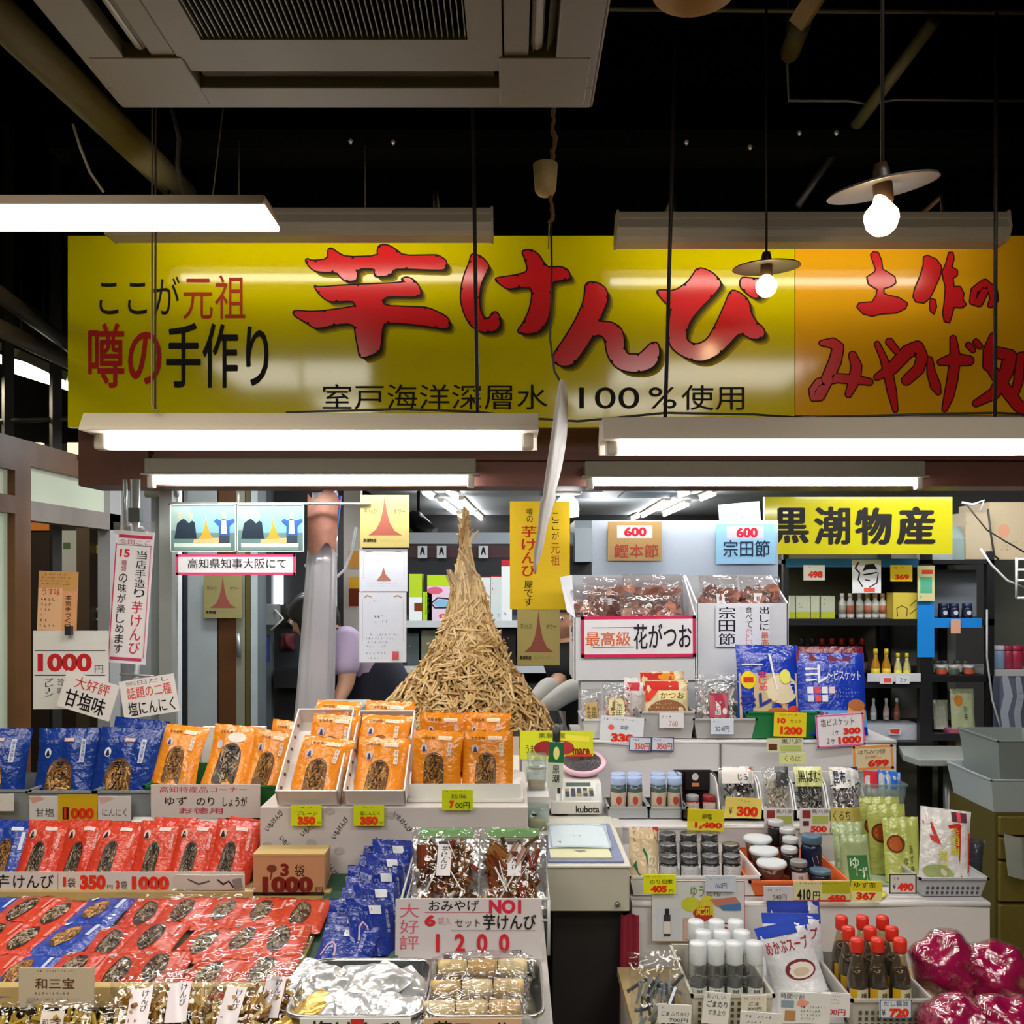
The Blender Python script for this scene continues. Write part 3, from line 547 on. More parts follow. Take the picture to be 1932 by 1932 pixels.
card('price_card', 'tilted white card with three large black characters, left one below the pole strip', 'card', (115, 1278, 218, 1348), 3.1,
 [('t', '大好評', 'd0443a', .2, .06, .85, .38, .01), ('t', '甘塩味', '241c1c', .1, .45, .86, .92, .02)], 'f2ecea', roll=17)
card('price_card', 'tilted white card with orange writing over black, right one below the pole strip', 'card', (229, 1278, 334, 1350), 3.12,
 [('t', '宗田だし', '7a5a52', .12, .04, .9, .16), ('t', '話題の二種', 'dd5a4a', .12, .2, .92, .5, .01), ('t', '塩にんにく', '241c1c', .1, .58, .94, .94, .012)], 'f2ecea', roll=-9)
# grey rear wall panels, column, pale door with poster
mb = MB(); mb.span((P(214, 0, 4.7).x, 4.7, 0), (P(292, 0, 4.7).x, 4.75, 2.0), m('a8a9b0', rough=.5)); struct(mb.build('wall_shop'))
mb = MB()
for x0, x1, Y, c in ((285, 302, 3.9, '8e9498'), (300, 324, 3.85, 'a7aaa6'), (324, 336, 4.2, 'e9edf0'), (336, 347, 4.3, '14151a')): mb.span((P(x0, 0, Y).x, Y, 0), (P(x1, 0, Y).x, Y+.05, 2.2), m(c, rough=.3, noise=.05))
mb.tube([P(275, 930, 3.9), P(336, 930, 3.9)], .02, m('b9bcba', rough=.3)); struct(mb.build('column_steel'))
mb = MB(); Y = 5.0
for x0, x1, c, r in ((347, 412, 'aeb8bb', .5), (410, 446, '5a3514', .5), (446, 463, '8e907c', .5), (462, 473, '5d5128', .5), (472, 486, 'b9c4c6', .4), (486, 497, '6e777c', .4)): mb.span((P(x0, 0, Y).x, Y, 0), (P(x1, 0, Y).x, Y+.06, 2.05 if x0 < 446 or x0 > 470 else 2.1), m(c, rough=r, noise=.12, ns=8))
d2 = struct(mb.build('door_2'))
q = MB(); q.tube([P(449, 1195, 4.98), P(451, 1240, 4.98)], .012, STEEL); q.build('door_handle', d2)
TOW = [(.5, .02), (.54, .3), (.6, .52), (.7, .68), (.86, .77), (.16, .77), (.32, .66), (.41, .5), (.46, .3)]
def tower_poster(label, rect, Y, dim=False):
    return card('tower_poster', label, 'poster', rect, Y, [('p', '9a5548', TOW), ('t', '芋けんび', '3a3a22', .08, .26, .34, .36), ('t', 'タワー', '3a3a22', .68, .27, .92, .36), ('t', '黒潮物産', '1c1a12', .06, .83, .33, .9, .03), ('s', '5a5432', .38, .83, .94, .9, 2, 3)], 'a09664' if dim else 'b8a868', rough=.3)
tower_poster('beige tower poster on the pale door under the red framed sign', (385, 1085, 456, 1166), 4.95, True)
tower_poster('beige tower poster hung above the two certificates', (680, 934, 772, 1033), 3.62)
tower_poster('beige tower poster hung below the yellow banner', (976, 1149, 1056, 1255), 3.612)
def cert(label, rect, k):
    L = [('f', 'c9b9b4', .008), ('l', 'a8836a', [(.12, .08, .012), (.18, .05, .02), (.26, .07, .012)]), ('l', 'a8836a', [(.74, .07, .012), (.82, .05, .02), (.9, .08, .012)]), ('r', 'b9a59c', .08, .1, .085, .7), ('r', 'b9a59c', .93, .1, .935, .7), ('s', '9a9aa4', .3, .1, .7, .16, 1, k)]
    if k == 1: L += [('p', 'b0705e', [(.5, .42), (.55, .6), (.66, .74), (.36, .74), (.46, .6)]), ('s', '7a7a88', .12, .8, .9, .9, 2, 4)]
    else: L += [('s', '4a4a58', .3, .32, .7, .46, 2, 9), ('s', '7a7a88', .15, .58, .9, .8, 4, 6), ('s', '7a7a88', .15, .84, .7, .97, 2, 7), ('r', 'cc5a64', .7, .84, .84, .96), ('s', 'e9d0d4', .71, .85, .83, .95, 2, 4)]
    card('certificate', label, 'certificate', rect, 3.63, L, 'dde2ee', rough=.3)
cert('upper white certificate with a small red tower, below the tower poster', (678, 1036, 769, 1116), 1)
cert('lower white certificate with a red seal, below the other certificate', (677, 1117, 767, 1250), 2)
def photo(label, rect):
    L = [('r', '8fa9a0', 0, .0, 1, .55, 1), ('r', '7fb0c4', .3, .0, 1, .6, 1), ('p', '24303c', [(.06, .72), (.1, .4), (.16, .33), (.2, .3), (.24, .34), (.28, .4), (.33, .34), (.37, .38), (.4, .72)]), ('e', 'c8a48a', .14, .23, .03, .07), ('e', 'c8a48a', .31, .24, .03, .07),
     ('p', 'c79a35', [(.54, .22), (.56, .45), (.62, .66), (.7, .78), (.4, .78), (.48, .64), (.52, .45)]), ('p', 'd8b884', [(.36, .74), (.8, .7), (.84, .82), (.34, .84)]),
     ('p', '2f5a9a', [(.66, .36), (.7, .3), (.76, .34), (.8, .3), (.88, .34), (.96, .3), (.98, .36), (.9, .46), (.9, .74), (.74, .74), (.74, .46)]), ('p', 'dfe6ec', [(.78, .34), (.85, .34), (.86, .62), (.77, .62)]), ('e', 'c8a48a', .815, .24, .03, .07), ('p', '3a4452', [(.74, .66), (.9, .66), (.9, .84), (.74, .84)]),
     ('r', 'cfe0d2', .06, .82, .92, .9), ('r', '7d9a90', .06, .9, .92, .97), ('f', 'e6ebea', .02)]
    card('photo_print', label, 'photo', rect, 3.6, L, '6f8a88', rough=.15)
photo('left of two blue photos of people beside a tower, hung on the left', (322, 952, 446, 1041)); photo('right of two blue photos of people beside a tower, hung on the left', (448, 952, 574, 1041))
card('caption_sign', 'white sign with a pink border and black brush caption under the photos', 'sign', (332, 1046, 558, 1085), 3.6, [('f', 'd84a74', .12), ('t', '高知県知事大阪にて', '2a2428', .1, .2, .92, .68, .006)], 'efecef')
mb = MB(); mb.tube([P(318, 950, 3.6), P(700, 950, 3.6)], .006, STEEL); mb.tube([P(450, 930, 3.6), P(450, 950, 3.6)], .004, STEEL); tag(mb.build('hanging_rail'), 'thin steel rail from which the photos and posters hang', 'rail')
# cluttered nook between door and plastic roll
mb = MB(); mb.span((P(495, 0, 5.6).x, 5.6, 0), (P(640, 0, 5.6).x, 5.65, 2.1), m('25282a', rough=.6, noise=.3, ns=6)); mb.span((P(520, 0, 5.5).x, 5.45, .9), (P(590, 0, 5.5).x, 5.6, 1.0), m('17181a', rough=.5)); mb.span((P(500, 0, 5.5).x, 5.5, 0), (P(512, 0, 5.5).x, 5.56, 2.1), m('59636a', rough=.4)); struct(mb.build('wall_nook'))
mb = MB(); mb.span(P(515, 1085, 5.55), P(535, 1140, 5.59), m('f2f6f8', emit=1.4)); struct(mb.build('window_3'))
for n_, l, c, rect, Y in (('jacket', 'blue cloth hanging in the dark nook beside the pale door', '2b3a78', (490, 1198, 506, 1250), 5.4), ('bag', 'dark red bag on the nook shelf beside the plastic roll', '5a1c24', (528, 1195, 556, 1225), 5.53), ('bag', 'dark olive bag hung high in the nook beside the plastic roll', '2e2c20', (535, 1140, 562, 1180), 5.53), ('box', 'grey equipment box with a white cable in the nook', '8d9496', (490, 1140, 525, 1178), 5.4)):
    s = Y/F; w = (rect[2]-rect[0])*s; h = (rect[3]-rect[1])*s; mb = MB(); mb.grid(lambda u, v: Vector(((u-.5)*w*(1-.2*math.sin(v*3)), -.05*math.sin(u*3.14)*math.sin(v*3.14)**.5-.01*math.sin(9*u+4*v), (v-.5)*h)), 8, 8, m(c, rough=.7)); mb.grid(lambda u, v: Vector(((.5-u)*w*(1-.2*math.sin(v*3)), .05, (v-.5)*h)), 4, 8, m(c, rough=.7))
    if n_ == 'box': mb = MB(); mb.box((0, 0, 0), (w, .1, h), m(c, rough=.5)); mb.tube([(.05, -.06, .03), (.1, -.07, -.02), (.03, -.07, -.09)], .006, m('e0e0dc'))
    tag(mb.build(n_+'_hanging' if n_ != 'box' else 'equipment_box', None, P((rect[0]+rect[2])/2, (rect[1]+rect[3])/2, Y)), l, n_)
# leaning clear vinyl roll
mb = MB(); rd = random.Random(2)
def roll(u, v):
    y = 1400-v*470; xl, xr = 552+v*40, 626+v*12; a = u*math.pi*2; fold = .004*math.sin(a*7+v*3)+.003*math.sin(a*13)
    c = P((xl+xr)/2, y, 3.75); r = (xr-xl)/2*3.75/F+fold
    return c+Vector((r*math.cos(a), r*.7*math.sin(a), 0))
mb.grid(roll, 40, 14, film('e6e2e6', .1, .35, .12, .6, 24, body=.5)); rl = mb.build('vinyl_roll'); tag(rl, 'leaning roll of cloudy clear vinyl beside the posters', 'roll')
mb = MB(); mb.grid(lambda u, v: P(580+u*58-u*4*v, 930+v*106+12*math.sin(u*7), 3.70-.03*math.sin(u*3.1)), 12, 6, m('8a5a4a', rough=.5, noise=.5, ns=30)); mb.build('printed_wrap', rl)
mb = MB(); mb.tube([P(640, 935, 3.75), P(632, 1000, 3.75), P(618, 1036, 3.75)], .012, m('3c62b4', rough=.5)); mb.tube([P(628, 935, 3.74), P(640, 948, 3.74), P(636, 958, 3.74)], .01, m('d05a80', rough=.5)); tag(mb.build('hanging_umbrella'), 'blue and pink folded umbrella hung beside the vinyl roll', 'umbrella')
mb = MB(); mb.tube([P(672, 995, 3.9), P(664, 1040, 3.88), P(650, 1075, 3.86), P(618, 1105, 3.8), P(600, 1095, 3.8), P(575, 1065, 3.8)], .006, m('c9ccca', rough=.5)); tag(mb.build('cable'), 'white cord looping from the wall frame to the vinyl roll', 'cord')
mb = MB(); Y = 4.3
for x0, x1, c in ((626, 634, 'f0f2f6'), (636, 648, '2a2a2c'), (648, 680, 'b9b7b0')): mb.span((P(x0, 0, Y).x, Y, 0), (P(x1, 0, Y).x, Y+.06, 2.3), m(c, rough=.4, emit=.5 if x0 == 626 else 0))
struct(mb.build('column_white'))
for l, c, r in (('orange sheet on the white column behind the posters', 'c98a2c', (657, 1040, 678, 1070)), ('yellow and brown label on the white column beside the certificates', 'd8a81c', (658, 1088, 679, 1144))): card('wall_sheet', l, 'sheet', r, 4.27, [('r', '6a2a14', 0, .4, 1, 1)] if c == 'd8a81c' else [], c)
# yellow banner
card('hanging_banner', 'yellow cloth banner with black and red vertical writing behind the paper strip', 'banner', (962, 946, 1075, 1150), 3.62,
 [('v', 'ここが', '20180c', .7, .1, .82, .36), ('v', '元祖', 'b0502a', .68, .38, .83, .6), ('v', '噂の', '3a2c10', .28, .06, .38, .2), ('v', '芋けんび', 'c42a1a', .2, .22, .44, .70, .02), ('v', '屋です', '20180c', .24, .73, .38, .97, .008)], 'e6bf08', rough=.6, curl=.01)
# shop interior: track lights and far shelves
for i, (a, b) in enumerate((((845, 928), (862, 940)), ((870, 946), (893, 968)), ((897, 970), (915, 986)), ((800, 930), (815, 940)), ((832, 950), (858, 968)), ((866, 973), (888, 988)), ((1213, 974), (1260, 948)), ((1253, 972), (1298, 952)), ((1188, 982), (1205, 974)), ((1282, 935), (1298, 930)), ((1323, 942), (1348, 932)))):
    Y0, Y1 = .72*F/(HY-a[1]), .72*F/(HY-b[1]); p, q = P(*a, Y0), P(*b, Y1); mb = MB(); mb.tube([p+Vector((0, 0, .035)), q+Vector((0, 0, .035))], .035, HOUS, 4, False); o = mb.build('ceiling_tube_light')
    mb = MB(); mb.tube([p, q], .016, m('ffffff', emit=ROOMTUBE), 8); mb.build('tube', o)
    w_ = 'left' if i < 6 else 'right'; tag(o, f'glowing tube on the shop ceiling, {ORD[i if i < 6 else i-6]} of those {"left" if i<6 else "right"} of the tower tip', 'lamp')
mb = MB(); mb.tube([Vector((P(790, 0, 7.5).x, 7.5, 2.32)), P(790, 985, 7.5)], .015, m('17181a')); mb.tube([P(780, 978, 7.5), P(812, 1010, 7.3)], .075, m('1d1f22', rough=.4), 14); tag(mb.build('spotlight_hanging'), 'black spotlight under the shop ceiling left of the tower tip', 'spotlight')
mb = MB(); c = P(1070, 955, 4.0); mb.lathe(c, [(.05, -.045), (.052, -.01), (.046, .02), (.025, .045), (.02, .07)], m('ffffff', emit=9), 18); rt = mb.build('bulb_lamp_hanging', rot=(0, 0, 0)); tag(rt, 'round white bulb under the lintel beside the yellow banner', 'lamp')
mb = MB(); mb.lathe(c, [(.06, .05), (.065, .062), (.03, .085), (.015, .2), (.012, .46)], WHITEP, 20); mb.build('lamp_shade', rt)
SHELF = m('7c8287', rough=.4, metal=.3); DK = m('24262a', rough=.6)
mb = MB(); Y = 6.2
mb.span((P(770, 0, Y).x, Y, 0), (P(1120, 0, Y).x, Y+.05, P(0, 1030, Y).z), DK)
mb.span((P(770, 0, Y).x, Y-.02, P(0, 1026, Y).z), (P(1120, 0, Y).x, Y+.04, P(0, 1005, Y).z), m('a9b0b6', rough=.4)); mb.span((P(770, 0, Y).x, Y-.01, P(0, 1052, Y).z), (P(1120, 0, Y).x, Y+.04, P(0, 1030, Y).z), m('4a262a', rough=.5))
for y in (1172, 1256): mb.span((P(690, 0, 5.4).x, 5.3, P(0, y, 5.4).z-.03), (P(1120, 0, 5.4).x, 6.2, P(0, y, 5.4).z), SHELF)
for y in (1172, 1256): mb.span((P(690, 0, 5.4).x, 5.28, P(0, y, 5.4).z-.03), (P(1120, 0, 5.4).x, 5.3, P(0, y, 5.4).z+.008), m('c3c8cb', rough=.3))
mb.span((P(690, 0, 5.3).x, 5.3, 0), (P(1120, 0, 5.3).x, 5.4, P(0, 1290, 5.3).z), m('1b1b1d', rough=.5)); tag(mb.build('back_shelf'), 'grey display shelf behind the stick tower', 'shelf')
for i, x in enumerate((797, 833, 912)): card('fish_sign', 'small white fish label hung %s above the back shelf' % ('at the left', 'beside the tower tip', 'right of the tower tip')[i], 'label', (x-9, 1030, x+9, 1053), 6.15, [('l', '222222', [(.3, .7, .1), (.5, .2, .2), (.7, .7, .1)])], 'd8dadc')
it = [(772, 796, 1080, 1168, 'b4d02a', 'green and white snack box at the left end of the upper back shelf'), (797, 815, 1078, 1132, 'a8cc1e', 'lime green snack box beside the certificates on the upper back shelf'), (806, 855, 1080, 1166, 'e3c9d8', 'pink snack box with a drawn fish and lime top, left of the tower'), (898, 925, 1077, 1160, 'd4d8d6', 'white snack box with red print just right of the tower'), (926, 946, 1076, 1160, 'c9cfcb', 'white snack box with dark print between tower and banner'), (946, 966, 1046, 1160, 'dfe2e2', 'tall white snack box with a red top beside the banner')]
for i, (a, b, y0, y1, c, l) in enumerate(it):
    s = 5.45/F; mb = MB(); w, h = (b-a)*s, (y1-y0)*s; mb.span((-w/2, 0, 0), (w/2, .12, h), m(c, rough=.4)); fm = flatmap(w, h, 0)
    L = {0: [('r', 'b4d02a', 0, 0, 1, .5), ('r', 'e8ecec', 0, .5, 1, 1), ('r', '7a3a1a', .4, .62, 1, .8)], 1: [('t', 'しま', '2a4a10', .3, .1, .7, .8)], 2: [('r', 'b4d41e', 0, 0, 1, .24), ('e', 'd9627a', .3, .34, .3, .08), ('l', '1c2430', [(.15, .62, .03), (.4, .5, .03), (.8, .52, .03), (.95, .62, .03), (.7, .72, .03), (.3, .72, .03), (.15, .62, .03)]), ('e', '88b8d8', .55, .62, .3, .08), ('e', 'c04a6a', .6, .9, .15, .05)]}.get(i, [('s', 'a83a3a', .1, .1, .9, .5, 3, i), ('s', '2a2a2a', .1, .55, .9, .95, 3, i+9), ('r', 'b52a30', 0, 0, 1, .1 if i == 5 else .02)])
    mb.ops(lambda u, v, k: fm(u, v, k)+Vector((0, 0, h/2)), L, asp=w/h); p = P((a+b)/2, 1172, 5.45); p.z = P(0, 1172, 5.4).z+.001
    tag(mb.build('snack_box', None, p), l, 'box', 'boxes on the upper back shelf')
it = [(768, 790, 1195, '6f7d80', 'grey box at the left end of the lower back shelf'), (772, 790, 1198, 'b9d0d6', ''), (795, 822, 1190, 'b8b79a', 'pale green drawn box beside the tower on the lower back shelf'), (918, 945, 1192, '8a2028', 'red box right of the tower on the lower back shelf'), (946, 973, 1188, '2c2024', 'black box beside the lower tower poster')]
for i, (a, b, y0, c, l) in enumerate(it):
    if not l: continue
    s = 5.5/F; mb = MB(); w, h = (b-a)*s, (1254-y0)*s; mb.span((-w/2, 0, 0), (w/2, .14, h), m(c, rough=.4)); fm = flatmap(w, h, 0)
    mb.ops(lambda u, v, k: fm(u, v, k)+Vector((0, 0, h/2)), [('s', 'd8d0c0', .1, .2, .9, .8, 4, i)], asp=w/h); p = P((a+b)/2, 1250, 5.45); p.z = P(0, 1256, 5.4).z+.001
    tag(mb.build('snack_box', None, p), l, 'box', 'boxes on the lower back shelf')
mb = MB(); mb.extr([(0, 0), (0, .22), (.05, .27), (.5, .27), (.5, 0)], P(1085, 0, 6).x, P(1120, 0, 6).x, m('8f979c', rough=.35)); o = mb.build('bread_case', None, (0, 6.0, P(0, 1060, 6.0).z)); tag(o, 'rounded grey case behind the banner', 'case')

# ------------------------------------------------------------------ people
def skin(name, V, E, root, mat, parent=None, sub=2, label=None):
    me = bpy.data.meshes.new(name); me.from_pydata([v[0] for v in V], E, []); me.materials.append(mat)
    o = obj(name, me, parent); sk = o.modifiers.new('skin', 'SKIN'); sk.use_smooth_shade = True
    for i, v in enumerate(V):
        r = v[1]; d = me.skin_vertices[0].data[i]; d.radius = r if isinstance(r, tuple) else (r, r); d.use_root = (i == root)
    s = o.modifiers.new('sub', 'SUBSURF'); s.levels = sub; s.render_levels = sub
    return o
SKIN = m('c9987c', rough=.5); HAIR = m('17120f', rough=.4)
def hand(V, E, wrist, d, side, parent_i, sc=1.):
    """palm plus four fingers and a thumb, lightly curled; d = pointing direction, side = across the palm"""
    d = d.normalized(); side = (side-d*side.dot(d)).normalized(); n = d.cross(side)
    b = len(V); V.append((wrist+d*.045*sc, (.030*sc, .016*sc))); E.append((parent_i, b)); V.append((wrist+d*.085*sc, (.034*sc, .013*sc))); E.append((b, b+1))
    for i, L in enumerate((.062, .074, .069, .053)):
        o = side*(.027-.018*i)*sc; k = len(V); p = wrist+d*.092*sc+o
        V.append((p, .0085*sc)); E.append((b+1, k))
        V.append((p+d*L*.5*sc-n*.006*sc, .008*sc)); E.append((k, k+1)); V.append((p+d*L*.95*sc-n*.026*sc, .0065*sc)); E.append((k+1, k+2))
    k = len(V); V.append((wrist+d*.05*sc+side*.034*sc, .0105*sc)); E.append((b, k)); V.append((wrist+d*.085*sc+side*.05*sc-n*.012*sc, .009*sc)); E.append((k, k+1))
def head(parent, c, r=.098, rot=(0, 0, 0), hairlen=.6, hair=HAIR):
    mb = MB()
    def hd(u, v):
        a = u*2*math.pi; b = (v-.5)*math.pi; x, y, z = math.cos(b)*math.sin(a), -math.cos(b)*math.cos(a), math.sin(b)
        q = Vector((x*r*.80, y*r*.98, z*r*1.22)); f = max(0, -y)
        if z < -.2: q.x *= 1-.35*(-z-.2); q.y *= 1-.12*(-z-.2)
        if f > .5:
            q.y -= .02*math.exp(-((x/.14)**2+((z+.12)/.16)**2)) - .010*math.exp(-((abs(x)-.36)/.16)**2-((z-.12)/.14)**2) + .006*math.exp(-((x/.3)**2+((z+.45)/.07)**2))*-1
        return q
    mb.grid(hd, 36, 28, SKIN)
    for sx in (-1, 1):
        mb.lathe((sx*.036, -r*.86, .012), [(.001, -.008), (.011, -.004), (.012, 0), (.011, .004), (.001, .008)], m('e6e0da', rough=.2), 12); mb.lathe((sx*.036, -r*.955, .012), [(.001, -.006), (.0055, 0), (.001, .006)], m('1c120c', rough=.2), 8)
        mb.lathe((sx*r*.82, .008, -.005), [(.004, -.03), (.014, -.012), (.017, .012), (.006, .03)], SKIN, 10)
    mb.tube([(-.022, -r*.90, -.052), (0, -r*.955, -.05), (.022, -r*.90, -.052)], .0045, m('9c5a50', rough=.5), 6)
    h = mb.build('head', parent, c, rot); mb = MB()
    def hr(u, v):
        a = u*2*math.pi; b = (v*.5)*math.pi; lo = -.75*hairlen if math.cos(a) < .45 else .32
        z = lo+(1-lo)*v; cr = math.sqrt(max(0, 1-max(-.2, z)**2)); return Vector((cr*math.sin(a)*r*.9, -cr*math.cos(a)*r*1.06, z*r*1.32))
    mb.grid(hr, 30, 14, hair); o = mb.build('hair', h); so = o.modifiers.new('s', 'SOLIDIFY'); so.thickness = .008; so.offset = 1
    return h
# stooping worker, head hidden by the vinyl roll
base = Vector((P(700, 0, 4.05).x, 4.05, 0)); pr = empty('person', base, 'person in a lavender T-shirt and navy apron stooping behind the counter', 'person')
def q(px, py, Y): return P(px, py, Y)-base
V = [(q(735, 1400, 4.1), (.15, .12)), (q(712, 1330, 4.08), (.145, .11)), (q(680, 1255, 4.05), (.11, .09)), (q(650, 1215, 4.02), (.10, .08)), (q(628, 1195, 4.0), (.05, .05)), (q(606, 1180, 4.0), (.05, .05)),
 (q(655, 1212, 3.90), (.055, .055)), (q(654, 1258, 3.86), (.046, .046)), (q(655, 1288, 3.85), (.038, .038)), (q(636, 1325, 3.82), (.028, .028)),
 (q(640, 1225, 4.16), (.055, .055)), (q(640, 1285, 4.2), (.04, .04)), (q(625, 1330, 4.15), (.028, .028))]
E = [(0, 1), (1, 2), (2, 3), (3, 4), (4, 5), (3, 6), (6, 7), (7, 8), (8, 9), (3, 10), (10, 11), (11, 12)]
for sx in (-1, 1):
    k = len(V); V += [(Vector((V[0][0].x+.0, V[0][0].y+sx*.09-.0, V[0][0].z-.08)), .085), (Vector((V[0][0].x-.02, V[0][0].y+sx*.1, .47)), .06), (Vector((V[0][0].x, V[0][0].y+sx*.1, .09)), .045), (Vector((V[0][0].x-.13, V[0][0].y+sx*.1, .045)), .04)]; E += [(0, k), (k, k+1), (k+1, k+2), (k+2, k+3)]
for i, sd in ((9, 1), (12, -1)): hand(V, E, V[i][0], V[i][0]-V[i-1][0], Vector((0, sd, 0)), i)
bod = skin('body', V, E, 0, SKIN, pr)
hh = head(pr, q(592, 1168, 4.0), rot=(0, R(35), R(-90)))
skin('t_shirt', [(q(730, 1375, 4.09), (.145, .12)), (q(680, 1255, 4.05), (.14, .11)), (q(652, 1216, 4.02), (.125, .095)), (q(634, 1199, 4.0), .062), (q(655, 1212, 3.90), .068), (q(652, 1248, 3.865), .064), (q(652, 1279, 3.85), .062), (q(640, 1225, 4.16), .068), (q(640, 1270, 4.19), .06)], [(0, 1), (1, 2), (2, 3), (2, 4), (4, 5), (5, 6), (2, 7), (7, 8)], 0, m('b3a1bd', rough=.8), pr)
skin('apron', [(q(742, 1430, 4.1), .2), (q(712, 1325, 4.09), .19), (q(686, 1262, 4.08), .182), (q(668, 1232, 4.07), .15)], [(0, 1), (1, 2), (2, 3)], 0, m('121428', rough=.8), pr)
mb = MB()
for a_ in range(2): mb.tube([q(672, 1226, 3.93+.26*a_), q(654, 1196, 3.93+.2*a_), q(640, 1192, 3.93+.16*a_), q(628, 1206, 3.93+.16*a_), q(624, 1250, 3.93+.2*a_), q(628, 1320, 3.93+.24*a_)], .02, m('121428', rough=.8), 8)
mb.build('apron_strap', pr)
# second worker behind the dried-fish stand
base = Vector((P(1085, 0, 4.3).x, 4.3, 0)); q = lambda px, py, Y: P(px, py, Y+.2)-base; pr = empty('person', base, 'person in black with pale arm sleeves behind the dried fish stand', 'person')
V = [(q(1090, 1420, 4.1), (.14, .11)), (q(1088, 1330, 4.1), (.135, .10)), (q(1085, 1255, 4.08), (.15, .10)), (q(1076, 1215, 4.06), (.10, .08)), (q(1070, 1195, 4.05), .048), (q(1068, 1180, 4.05), .05),
 (q(1058, 1240, 4.0), .055), (q(1054, 1291, 3.88), .034), (q(1030, 1302, 3.8), .032), (q(998, 1338, 3.7), .03), (q(1128, 1245, 4.0), .055), (q(1106, 1294, 3.79), .034), (q(1070, 1307, 3.7), .032), (q(1015, 1345, 3.62), .03)]
E = [(0, 1), (1, 2), (2, 3), (3, 4), (4, 5), (3, 6), (6, 7), (7, 8), (8, 9), (3, 10), (10, 11), (11, 12), (12, 13)]
for sx in (-1, 1):
    k = len(V); V += [(Vector((V[0][0].x+sx*.09, V[0][0].y, V[0][0].z-.08)), .085), (Vector((V[0][0].x+sx*.1, V[0][0].y-.02, .47)), .06), (Vector((V[0][0].x+sx*.1, V[0][0].y, .09)), .045), (Vector((V[0][0].x+sx*.1, V[0][0].y-.13, .045)), .04)]; E += [(0, k), (k, k+1), (k+1, k+2), (k+2, k+3)]
for i in (9, 13): hand(V, E, V[i][0], V[i][0]-V[i-1][0], Vector((0, 1, .3)), i)
skin('body', V, E, 0, SKIN, pr); head(pr, q(1066, 1165, 4.04), rot=(R(8), 0, R(10)), hairlen=1.)
BK = m('141416', rough=.8)
skin('black_top', [(q(1090, 1430, 4.1), (.155, .125)), (q(1088, 1330, 4.1), (.15, .115)), (q(1085, 1255, 4.08), (.165, .115)), (q(1076, 1218, 4.06), (.115, .09)), (q(1058, 1240, 4.0), .085), (q(1056, 1288, 3.89), .078), (q(1128, 1245, 4.0), .085), (q(1108, 1292, 3.79), .078)], [(0, 1), (1, 2), (2, 3), (3, 4), (4, 5), (3, 6), (6, 7)], 0, BK, pr)
SL = m('b4b0a8', rough=.7)
skin('arm_sleeve', [(q(1046, 1292, 3.86), .054), (q(1030, 1300, 3.8), .048), (q(1004, 1332, 3.715), .038)], [(0, 1), (1, 2)], 0, SL, pr); skin('arm_sleeve', [(q(1098, 1294, 3.77), .054), (q(1070, 1305, 3.7), .048), (q(1022, 1340, 3.63), .038)], [(0, 1), (1, 2)], 0, SL, pr)

# ------------------------------------------------------------------ the tower of sweet-potato sticks and its tray
TY = 3.35
CT = m('b9bab6', rough=.4, noise=.05); mb = MB()
zc = P(0, 1372, 3.2).z
mb.span((P(560, 0, 3.2).x, 3.08, 0), (.195, 3.64, zc-.06), m('8c8f90', rough=.5)); tag(mb.build('counter'), 'plain grey counter under the stick tower', 'counter')
mb = MB(); mb.span((-.56, -.26, -.058), (.18, .22, -.05), CT)
for a, b in (((-.57, -.27, -.058), (.19, -.26, 0)), ((-.57, .22, -.058), (.19, .23, 0)), ((-.57, -.27, -.058), (-.56, .23, 0)), ((.18, -.27, -.058), (.19, .23, 0))): mb.span(a, b, m('5a5c5e', rough=.3, metal=.8))
tag(mb.build('tower_tray', None, (0, 3.38, zc)), 'steel tray holding the stick tower', 'tray')
prof = [(0, 985, 5), (.06, 1010, 7), (.13, 1045, 11), (.24, 1085, 20), (.36, 1130, 34), (.46, 1165, 42), (.56, 1200, 56), (.68, 1244, 80), (.82, 1298, 122), (.93, 1345, 160), (1, 1375, 180)]
def tr(t):
    for a, b in zip(prof, prof[1:]):
        if a[0] <= t <= b[0]: q_ = (t-a[0])/(b[0]-a[0]); return a[1]+(b[1]-a[1])*q_, a[2]+(b[2]-a[2])*q_
    return prof[-1][1:]
mb = MB(); rd = random.Random(11); SC_ = [m(c, rough=.42, spec=.5) for c in ('cfae78', 'b8935a', 'e0c490', '9c7844', 'c4a068', 'd8b87e')]
cx0 = 880
def axis(t): y, r = tr(t); return P(cx0+(3 if t > .3 else -2)-34*max(0, t-.6), y, TY), r*TY/F
mb.grid(lambda u, v: axis(v)[0]+Vector((math.cos(u*6.2832), math.sin(u*6.2832)*.7, 0))*axis(v)[1]*.88, 24, 20, m('3c2812', rough=.8, noise=.3, ns=60))  # dark core colour puts shade into the gaps between the sticks
def stick(c, d, L, w, mat):
    d = d.normalized(); a = d.cross(Vector((.3, .2, .9))).normalized()*w; b = d.cross(a).normalized()*w; p, e = c-d*L/2, c+d*L/2
    mb.add([p+a+b, p-a+b, p-a-b, p+a-b, e+a*.8+b*.8, e-a*.8+b*.8, e-a*.8-b*.8, e+a*.8-b*.8], [(0, 1, 5, 4), (1, 2, 6, 5), (2, 3, 7, 6), (3, 0, 4, 7), (0, 3, 2, 1), (4, 5, 6, 7)], mat)
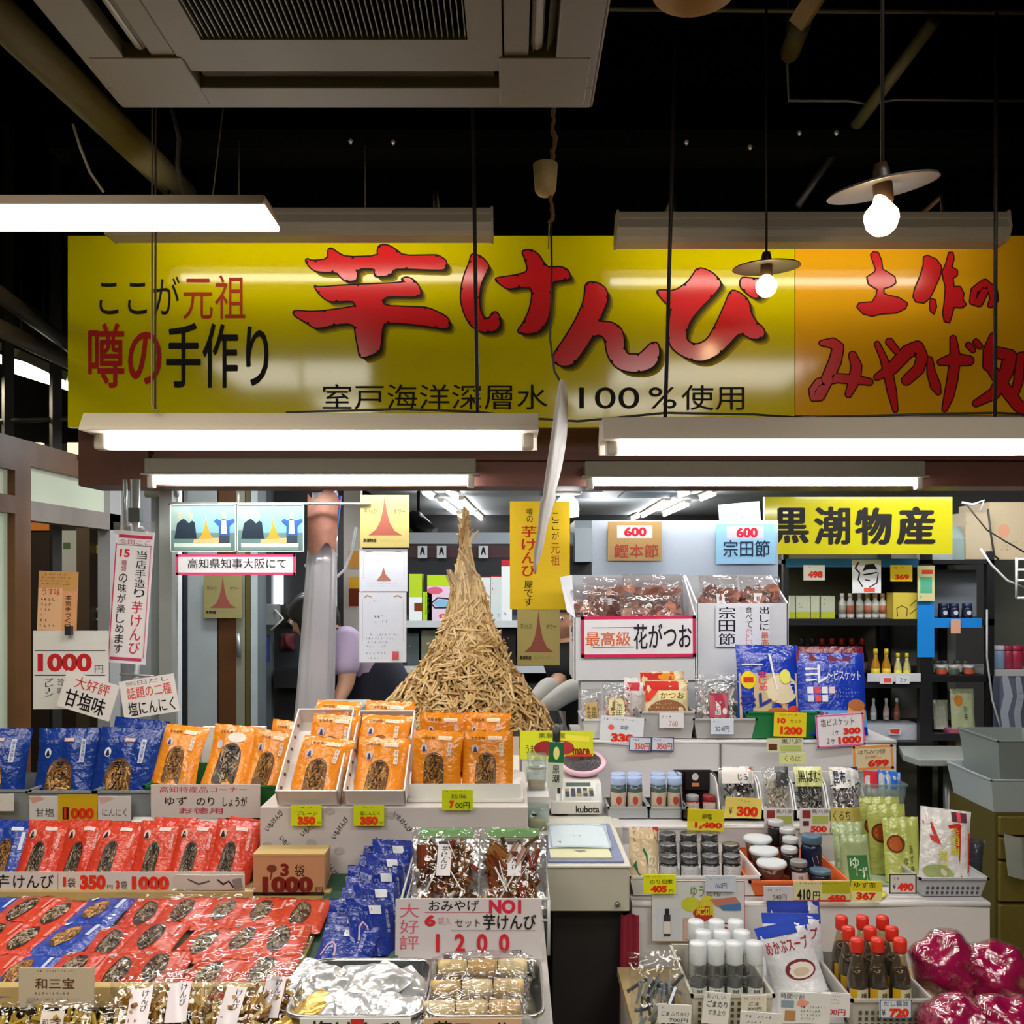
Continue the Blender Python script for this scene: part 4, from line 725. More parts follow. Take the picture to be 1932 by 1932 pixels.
for i in range(9000):
    t = rd.random(); c, r = axis(t)
    if rd.random() > (r*F/TY+16)/200*.72: continue
    c, r = axis(t); a = rd.uniform(0, math.pi*2)
    if math.sin(a) > .55 and rd.random() < .75: a = -a
    n = Vector((math.cos(a), math.sin(a)*.7, 0)); t2 = min(1, t+.02); sl = (axis(t2)[0]-c)+n*(axis(t2)[1]-r); sl.normalize(); tg = Vector((-math.sin(a), math.cos(a)*.7, 0))
    up = max(0, min(1, (.62-t)/.26)); an = rd.gauss(0, .2+1.3*(1-up)); d = sl*math.cos(an)+tg*math.sin(an)+n*rd.uniform(-.25, .35)*(1-up)
    L = rd.uniform(.045, .085)*(1+.5*up); stick(c+n*r*rd.uniform(.8, 1.03), d, L, rd.uniform(.0026, .004), rd.choice(SC_))
for i in range(26):
    t = rd.uniform(.0, .1); c, r = axis(t); stick(c+Vector((rd.uniform(-1, 1)*r, rd.uniform(-1, 0)*r, -.02)), Vector((rd.uniform(-.1, .1), rd.uniform(-.1, .1), 1)), .09, .0035, rd.choice(SC_))
stick(P(897, 1007, TY-.02), Vector((1, 0, 1)), .03, .0028, SC_[2])
tag(mb.build('sweet_potato_stick_tower'), 'tall pointed tower of golden fried sweet potato sticks on the tray', 'snack tower')
for l, r, c in (('grey box left of the tower tray', (606, 1322, 690, 1372), 'aeb0ac'), ('tan carton end left of the tower tray', (663, 1327, 718, 1370), 'b5a272')):
    s = 3.5/F; w, h = (r[2]-r[0])*s, (r[3]-r[1])*s; mb = MB(); mb.span((-w/2, 0, 0), (w/2, .2, h-.012), m(c, rough=.5)); mb.span((-w/2-.004, -.004, h-.03), (w/2+.004, .204, h), m(c, rough=.5)); Yb = 3.4 if 'grey' in l else 3.3
    p = P((r[0]+r[2])/2, 0, Yb); o = mb.build('storage_box', None, (p.x-.02-(.02 if 'tan' in l else 0), 3.12 if 'tan' in l else 3.41, zc-.059), bev=.003); tag(o, l, 'box')
# trousers for the two workers (they stand behind the counters)
for pr_ in [o for o in COL.objects if o.name.startswith('person') and o.parent is None]:
    bd = [c for c in pr_.children if c.name.startswith('body')][0]; vs = bd.data.vertices; p0 = vs[0].co
    n = [i for i, v in enumerate(vs) if abs(v.co.z-.47) < 1e-4]
    V = [(p0.copy(), (.16, .13))]; E = []
    for i in n:
        k = len(V); V += [(vs[i-1].co.copy(), .095), (vs[i].co.copy(), .075), (vs[i+1].co.copy(), .062)]; E += [(0, k), (k, k+1), (k+1, k+2)]
    skin('trousers', V, E, 0, m('1c1e26', rough=.8), pr_)
    for i in n:
        mb = MB(); mb.lathe(vs[i+2].co+Vector((0, 0, -.045)), [(.05, 0), (.055, .03), (.05, .075), (.03, .085)], m('20201f', rough=.5), 12); mb.build('shoe', pr_)
# ------------------------------------------------------------------ left counter
WD = m('c9ad72', rough=.45, noise=.12, ns=20); WDD = m('8a7748', rough=.5, noise=.15, ns=12); CLO = m('d8d4d2', rough=.8, noise=.04, ns=8, bump=.15, bs=8)
root = empty('display_stand', (-1.2, 2.2, 0), 'stepped wooden display stand carrying the sweet bags at the left', 'display stand')
o_ = Vector((-1.2, 2.2, 0))
def dsp(name, a, b, mat, bev=.002): mb = MB(); mb.span(Vector(a)-o_, Vector(b)-o_, mat); return mb.build(name, root, bev=bev)
XL, XR = -2.0, -.43
mb = MB(); mb.extr([(1.78-2.2, .735), (2.2-2.2, .772), (0, .785), (1.78-2.2, .748)], XL+1.2, XR+1.2, WDD); mb.build('tilted_shelf', root)
dsp('front_rail', (XL, 1.755, .735), (XR-.04, 1.778, .775), WD); dsp('back_rail', (XL, 2.2, .77), (XR, 2.222, .805), WD); dsp('shelf', (XL, 2.222, .785), (-.63, 2.47, .80), WDD); dsp('shelf', (XL, 2.47, .875), (-.635, 3.0, .893), WDD); dsp('riser', (XL, 2.47, .80), (-.635, 2.485, .875), WDD)
dsp('front_shelf', (XL, 1.5, .66), (XR, 1.755, .68), WDD); dsp('body', (XL, 1.55, 0), (XR-.02, 2.95, .66), m('4a4032', rough=.6)); dsp('body', (XL, 2.3, .66), (-.65, 2.95, .785), m('4a4032', rough=.6)); 
root = empty('goods_table', (-.17, 2.0, 0), 'cloth covered table under the sachets, foil bags and trays', 'table'); o_ = Vector((-.17, 2.0, 0))
dsp('table_top', (-.43, 1.52, .715), (.075, 2.75, .735), m('cfcac4', rough=.6)); dsp('skirt', (-.425, 1.55, 0), (.07, 2.7, .715), CLO)
for x in (-.42, .065):
    for y in (1.53, 2.73): pass
# bag kinds
SC1 = lambda col, x0, y0, x1, y1, r, s: ('s', col, x0, y0, x1, y1, r, s)
blue = sweet_bag_kind('blue', .168, .235, .05, '17388a', (.44, .67, .22, .32), [('e', 'd4daea', .2, .29, .055, .055), ('p', '141c3a', [(.165, .325), (.185, .265), (.21, .26), (.235, .325), (.2, .335)]), ('r', 'c8d0e6', .73, .13, .81, .40), ('v', '海洋深層水', '28386e', .745, .15, .795, .39), ('t', 'うす塩', '8fa2d0', .16, .14, .36, .18), ('r', 'd9b8b4', .46, .12, .62, .16)], (1, 2, 3))
orange = sweet_bag_kind('orange', .125, .175, .04, 'e58a1e', (.46, .68, .2, .3), [('t', '土佐名物', '4a3a2a', .16, .11, .44, .16, .01), ('r', 'f0d8c0', .5, .1, .78, .17), ('s', 'c4622a', .52, .11, .76, .16, 1, 4), ('e', 'cfc4c8', .24, .32, .07, .07), ('p', '3a3a6a', [(.2, .37), (.22, .29), (.25, .28), (.28, .37), (.24, .38)]), ('r', 'f2e0cc', .72, .22, .8, .44), ('v', '手作り', '8a5a3a', .73, .23, .79, .43)], (11, 12, 13), dark=False)
orange_w = sweet_bag_kind('orange', .125, .175, .04, 'e88c22', (.48, .64, .24, .33), [('t', '土佐名物', '4a3a2a', .16, .11, .44, .16, .01), ('e', 'f2e6da', .55, .22, .2, .08), ('e', 'cfc4c8', .2, .34, .07, .07)], (15,), dark=True)
red = sweet_bag_kind('red', .112, .165, .034, 'c63a24', (.44, .66, .145, .29), [('e', 'dcbcb4', .22, .26, .08, .075), ('p', '2a1414', [(.165, .32), (.19, .23), (.22, .21), (.27, .31), (.22, .33)]), ('r', 'f0d6d0', .48, .14, .74, .2), ('s', 'a83a34', .5, .15, .72, .19, 1, 4), ('r', 'd07a70', .78, .22, .85, .5), ('v', '手作り', 'f0dcd6', .785, .24, .845, .48)], (21, 22, 23, 24), dark=True, white='f0e0dc')
flatr = sweet_bag_kind('flatred', .112, .155, .022, 'cc422a', (.48, .55, .2, .34), [('e', 'e0c4bc', .2, .16, .07, .06), ('p', '2a1414', [(.16, .2), (.19, .13), (.21, .13), (.245, .2)]), ('r', 'f0d6d0', .5, .07, .78, .12), ('r', 'dc8a7e', .82, .2, .88, .5)], (31, 32, 33, 34), flat=True, dark=True, title=False)
flatb = sweet_bag_kind('flatblue', .112, .155, .022, '2446a8', (.46, .55, .2, .32), [('r', 'd4daea', .6, .07, .82, .12), ('r', 'c8d0e6', .8, .18, .87, .5), ('e', 'd4daea', .2, .16, .07, .06)], (41, 42), flat=True, title=False)
# ---- back row: blue bags in grey tubs
z3 = .8935
def tub(name, label, x0, x1, y0, y1, Ya, Yb, mat, cat='container', z=None, flare=.012, parts=(), th=.004, rot=(0, 0, 0), group=None, slots=False):
    """open-topped tub with rim; bottom edge at y1 (or z), front top at y0"""
    a, b = P(x0, y1, Ya), P(x1, y1, Ya); z = a.z if z is None else z; h = P(0, y0, Ya).z-z; w = b.x-a.x; d = Yb-Ya; mb = MB(); f = flare
    O = [(-w/2-f, -f), (w/2+f, -f), (w/2+f, d+f), (-w/2-f, d+f)]; I = [(-w/2, 0), (w/2, 0), (w/2, d), (-w/2, d)]; t = th
    O2 = [(-w/2-f+t, -f+t), (w/2+f-t, -f+t), (w/2+f-t, d+f-t), (-w/2-f+t, d+f-t)]; I2 = [(-w/2+t, t), (w/2-t, t), (w/2-t, d-t), (-w/2+t, d-t)]
    vs = [(*p, 0) for p in I]+[(*p, h) for p in O]+[(*p, h) for p in O2]+[(*p, t) for p in I2]
    mb.add(vs, [(j*4+i, j*4+(i+1) % 4, (j+1)*4+(i+1) % 4, (j+1)*4+i) for j in range(3) for i in range(4)]+[(3, 2, 1, 0), (12, 13, 14, 15)], mat)
    r = .006
    for p, q in zip(O, O[1:]+O[:1]): mb.box(((p[0]+q[0])/2, (p[1]+q[1])/2, h), (abs(q[0]-p[0])+r, abs(q[1]-p[1])+r, r), mat)
    if slots:
        ns = max(4, int(w/.013)); k = f/h
        for j in range(max(2, int(h/.016))):
            for i in range(ns):
                zz = h*.2+j*.013; 
                if zz < h*.8: x = -w/2+.01+(w-.02)*i/(ns-1); mb.box((x, -k*zz-.0004, zz), (.006, .0016, .007), m('4a4844', rough=.7))
    c = (a+b)/2; o = mb.build(name, None, (c.x, Ya, z), rot); return tag(o, label, cat, group)
GT = m('8e9496', rough=.25, noise=.05); 
tub('grey_tub', 'grey plastic tub holding the blue bag at the left picture edge', -70, 54, 1490, 1545, 2.49, 2.68, GT, z=z3)
tub('grey_tub', 'grey plastic tub left of the dark yellow price tag', 64, 178, 1492, 1548, 2.49, 2.68, GT, z=z3)
tub('grey_tub', 'grey plastic tub right of the dark yellow price tag', 188, 282, 1492, 1548, 2.49, 2.68, GT, z=z3)
def bags(name, kind, L, labf, cat, group, z=None):
    for i, (px, py, Y, lean, yaw, rl, sc) in enumerate(L):
        p = P(px, py, Y); 
        if z is not None: p.z = z
        put_bag(name, kind[i % len(kind)], p, (R(-lean), R(rl), R(yaw)), labf(i), cat, group, sc)
BL = [('blue sweet bag cut off at the left edge, in the back row'), 'blue sweet bag standing in the tub left of the dark yellow price tag', 'blue sweet bag in the tub right of the dark yellow price tag', 'blue sweet bag tucked behind the blue bag nearest the orange bags']
bags('sweet_bag', blue, [(-18, 0, 2.54, 12, 12, 3, None), (118, 0, 2.54, 10, 4, 0, None), (228, 0, 2.54, 11, 2, 3, None), (248, 0, 2.66, 8, -8, 4, (1, 1, 1.03))], lambda i: BL[i], 'snack bag', 'blue bags of the back row', z3+.006)
card('name_label', 'white handwritten label on a grey tub, left of the dark yellow price tag', 'label', (56, 1502, 116, 1549), 2.455, [('p', 'd9a090', [(.0, .05), (.3, .0), (.5, .1), (.1, .3)]), ('t', '甘塩', '4a4040', .2, .48, .78, .82)], 'dcd6d2', rough=.2)
card('name_label', 'white handwritten label on a grey tub, right of the dark yellow price tag', 'label', (185, 1502, 247, 1549), 2.455, [('p', 'd9b0a0', [(.0, .05), (.3, .0), (.5, .1), (.1, .3)]), ('t', 'にんにく', '6a6060', .14, .5, .88, .8)], 'dcd6d2', rough=.2)
card('name_label', 'blank looking white label at the left picture edge on the grey tub', 'label', (-40, 1498, 26, 1530), 2.455, [SC1('6a6060', .3, .3, .9, .8, 2, 4)], 'dcd6d2', rough=.2)
card('price_tag', 'dark yellow price tag with red 1000 between the blue bag labels', 'price tag', (110, 1499, 183, 1553), 2.45, [('r', 'caa818', 0, .0, 1, .1), ('r', '2a1a12', .12, .44, .28, .86), ('t', '1', 'e8381c', .16, .46, .22, .84, .04), ('t', '000', 'e8381c', .33, .46, .93, .84, .06)], 'd6ab14')
# ---- orange bags with green crate and board
GR = m('1f6a34', rough=.4)
tub('green_crate', 'green crate behind the handwritten flavour board', 284, 526, 1482, 1545, 2.50, 2.78, GR, z=z3, slots=False)
OL = ['leftmost orange bag above the handwritten flavour board', 'middle orange bag with pale print above the handwritten flavour board', 'right orange bag above the handwritten flavour board', 'orange bag half hidden behind the right one above the handwritten flavour board']
bags('sweet_bag', [orange[0], orange_w[0], orange[1], orange[2]], [(326, 1484, 2.55, 28, 0, 6, None), (422, 1486, 2.55, 28, 0, 5, (1.05, 1, 1.03)), (492, 1488, 2.55, 27, 0, 8, (.9, 1, .95)), (528, 1470, 2.6, 24, -6, 6, (.9, 1, .95))], lambda i: OL[i], 'snack bag', 'orange bags over the flavour board')
mb = MB(); w = .19; mb.extr([(-w/2, 0), (w/2, 0), (w/2, .03), (-w/2, .03)], 0, .2, m('e0dcd6', rough=.6), 'z'); tag(mb.build('white_carton', None, (P(445, 0, 2.85).x, 2.82, z3)), 'white carton rim behind the orange bags at the left', 'carton')
card('flavour_board', 'white board with handwritten flavours under the orange bags', 'sign', (285, 1480, 491, 1543), 2.46, [('t', '高知特産品コーナー', 'c83a5a', .08, .06, .88, .24), ('t', 'ゆず', '2a2626', .13, .36, .33, .62, .012), ('t', 'のり', '2a2626', .42, .38, .58, .62, .012), ('t', 'しょうが', '2a2626', .66, .36, .88, .64, .012), ('t', 'お徳用', 'c83a5a', .26, .68, .66, .86)], 'dcd2cb')
card('paper_sheet', 'loose white paper edge under the handwritten flavour board', 'paper', (250, 1540, 425, 1553), 2.47, [], 'd9d4ce', pitch=-60)
# ---- red standing bags behind the price strip
RL = ['standing red sweet bag, %s from the left above the long price strip' % ORD[i] for i in range(6)]+['standing red bag tucked behind the last one, above the long price strip', 'standing red bag tucked behind the fourth one, above the long price strip']
bags('sweet_bag', red, [(58, 0, 2.26, 43, 2, 2, None), (130, 0, 2.26, 42, -3, 0, None), (201, 0, 2.26, 43, 3, 3, None), (277, 0, 2.26, 44, 0, 2, None), (348, 0, 2.26, 43, 0, 4, None), (420, 0, 2.26, 42, -4, 4, (1.06, 1, 1)), (432, 0, 2.31, 45, -6, 6, (1.05, 1, 1)), (300, 0, 2.31, 47, 0, 2, None)], lambda i: RL[i], 'snack bag', 'red bags standing above the price strip', .804)
bags('sweet_bag', [sweet_bag_kind('blue', .112, .165, .034, '1c3a94', (.44, .64, .17, .32), [('r', 'd4daea', .48, .14, .74, .2), ('r', 'c8d0e6', .74, .22, .82, .5)], (51,))[0]], [(-8, 0, 2.26, 43, 4, 3, None)], lambda i: 'standing blue bag at the left end of the red bag row', 'snack bag', None, .804)
card('price_strip', 'long white strip with brush lettering and red prices under the red bags', 'sign', (-60, 1645, 461, 1681), 2.215, [('t', '芋', '2a2422', .08, .14, .15, .84, .012), ('t', 'けんび', '2a2422', .165, .14, .31, .84, .012), ('r', '9a948e', .325, .05, .327, 1), ('t', '1', 'e0341c', .345, .25, .356, .75, .06), ('t', '袋', '3a2a2a', .362, .3, .39, .78), ('t', '350', 'e8361a', .407, .14, .50, .9, .06), ('t', '円', '3a2a2a', .505, .66, .525, .86), ('t', '3', 'e0341c', .537, .42, .55, .86, .06), ('t', '袋', '3a2a2a', .555, .45, .578, .86), ('t', '1000', 'e8361a', .595, .2, .73, .92, .06), ], 'dcd4cb')
card('torn_paper', 'crumpled printed paper at the right end of the long price strip', 'paper', (330, 1650, 462, 1678), 2.205, [('l', '5a5450', [(.2, .3, .1), (.35, .6, .12), (.5, .4, .1)]), ('l', '3a3430', [(.62, .3, .1), (.7, .6, .14), (.78, .4, .1), (.84, .8, .12)]), ('p', '8a8480', [(.82, .3), (.95, .2), (.98, .9), (.86, .95)])], 'cfc8be', curl=.004)
root = empty('price_box', P(545, 1690, 2.2), 'tan box with a brown bulk price print beside the blue sachets', 'box'); s = 2.2/F; w, h = 134*s, 76*s; mb = MB(); mb.span((-w/2, 0, 0), (w/2, .07, h), m('c4936a', rough=.5, noise=.06)); fm = flatmap(w, h, 0)
mb.ops(lambda u, v, k: fm(u, v, k)+Vector((0, 0, h/2)), [('t', '3', '7a2418', .38, .2, .5, .52, .05), ('t', '袋', '3a2018', .58, .22, .72, .52), ('e', '7a3a2a', .26, .32, .07, .09), ('l', '7a3a2a', [(.26, .42, .04), (.24, .6, .03)]), ('t', '1000', '7a2418', .13, .52, .84, .92, .06), ('t', '円', '3a2018', .88, .78, .98, .9)], asp=w/h); mb.build('box_body', root, bev=.002)
mb = MB(); mb.span((-w/2-.001, -.001, h), (w/2+.001, .071, h+.004), WD); mb.build('box_lid', root)
# ---- flat bags on the tilted shelf
FL = [(-20, 1706, 0), (45, 1706, 1), (112, 1708, 1), (190, 1712, 0), (280, 1716, 1), (352, 1720, 1), (424, 1722, 1), (497, 1726, 1), (568, 1730, 1),
      (-20, 1768, 1), (52, 1772, 1), (128, 1772, 0), (212, 1774, 1), (290, 1776, 1), (385, 1782, 1), (457, 1784, 1), (528, 1784, 1),
      (-28, 1824, 1), (48, 1828, 0), (138, 1822, 1), (226, 1826, 1), (305, 1832, 1), (395, 1832, 1), (492, 1836, 1)]
row_n = {0: 'back', 1: 'middle', 2: 'front'}; rd = random.Random(6); cnt = {}
for i, (px, py, rd_) in enumerate(FL):
    row = 0 if i < 9 else 1 if i < 17 else 2; cnt[row] = cnt.get(row, 0)+1; Y = (2.10, 1.965, 1.835)[row]
    Y += rd.uniform(-.012, .012); z = .748+(Y-.078-1.78)*.088+.009+(.004 if i % 2 else 0); X = (px-966)/F*Y
    kind = flatr if rd_ else flatb
    L = .155; tilt = math.degrees(math.atan(.088))
    put_bag('flat_sweet_bag', kind[i % len(kind)], (X, Y-L/2, z), (R(-90+tilt+1.2), 0, R(rd.uniform(-8, 4))), 'flat %s snack bag, %s from the left in the %s row of the tilted shelf' % ('red' if rd_ else 'blue', ORD[cnt[row]-1], row_n[row]), 'snack bag', 'flat snack bags on the tilted shelf')
mb = MB(); mb.grid(lambda u, v: Vector((-.92+u*.5, 1.80+v*.4, .783+v*.036+.005*math.sin(9*u)*math.sin(7*v+u*4))), 14, 12, film('ffffff', .012, .16, .08, .9, 22)); tag(mb.build('clear_sheet_hanging'), 'clear plastic sheet lying over the flat red bags at the right', 'plastic sheet')
# ---- front left: wasanbon card, yellow bags, clear sacks
card('name_card', 'cream card with three brown characters standing at the front left', 'card', (36, 1826, 178, 1900), 1.68, [SC1('6a4a3a', .24, .03, .8, .13, 1, 3), ('t', '和三宝', '6a3a22', .22, .25, .74, .52, .015), SC1('6a5a4a', .14, .58, .9, .7, 1, 5), SC1('6a5a4a', .18, .74, .8, .84, 1, 6), SC1('6a5a4a', .2, .88, .75, .97, 1, 7)], 'd8c6aa', rough=.4)
CLR = film('ffffff', .08, .4, .08, .9, 40); STK = [m(c, rough=.3) for c in ('a8772f', 'c79a55', '8a5a28', 'd8b878')]
def clear_sack(name, label, px, py, Y, w, h, d, z, lean, yaw, fill, lab=None, neck=True, group=None, seed=0, gap=.2):
    """clear bag (root) with its contents and sticker as parts"""
    rd = random.Random(seed); mb, mp = bag_mesh(w, h, d, '', seed, False, CLR)
    p = P(px, py, Y); p.z = z; o = mb.build(name, None, p, (R(-lean), 0, R(yaw))); tag(o, label, 'snack bag', group)
    cb = MB()
    for i in range(70):
        c = Vector((rd.uniform(-.36, .36)*w, rd.uniform(-.25, .25)*d, rd.uniform(.06, 1-gap-.1)*h)); v = Vector((rd.gauss(0, .5), rd.gauss(0, .3), rd.gauss(0, 1))); stick2(cb, c, v, rd.uniform(.03, .055)*w/.13, .003*w/.13, rd.choice(fill))
    cb.build('contents', o)
    if lab:
        u0, v0, u1, v1, L, bg = lab; sb = MB(); sb.grid(lambda u, v: mp(u0+u*(u1-u0), v0+v*(v1-v0), 2), 4, 6, m(bg, rough=.3)); sb.ops(lambda u, v, k: mp(u0+u*(u1-u0), v0+v*(v1-v0), k+2), L, asp=(u1-u0)*w/((v1-v0)*h)); sb.build('sticker', o)
    return o
def stick2(mb, c, d, L, w, mat):
    d = d.normalized(); a = d.cross(Vector((.3, .9, .2))).normalized()*w; b = d.cross(a).normalized()*w; p, e = c-d*L/2, c+d*L/2
    mb.add([p+a+b, p-a+b, p-a-b, p+a-b, e+a+b, e-a+b, e-a-b, e+a-b], [(0, 1, 5, 4), (1, 2, 6, 5), (2, 3, 7, 6), (3, 0, 4, 7), (0, 3, 2, 1), (4, 5, 6, 7)], mat)
YB = [m(c, rough=.35) for c in ('c9a53a', 'd8b850', 'b08a2a')]
lb = lambda t: (.3, .25, .62, .6, [('t', t, '6a4a3a', .1, .3, .9, .6, .01), SC1('8a6a5a', .1, .7, .9, .9, 1, 3)], 'e8d8c8')
clear_sack('sweet_sack', 'yellow sack with a small brown sticker under the cream card', 95, 1960, 1.62, .13, .12, .05, .69, 35, 3, YB, lb('和三宝'), seed=61)
clear_sack('sweet_sack', 'yellow sack right of the sticker sack under the cream card', 165, 1960, 1.62, .1, .11, .05, .69, 35, -8, YB, None, seed=62)
clear_sack('sweet_sack', 'yellow sack cut off by the bottom left corner', 15, 1960, 1.62, .1, .11, .05, .69, 35, 8, YB, None, seed=63)
SL_ = [(255, 1975, 1.62, 12, 71, 'clear sack with a slanted white label, beside the yellow sacks', -14), (335, 1975, 1.64, 10, 72, 'clear sack with a tall white label in the middle of the front left', -6), (425, 1975, 1.62, -4, 73, 'clear sack with a wide white label, left of the steel tray', 2), (500, 1970, 1.66, -10, 74, 'clear sack beside the rim of the steel tray', 6)]
for px, py, Y, yaw, sd, lbl, rl in SL_:
    clear_sack('clear_sack', lbl, px, py, Y, .13, .17, .06, .685, 40, yaw, STK, (.32, .2, .62, .62, [('v', 'けんび', '3a3034', .55, .05, .85, .6, .01), SC1('a85a6a', .08, .1, .45, .9, 4, sd)], 'efe4e6'), seed=sd, group='clear sacks at the front left')
CS = [(375, 1835, 1.74, 'small white label high on the clear sacks', 58, 26, -8), (470, 1868, 1.68, 'small white label at the right of the clear sacks', 52, 24, -12)]
# ---- white printed block with orange bags in two tilted trays
PW = m('cfc6c2', rough=.5, noise=.03, ns=8); root = empty('display_box', (-.3, 2.3, .735), 'white display block printed with slanting black writing, under the orange bag trays', 'display box')
mb = MB(); X0, X1 = P(490, 0, 2.3).x, .04; H = .245
mb.span((X0+.3, 0, 0), (X1+.3, .42, H), PW)
def bm(px, py, k): p = P(px, py, 2.3); return Vector((p.x+.3, -.0008-LAY*k, p.z-.735))
def dtext(tx, cx, cy, L, hgt, ang, col='2a2624'):
    a = R(ang); V, Fc = glyphs(tx, .012); mb.add([bm(cx+(x-.5)*L*math.cos(a)+(y-.5)*hgt*math.sin(a), cy+(x-.5)*L*math.sin(a)-(y-.5)*hgt*math.cos(a), 1) for x, y in V], Fc, m(col, **INK))
for cx, cy, an in ((517, 1548, -50), (641, 1562, -55), (545, 1596, 48), (760, 1550, 48), (620, 1632, 50), (700, 1600, -52), (586, 1560, -40)): dtext('いもけんび', cx, cy, 46, 11, an)
for cx, cy in ((622, 1530), (505, 1595), (588, 1590), (738, 1538), (640, 1605)): mb.ops(bm, [('e', 'b9b0ac', cx, cy, 10, 7), ('s', '8a827e', cx-9, cy-5, cx+9, cy+5, 2, int(cx))])
mb.build('wrapped_front', root, bev=.003)
def tilt_tray(label, xa, xb, yf, Ya, Yb, za, zb, hgt=.035, w_extra=0):
    """shallow white cardboard tray leaning back"""
    a, b = P(xa, yf, Ya), P(xb, yf, Ya); w = b.x-a.x; L = math.hypot(Yb-Ya, zb-za); t = math.atan2(zb-za, Yb-Ya); mb = MB(); T = .004; W_ = m('e4e0dc', rough=.5, noise=.03)
    mb.span((-w/2, 0, 0), (w/2, L, T), W_)
    for q in ((-w/2, 0, -w/2+T, L), (w/2-T, 0, w/2, L), (-w/2, 0, w/2, T), (-w/2, L-T, w/2, L)): mb.span((q[0], q[1], T), (q[2], q[3], hgt), W_)
    for i in range(6): mb.ops(lambda u, v, k: Vector((-w/2+T+.0005*k, L*u, T+hgt*(1-v)*.8)), [('l', '4a4644', [(.1+.15*i, .3, .12), (.14+.15*i, .7, .12)])], asp=4)
    return tag(mb.build('paper_tray', None, ((a.x+b.x)/2, Ya, za), (t, 0, 0)), label, 'tray', 'white trays of orange bags')
tilt_tray('white tray of orange bags at the left, above the printed block', 524, 640, 1517, 2.31, 2.56, .982, 1.15, .05); tilt_tray('white tray of orange bags in the middle, above the printed block', 650, 766, 1517, 2.31, 2.56, .982, 1.145, .05)
GL_ = ['front orange bag in the left white tray', 'front orange bag in the middle white tray', 'orange bag behind the front one in the left white tray', 'orange bag behind the front one in the middle white tray']
bags('sweet_bag', orange, [(593, 1513, 2.335, 34, -6, 5, (1.12, 1, 1)), (708, 1513, 2.335, 34, -4, 2, (1.1, 1, 1)), (616, 1466, 2.42, 33, -4, 3, (1.05, 1, 1)), (716, 1466, 2.42, 33, -3, 2, (1.1, 1, 1))], lambda i: GL_[i], 'snack bag', 'orange bags in the white trays')
bags('sweet_bag', orange, [(620, 1436, 2.48, 32, -4, 3, (1, 1, 1)), (722, 1436, 2.48, 32, -3, 2, (1.1, 1, 1))], lambda i: ['rearmost orange bag in the left white tray', 'rearmost orange bag in the middle white tray'][i], 'snack bag', 'orange bags in the white trays')
# third tray on a white lid box
mb = MB(); a, b = P(768, 1553, 2.34), P(990, 1553, 2.34); mb.span((a.x, 2.34, .9805), (b.x-.003, 2.6, P(0, 1507, 2.34).z), m('dcdad4', rough=.45)); bx = mb.build('lid_box', None, bev=.003); tag(bx, 'flat white box under the right tray of orange bags', 'box')
zb3 = P(0, 1507, 2.34).z
mb = MB(); w = b.x-a.x; mb.extr([(0, 0), (0, .035), (.003, .035), (.003, .004), (.2, .07), (.2, .12), (.204, .12), (.204, 0)], a.x+.006, b.x-.012, m('e6e4e0', rough=.5)); o = mb.build('paper_tray', None, (0, 2.35, zb3)); tag(o, 'white tray with a curved front holding orange bags at the right', 'tray', 'white trays of orange bags')
GL2 = ['front left orange bag in the right white tray', 'front right orange bag in the right white tray', 'back left orange bag in the right white tray', 'back right orange bag in the right white tray']
bags('sweet_bag', orange, [(823, 1490, 2.375, 14, -2, 2, (1.05, 1, .86)), (918, 1490, 2.375, 14, 2, 1, (1.05, 1, .86)), (834, 1455, 2.45, 14, -2, 2, (1.05, 1, .88)), (918, 1455, 2.45, 14, 0, 1, (1.02, 1, .88))], lambda i: GL2[i], 'snack bag', 'orange bags in the white trays')
TG = [('yellow green tag with red price under the left tray of orange bags', (549, 1519, 607, 1558), 2.29), ('yellow green tag with red price under the middle tray of orange bags', (667, 1519, 725, 1558), 2.29)]
for l, r, Y in TG: card('price_tag', l, 'price tag', r, Y, [SC1('3a4a12', .3, .04, .8, .2, 1, 3), ('t', 'プレーン' if 'left' in l else '塩にんにく', '4a4a12', .2, .28, .86, .48), ('t', '350', 'e8401c', .22, .54, .8, .94, .07), ('t', '円', '5a4a12', .86, .78, .96, .9)], 'd4dc14')
card('price_tag', 'yellow green tag with red 7 under the right tray of orange bags', 'price tag', (834, 1490, 892, 1528), 2.288, [SC1('3a4a12', .1, .03, .8, .14, 1, 3), ('t', '珍味', '3a4a12', .3, .2, .8, .45), ('t', '7', 'e8401c', .24, .52, .4, .92, .1), ('t', '00円', '4a4a22', .44, .6, .9, .92, .02)], 'd2da16')
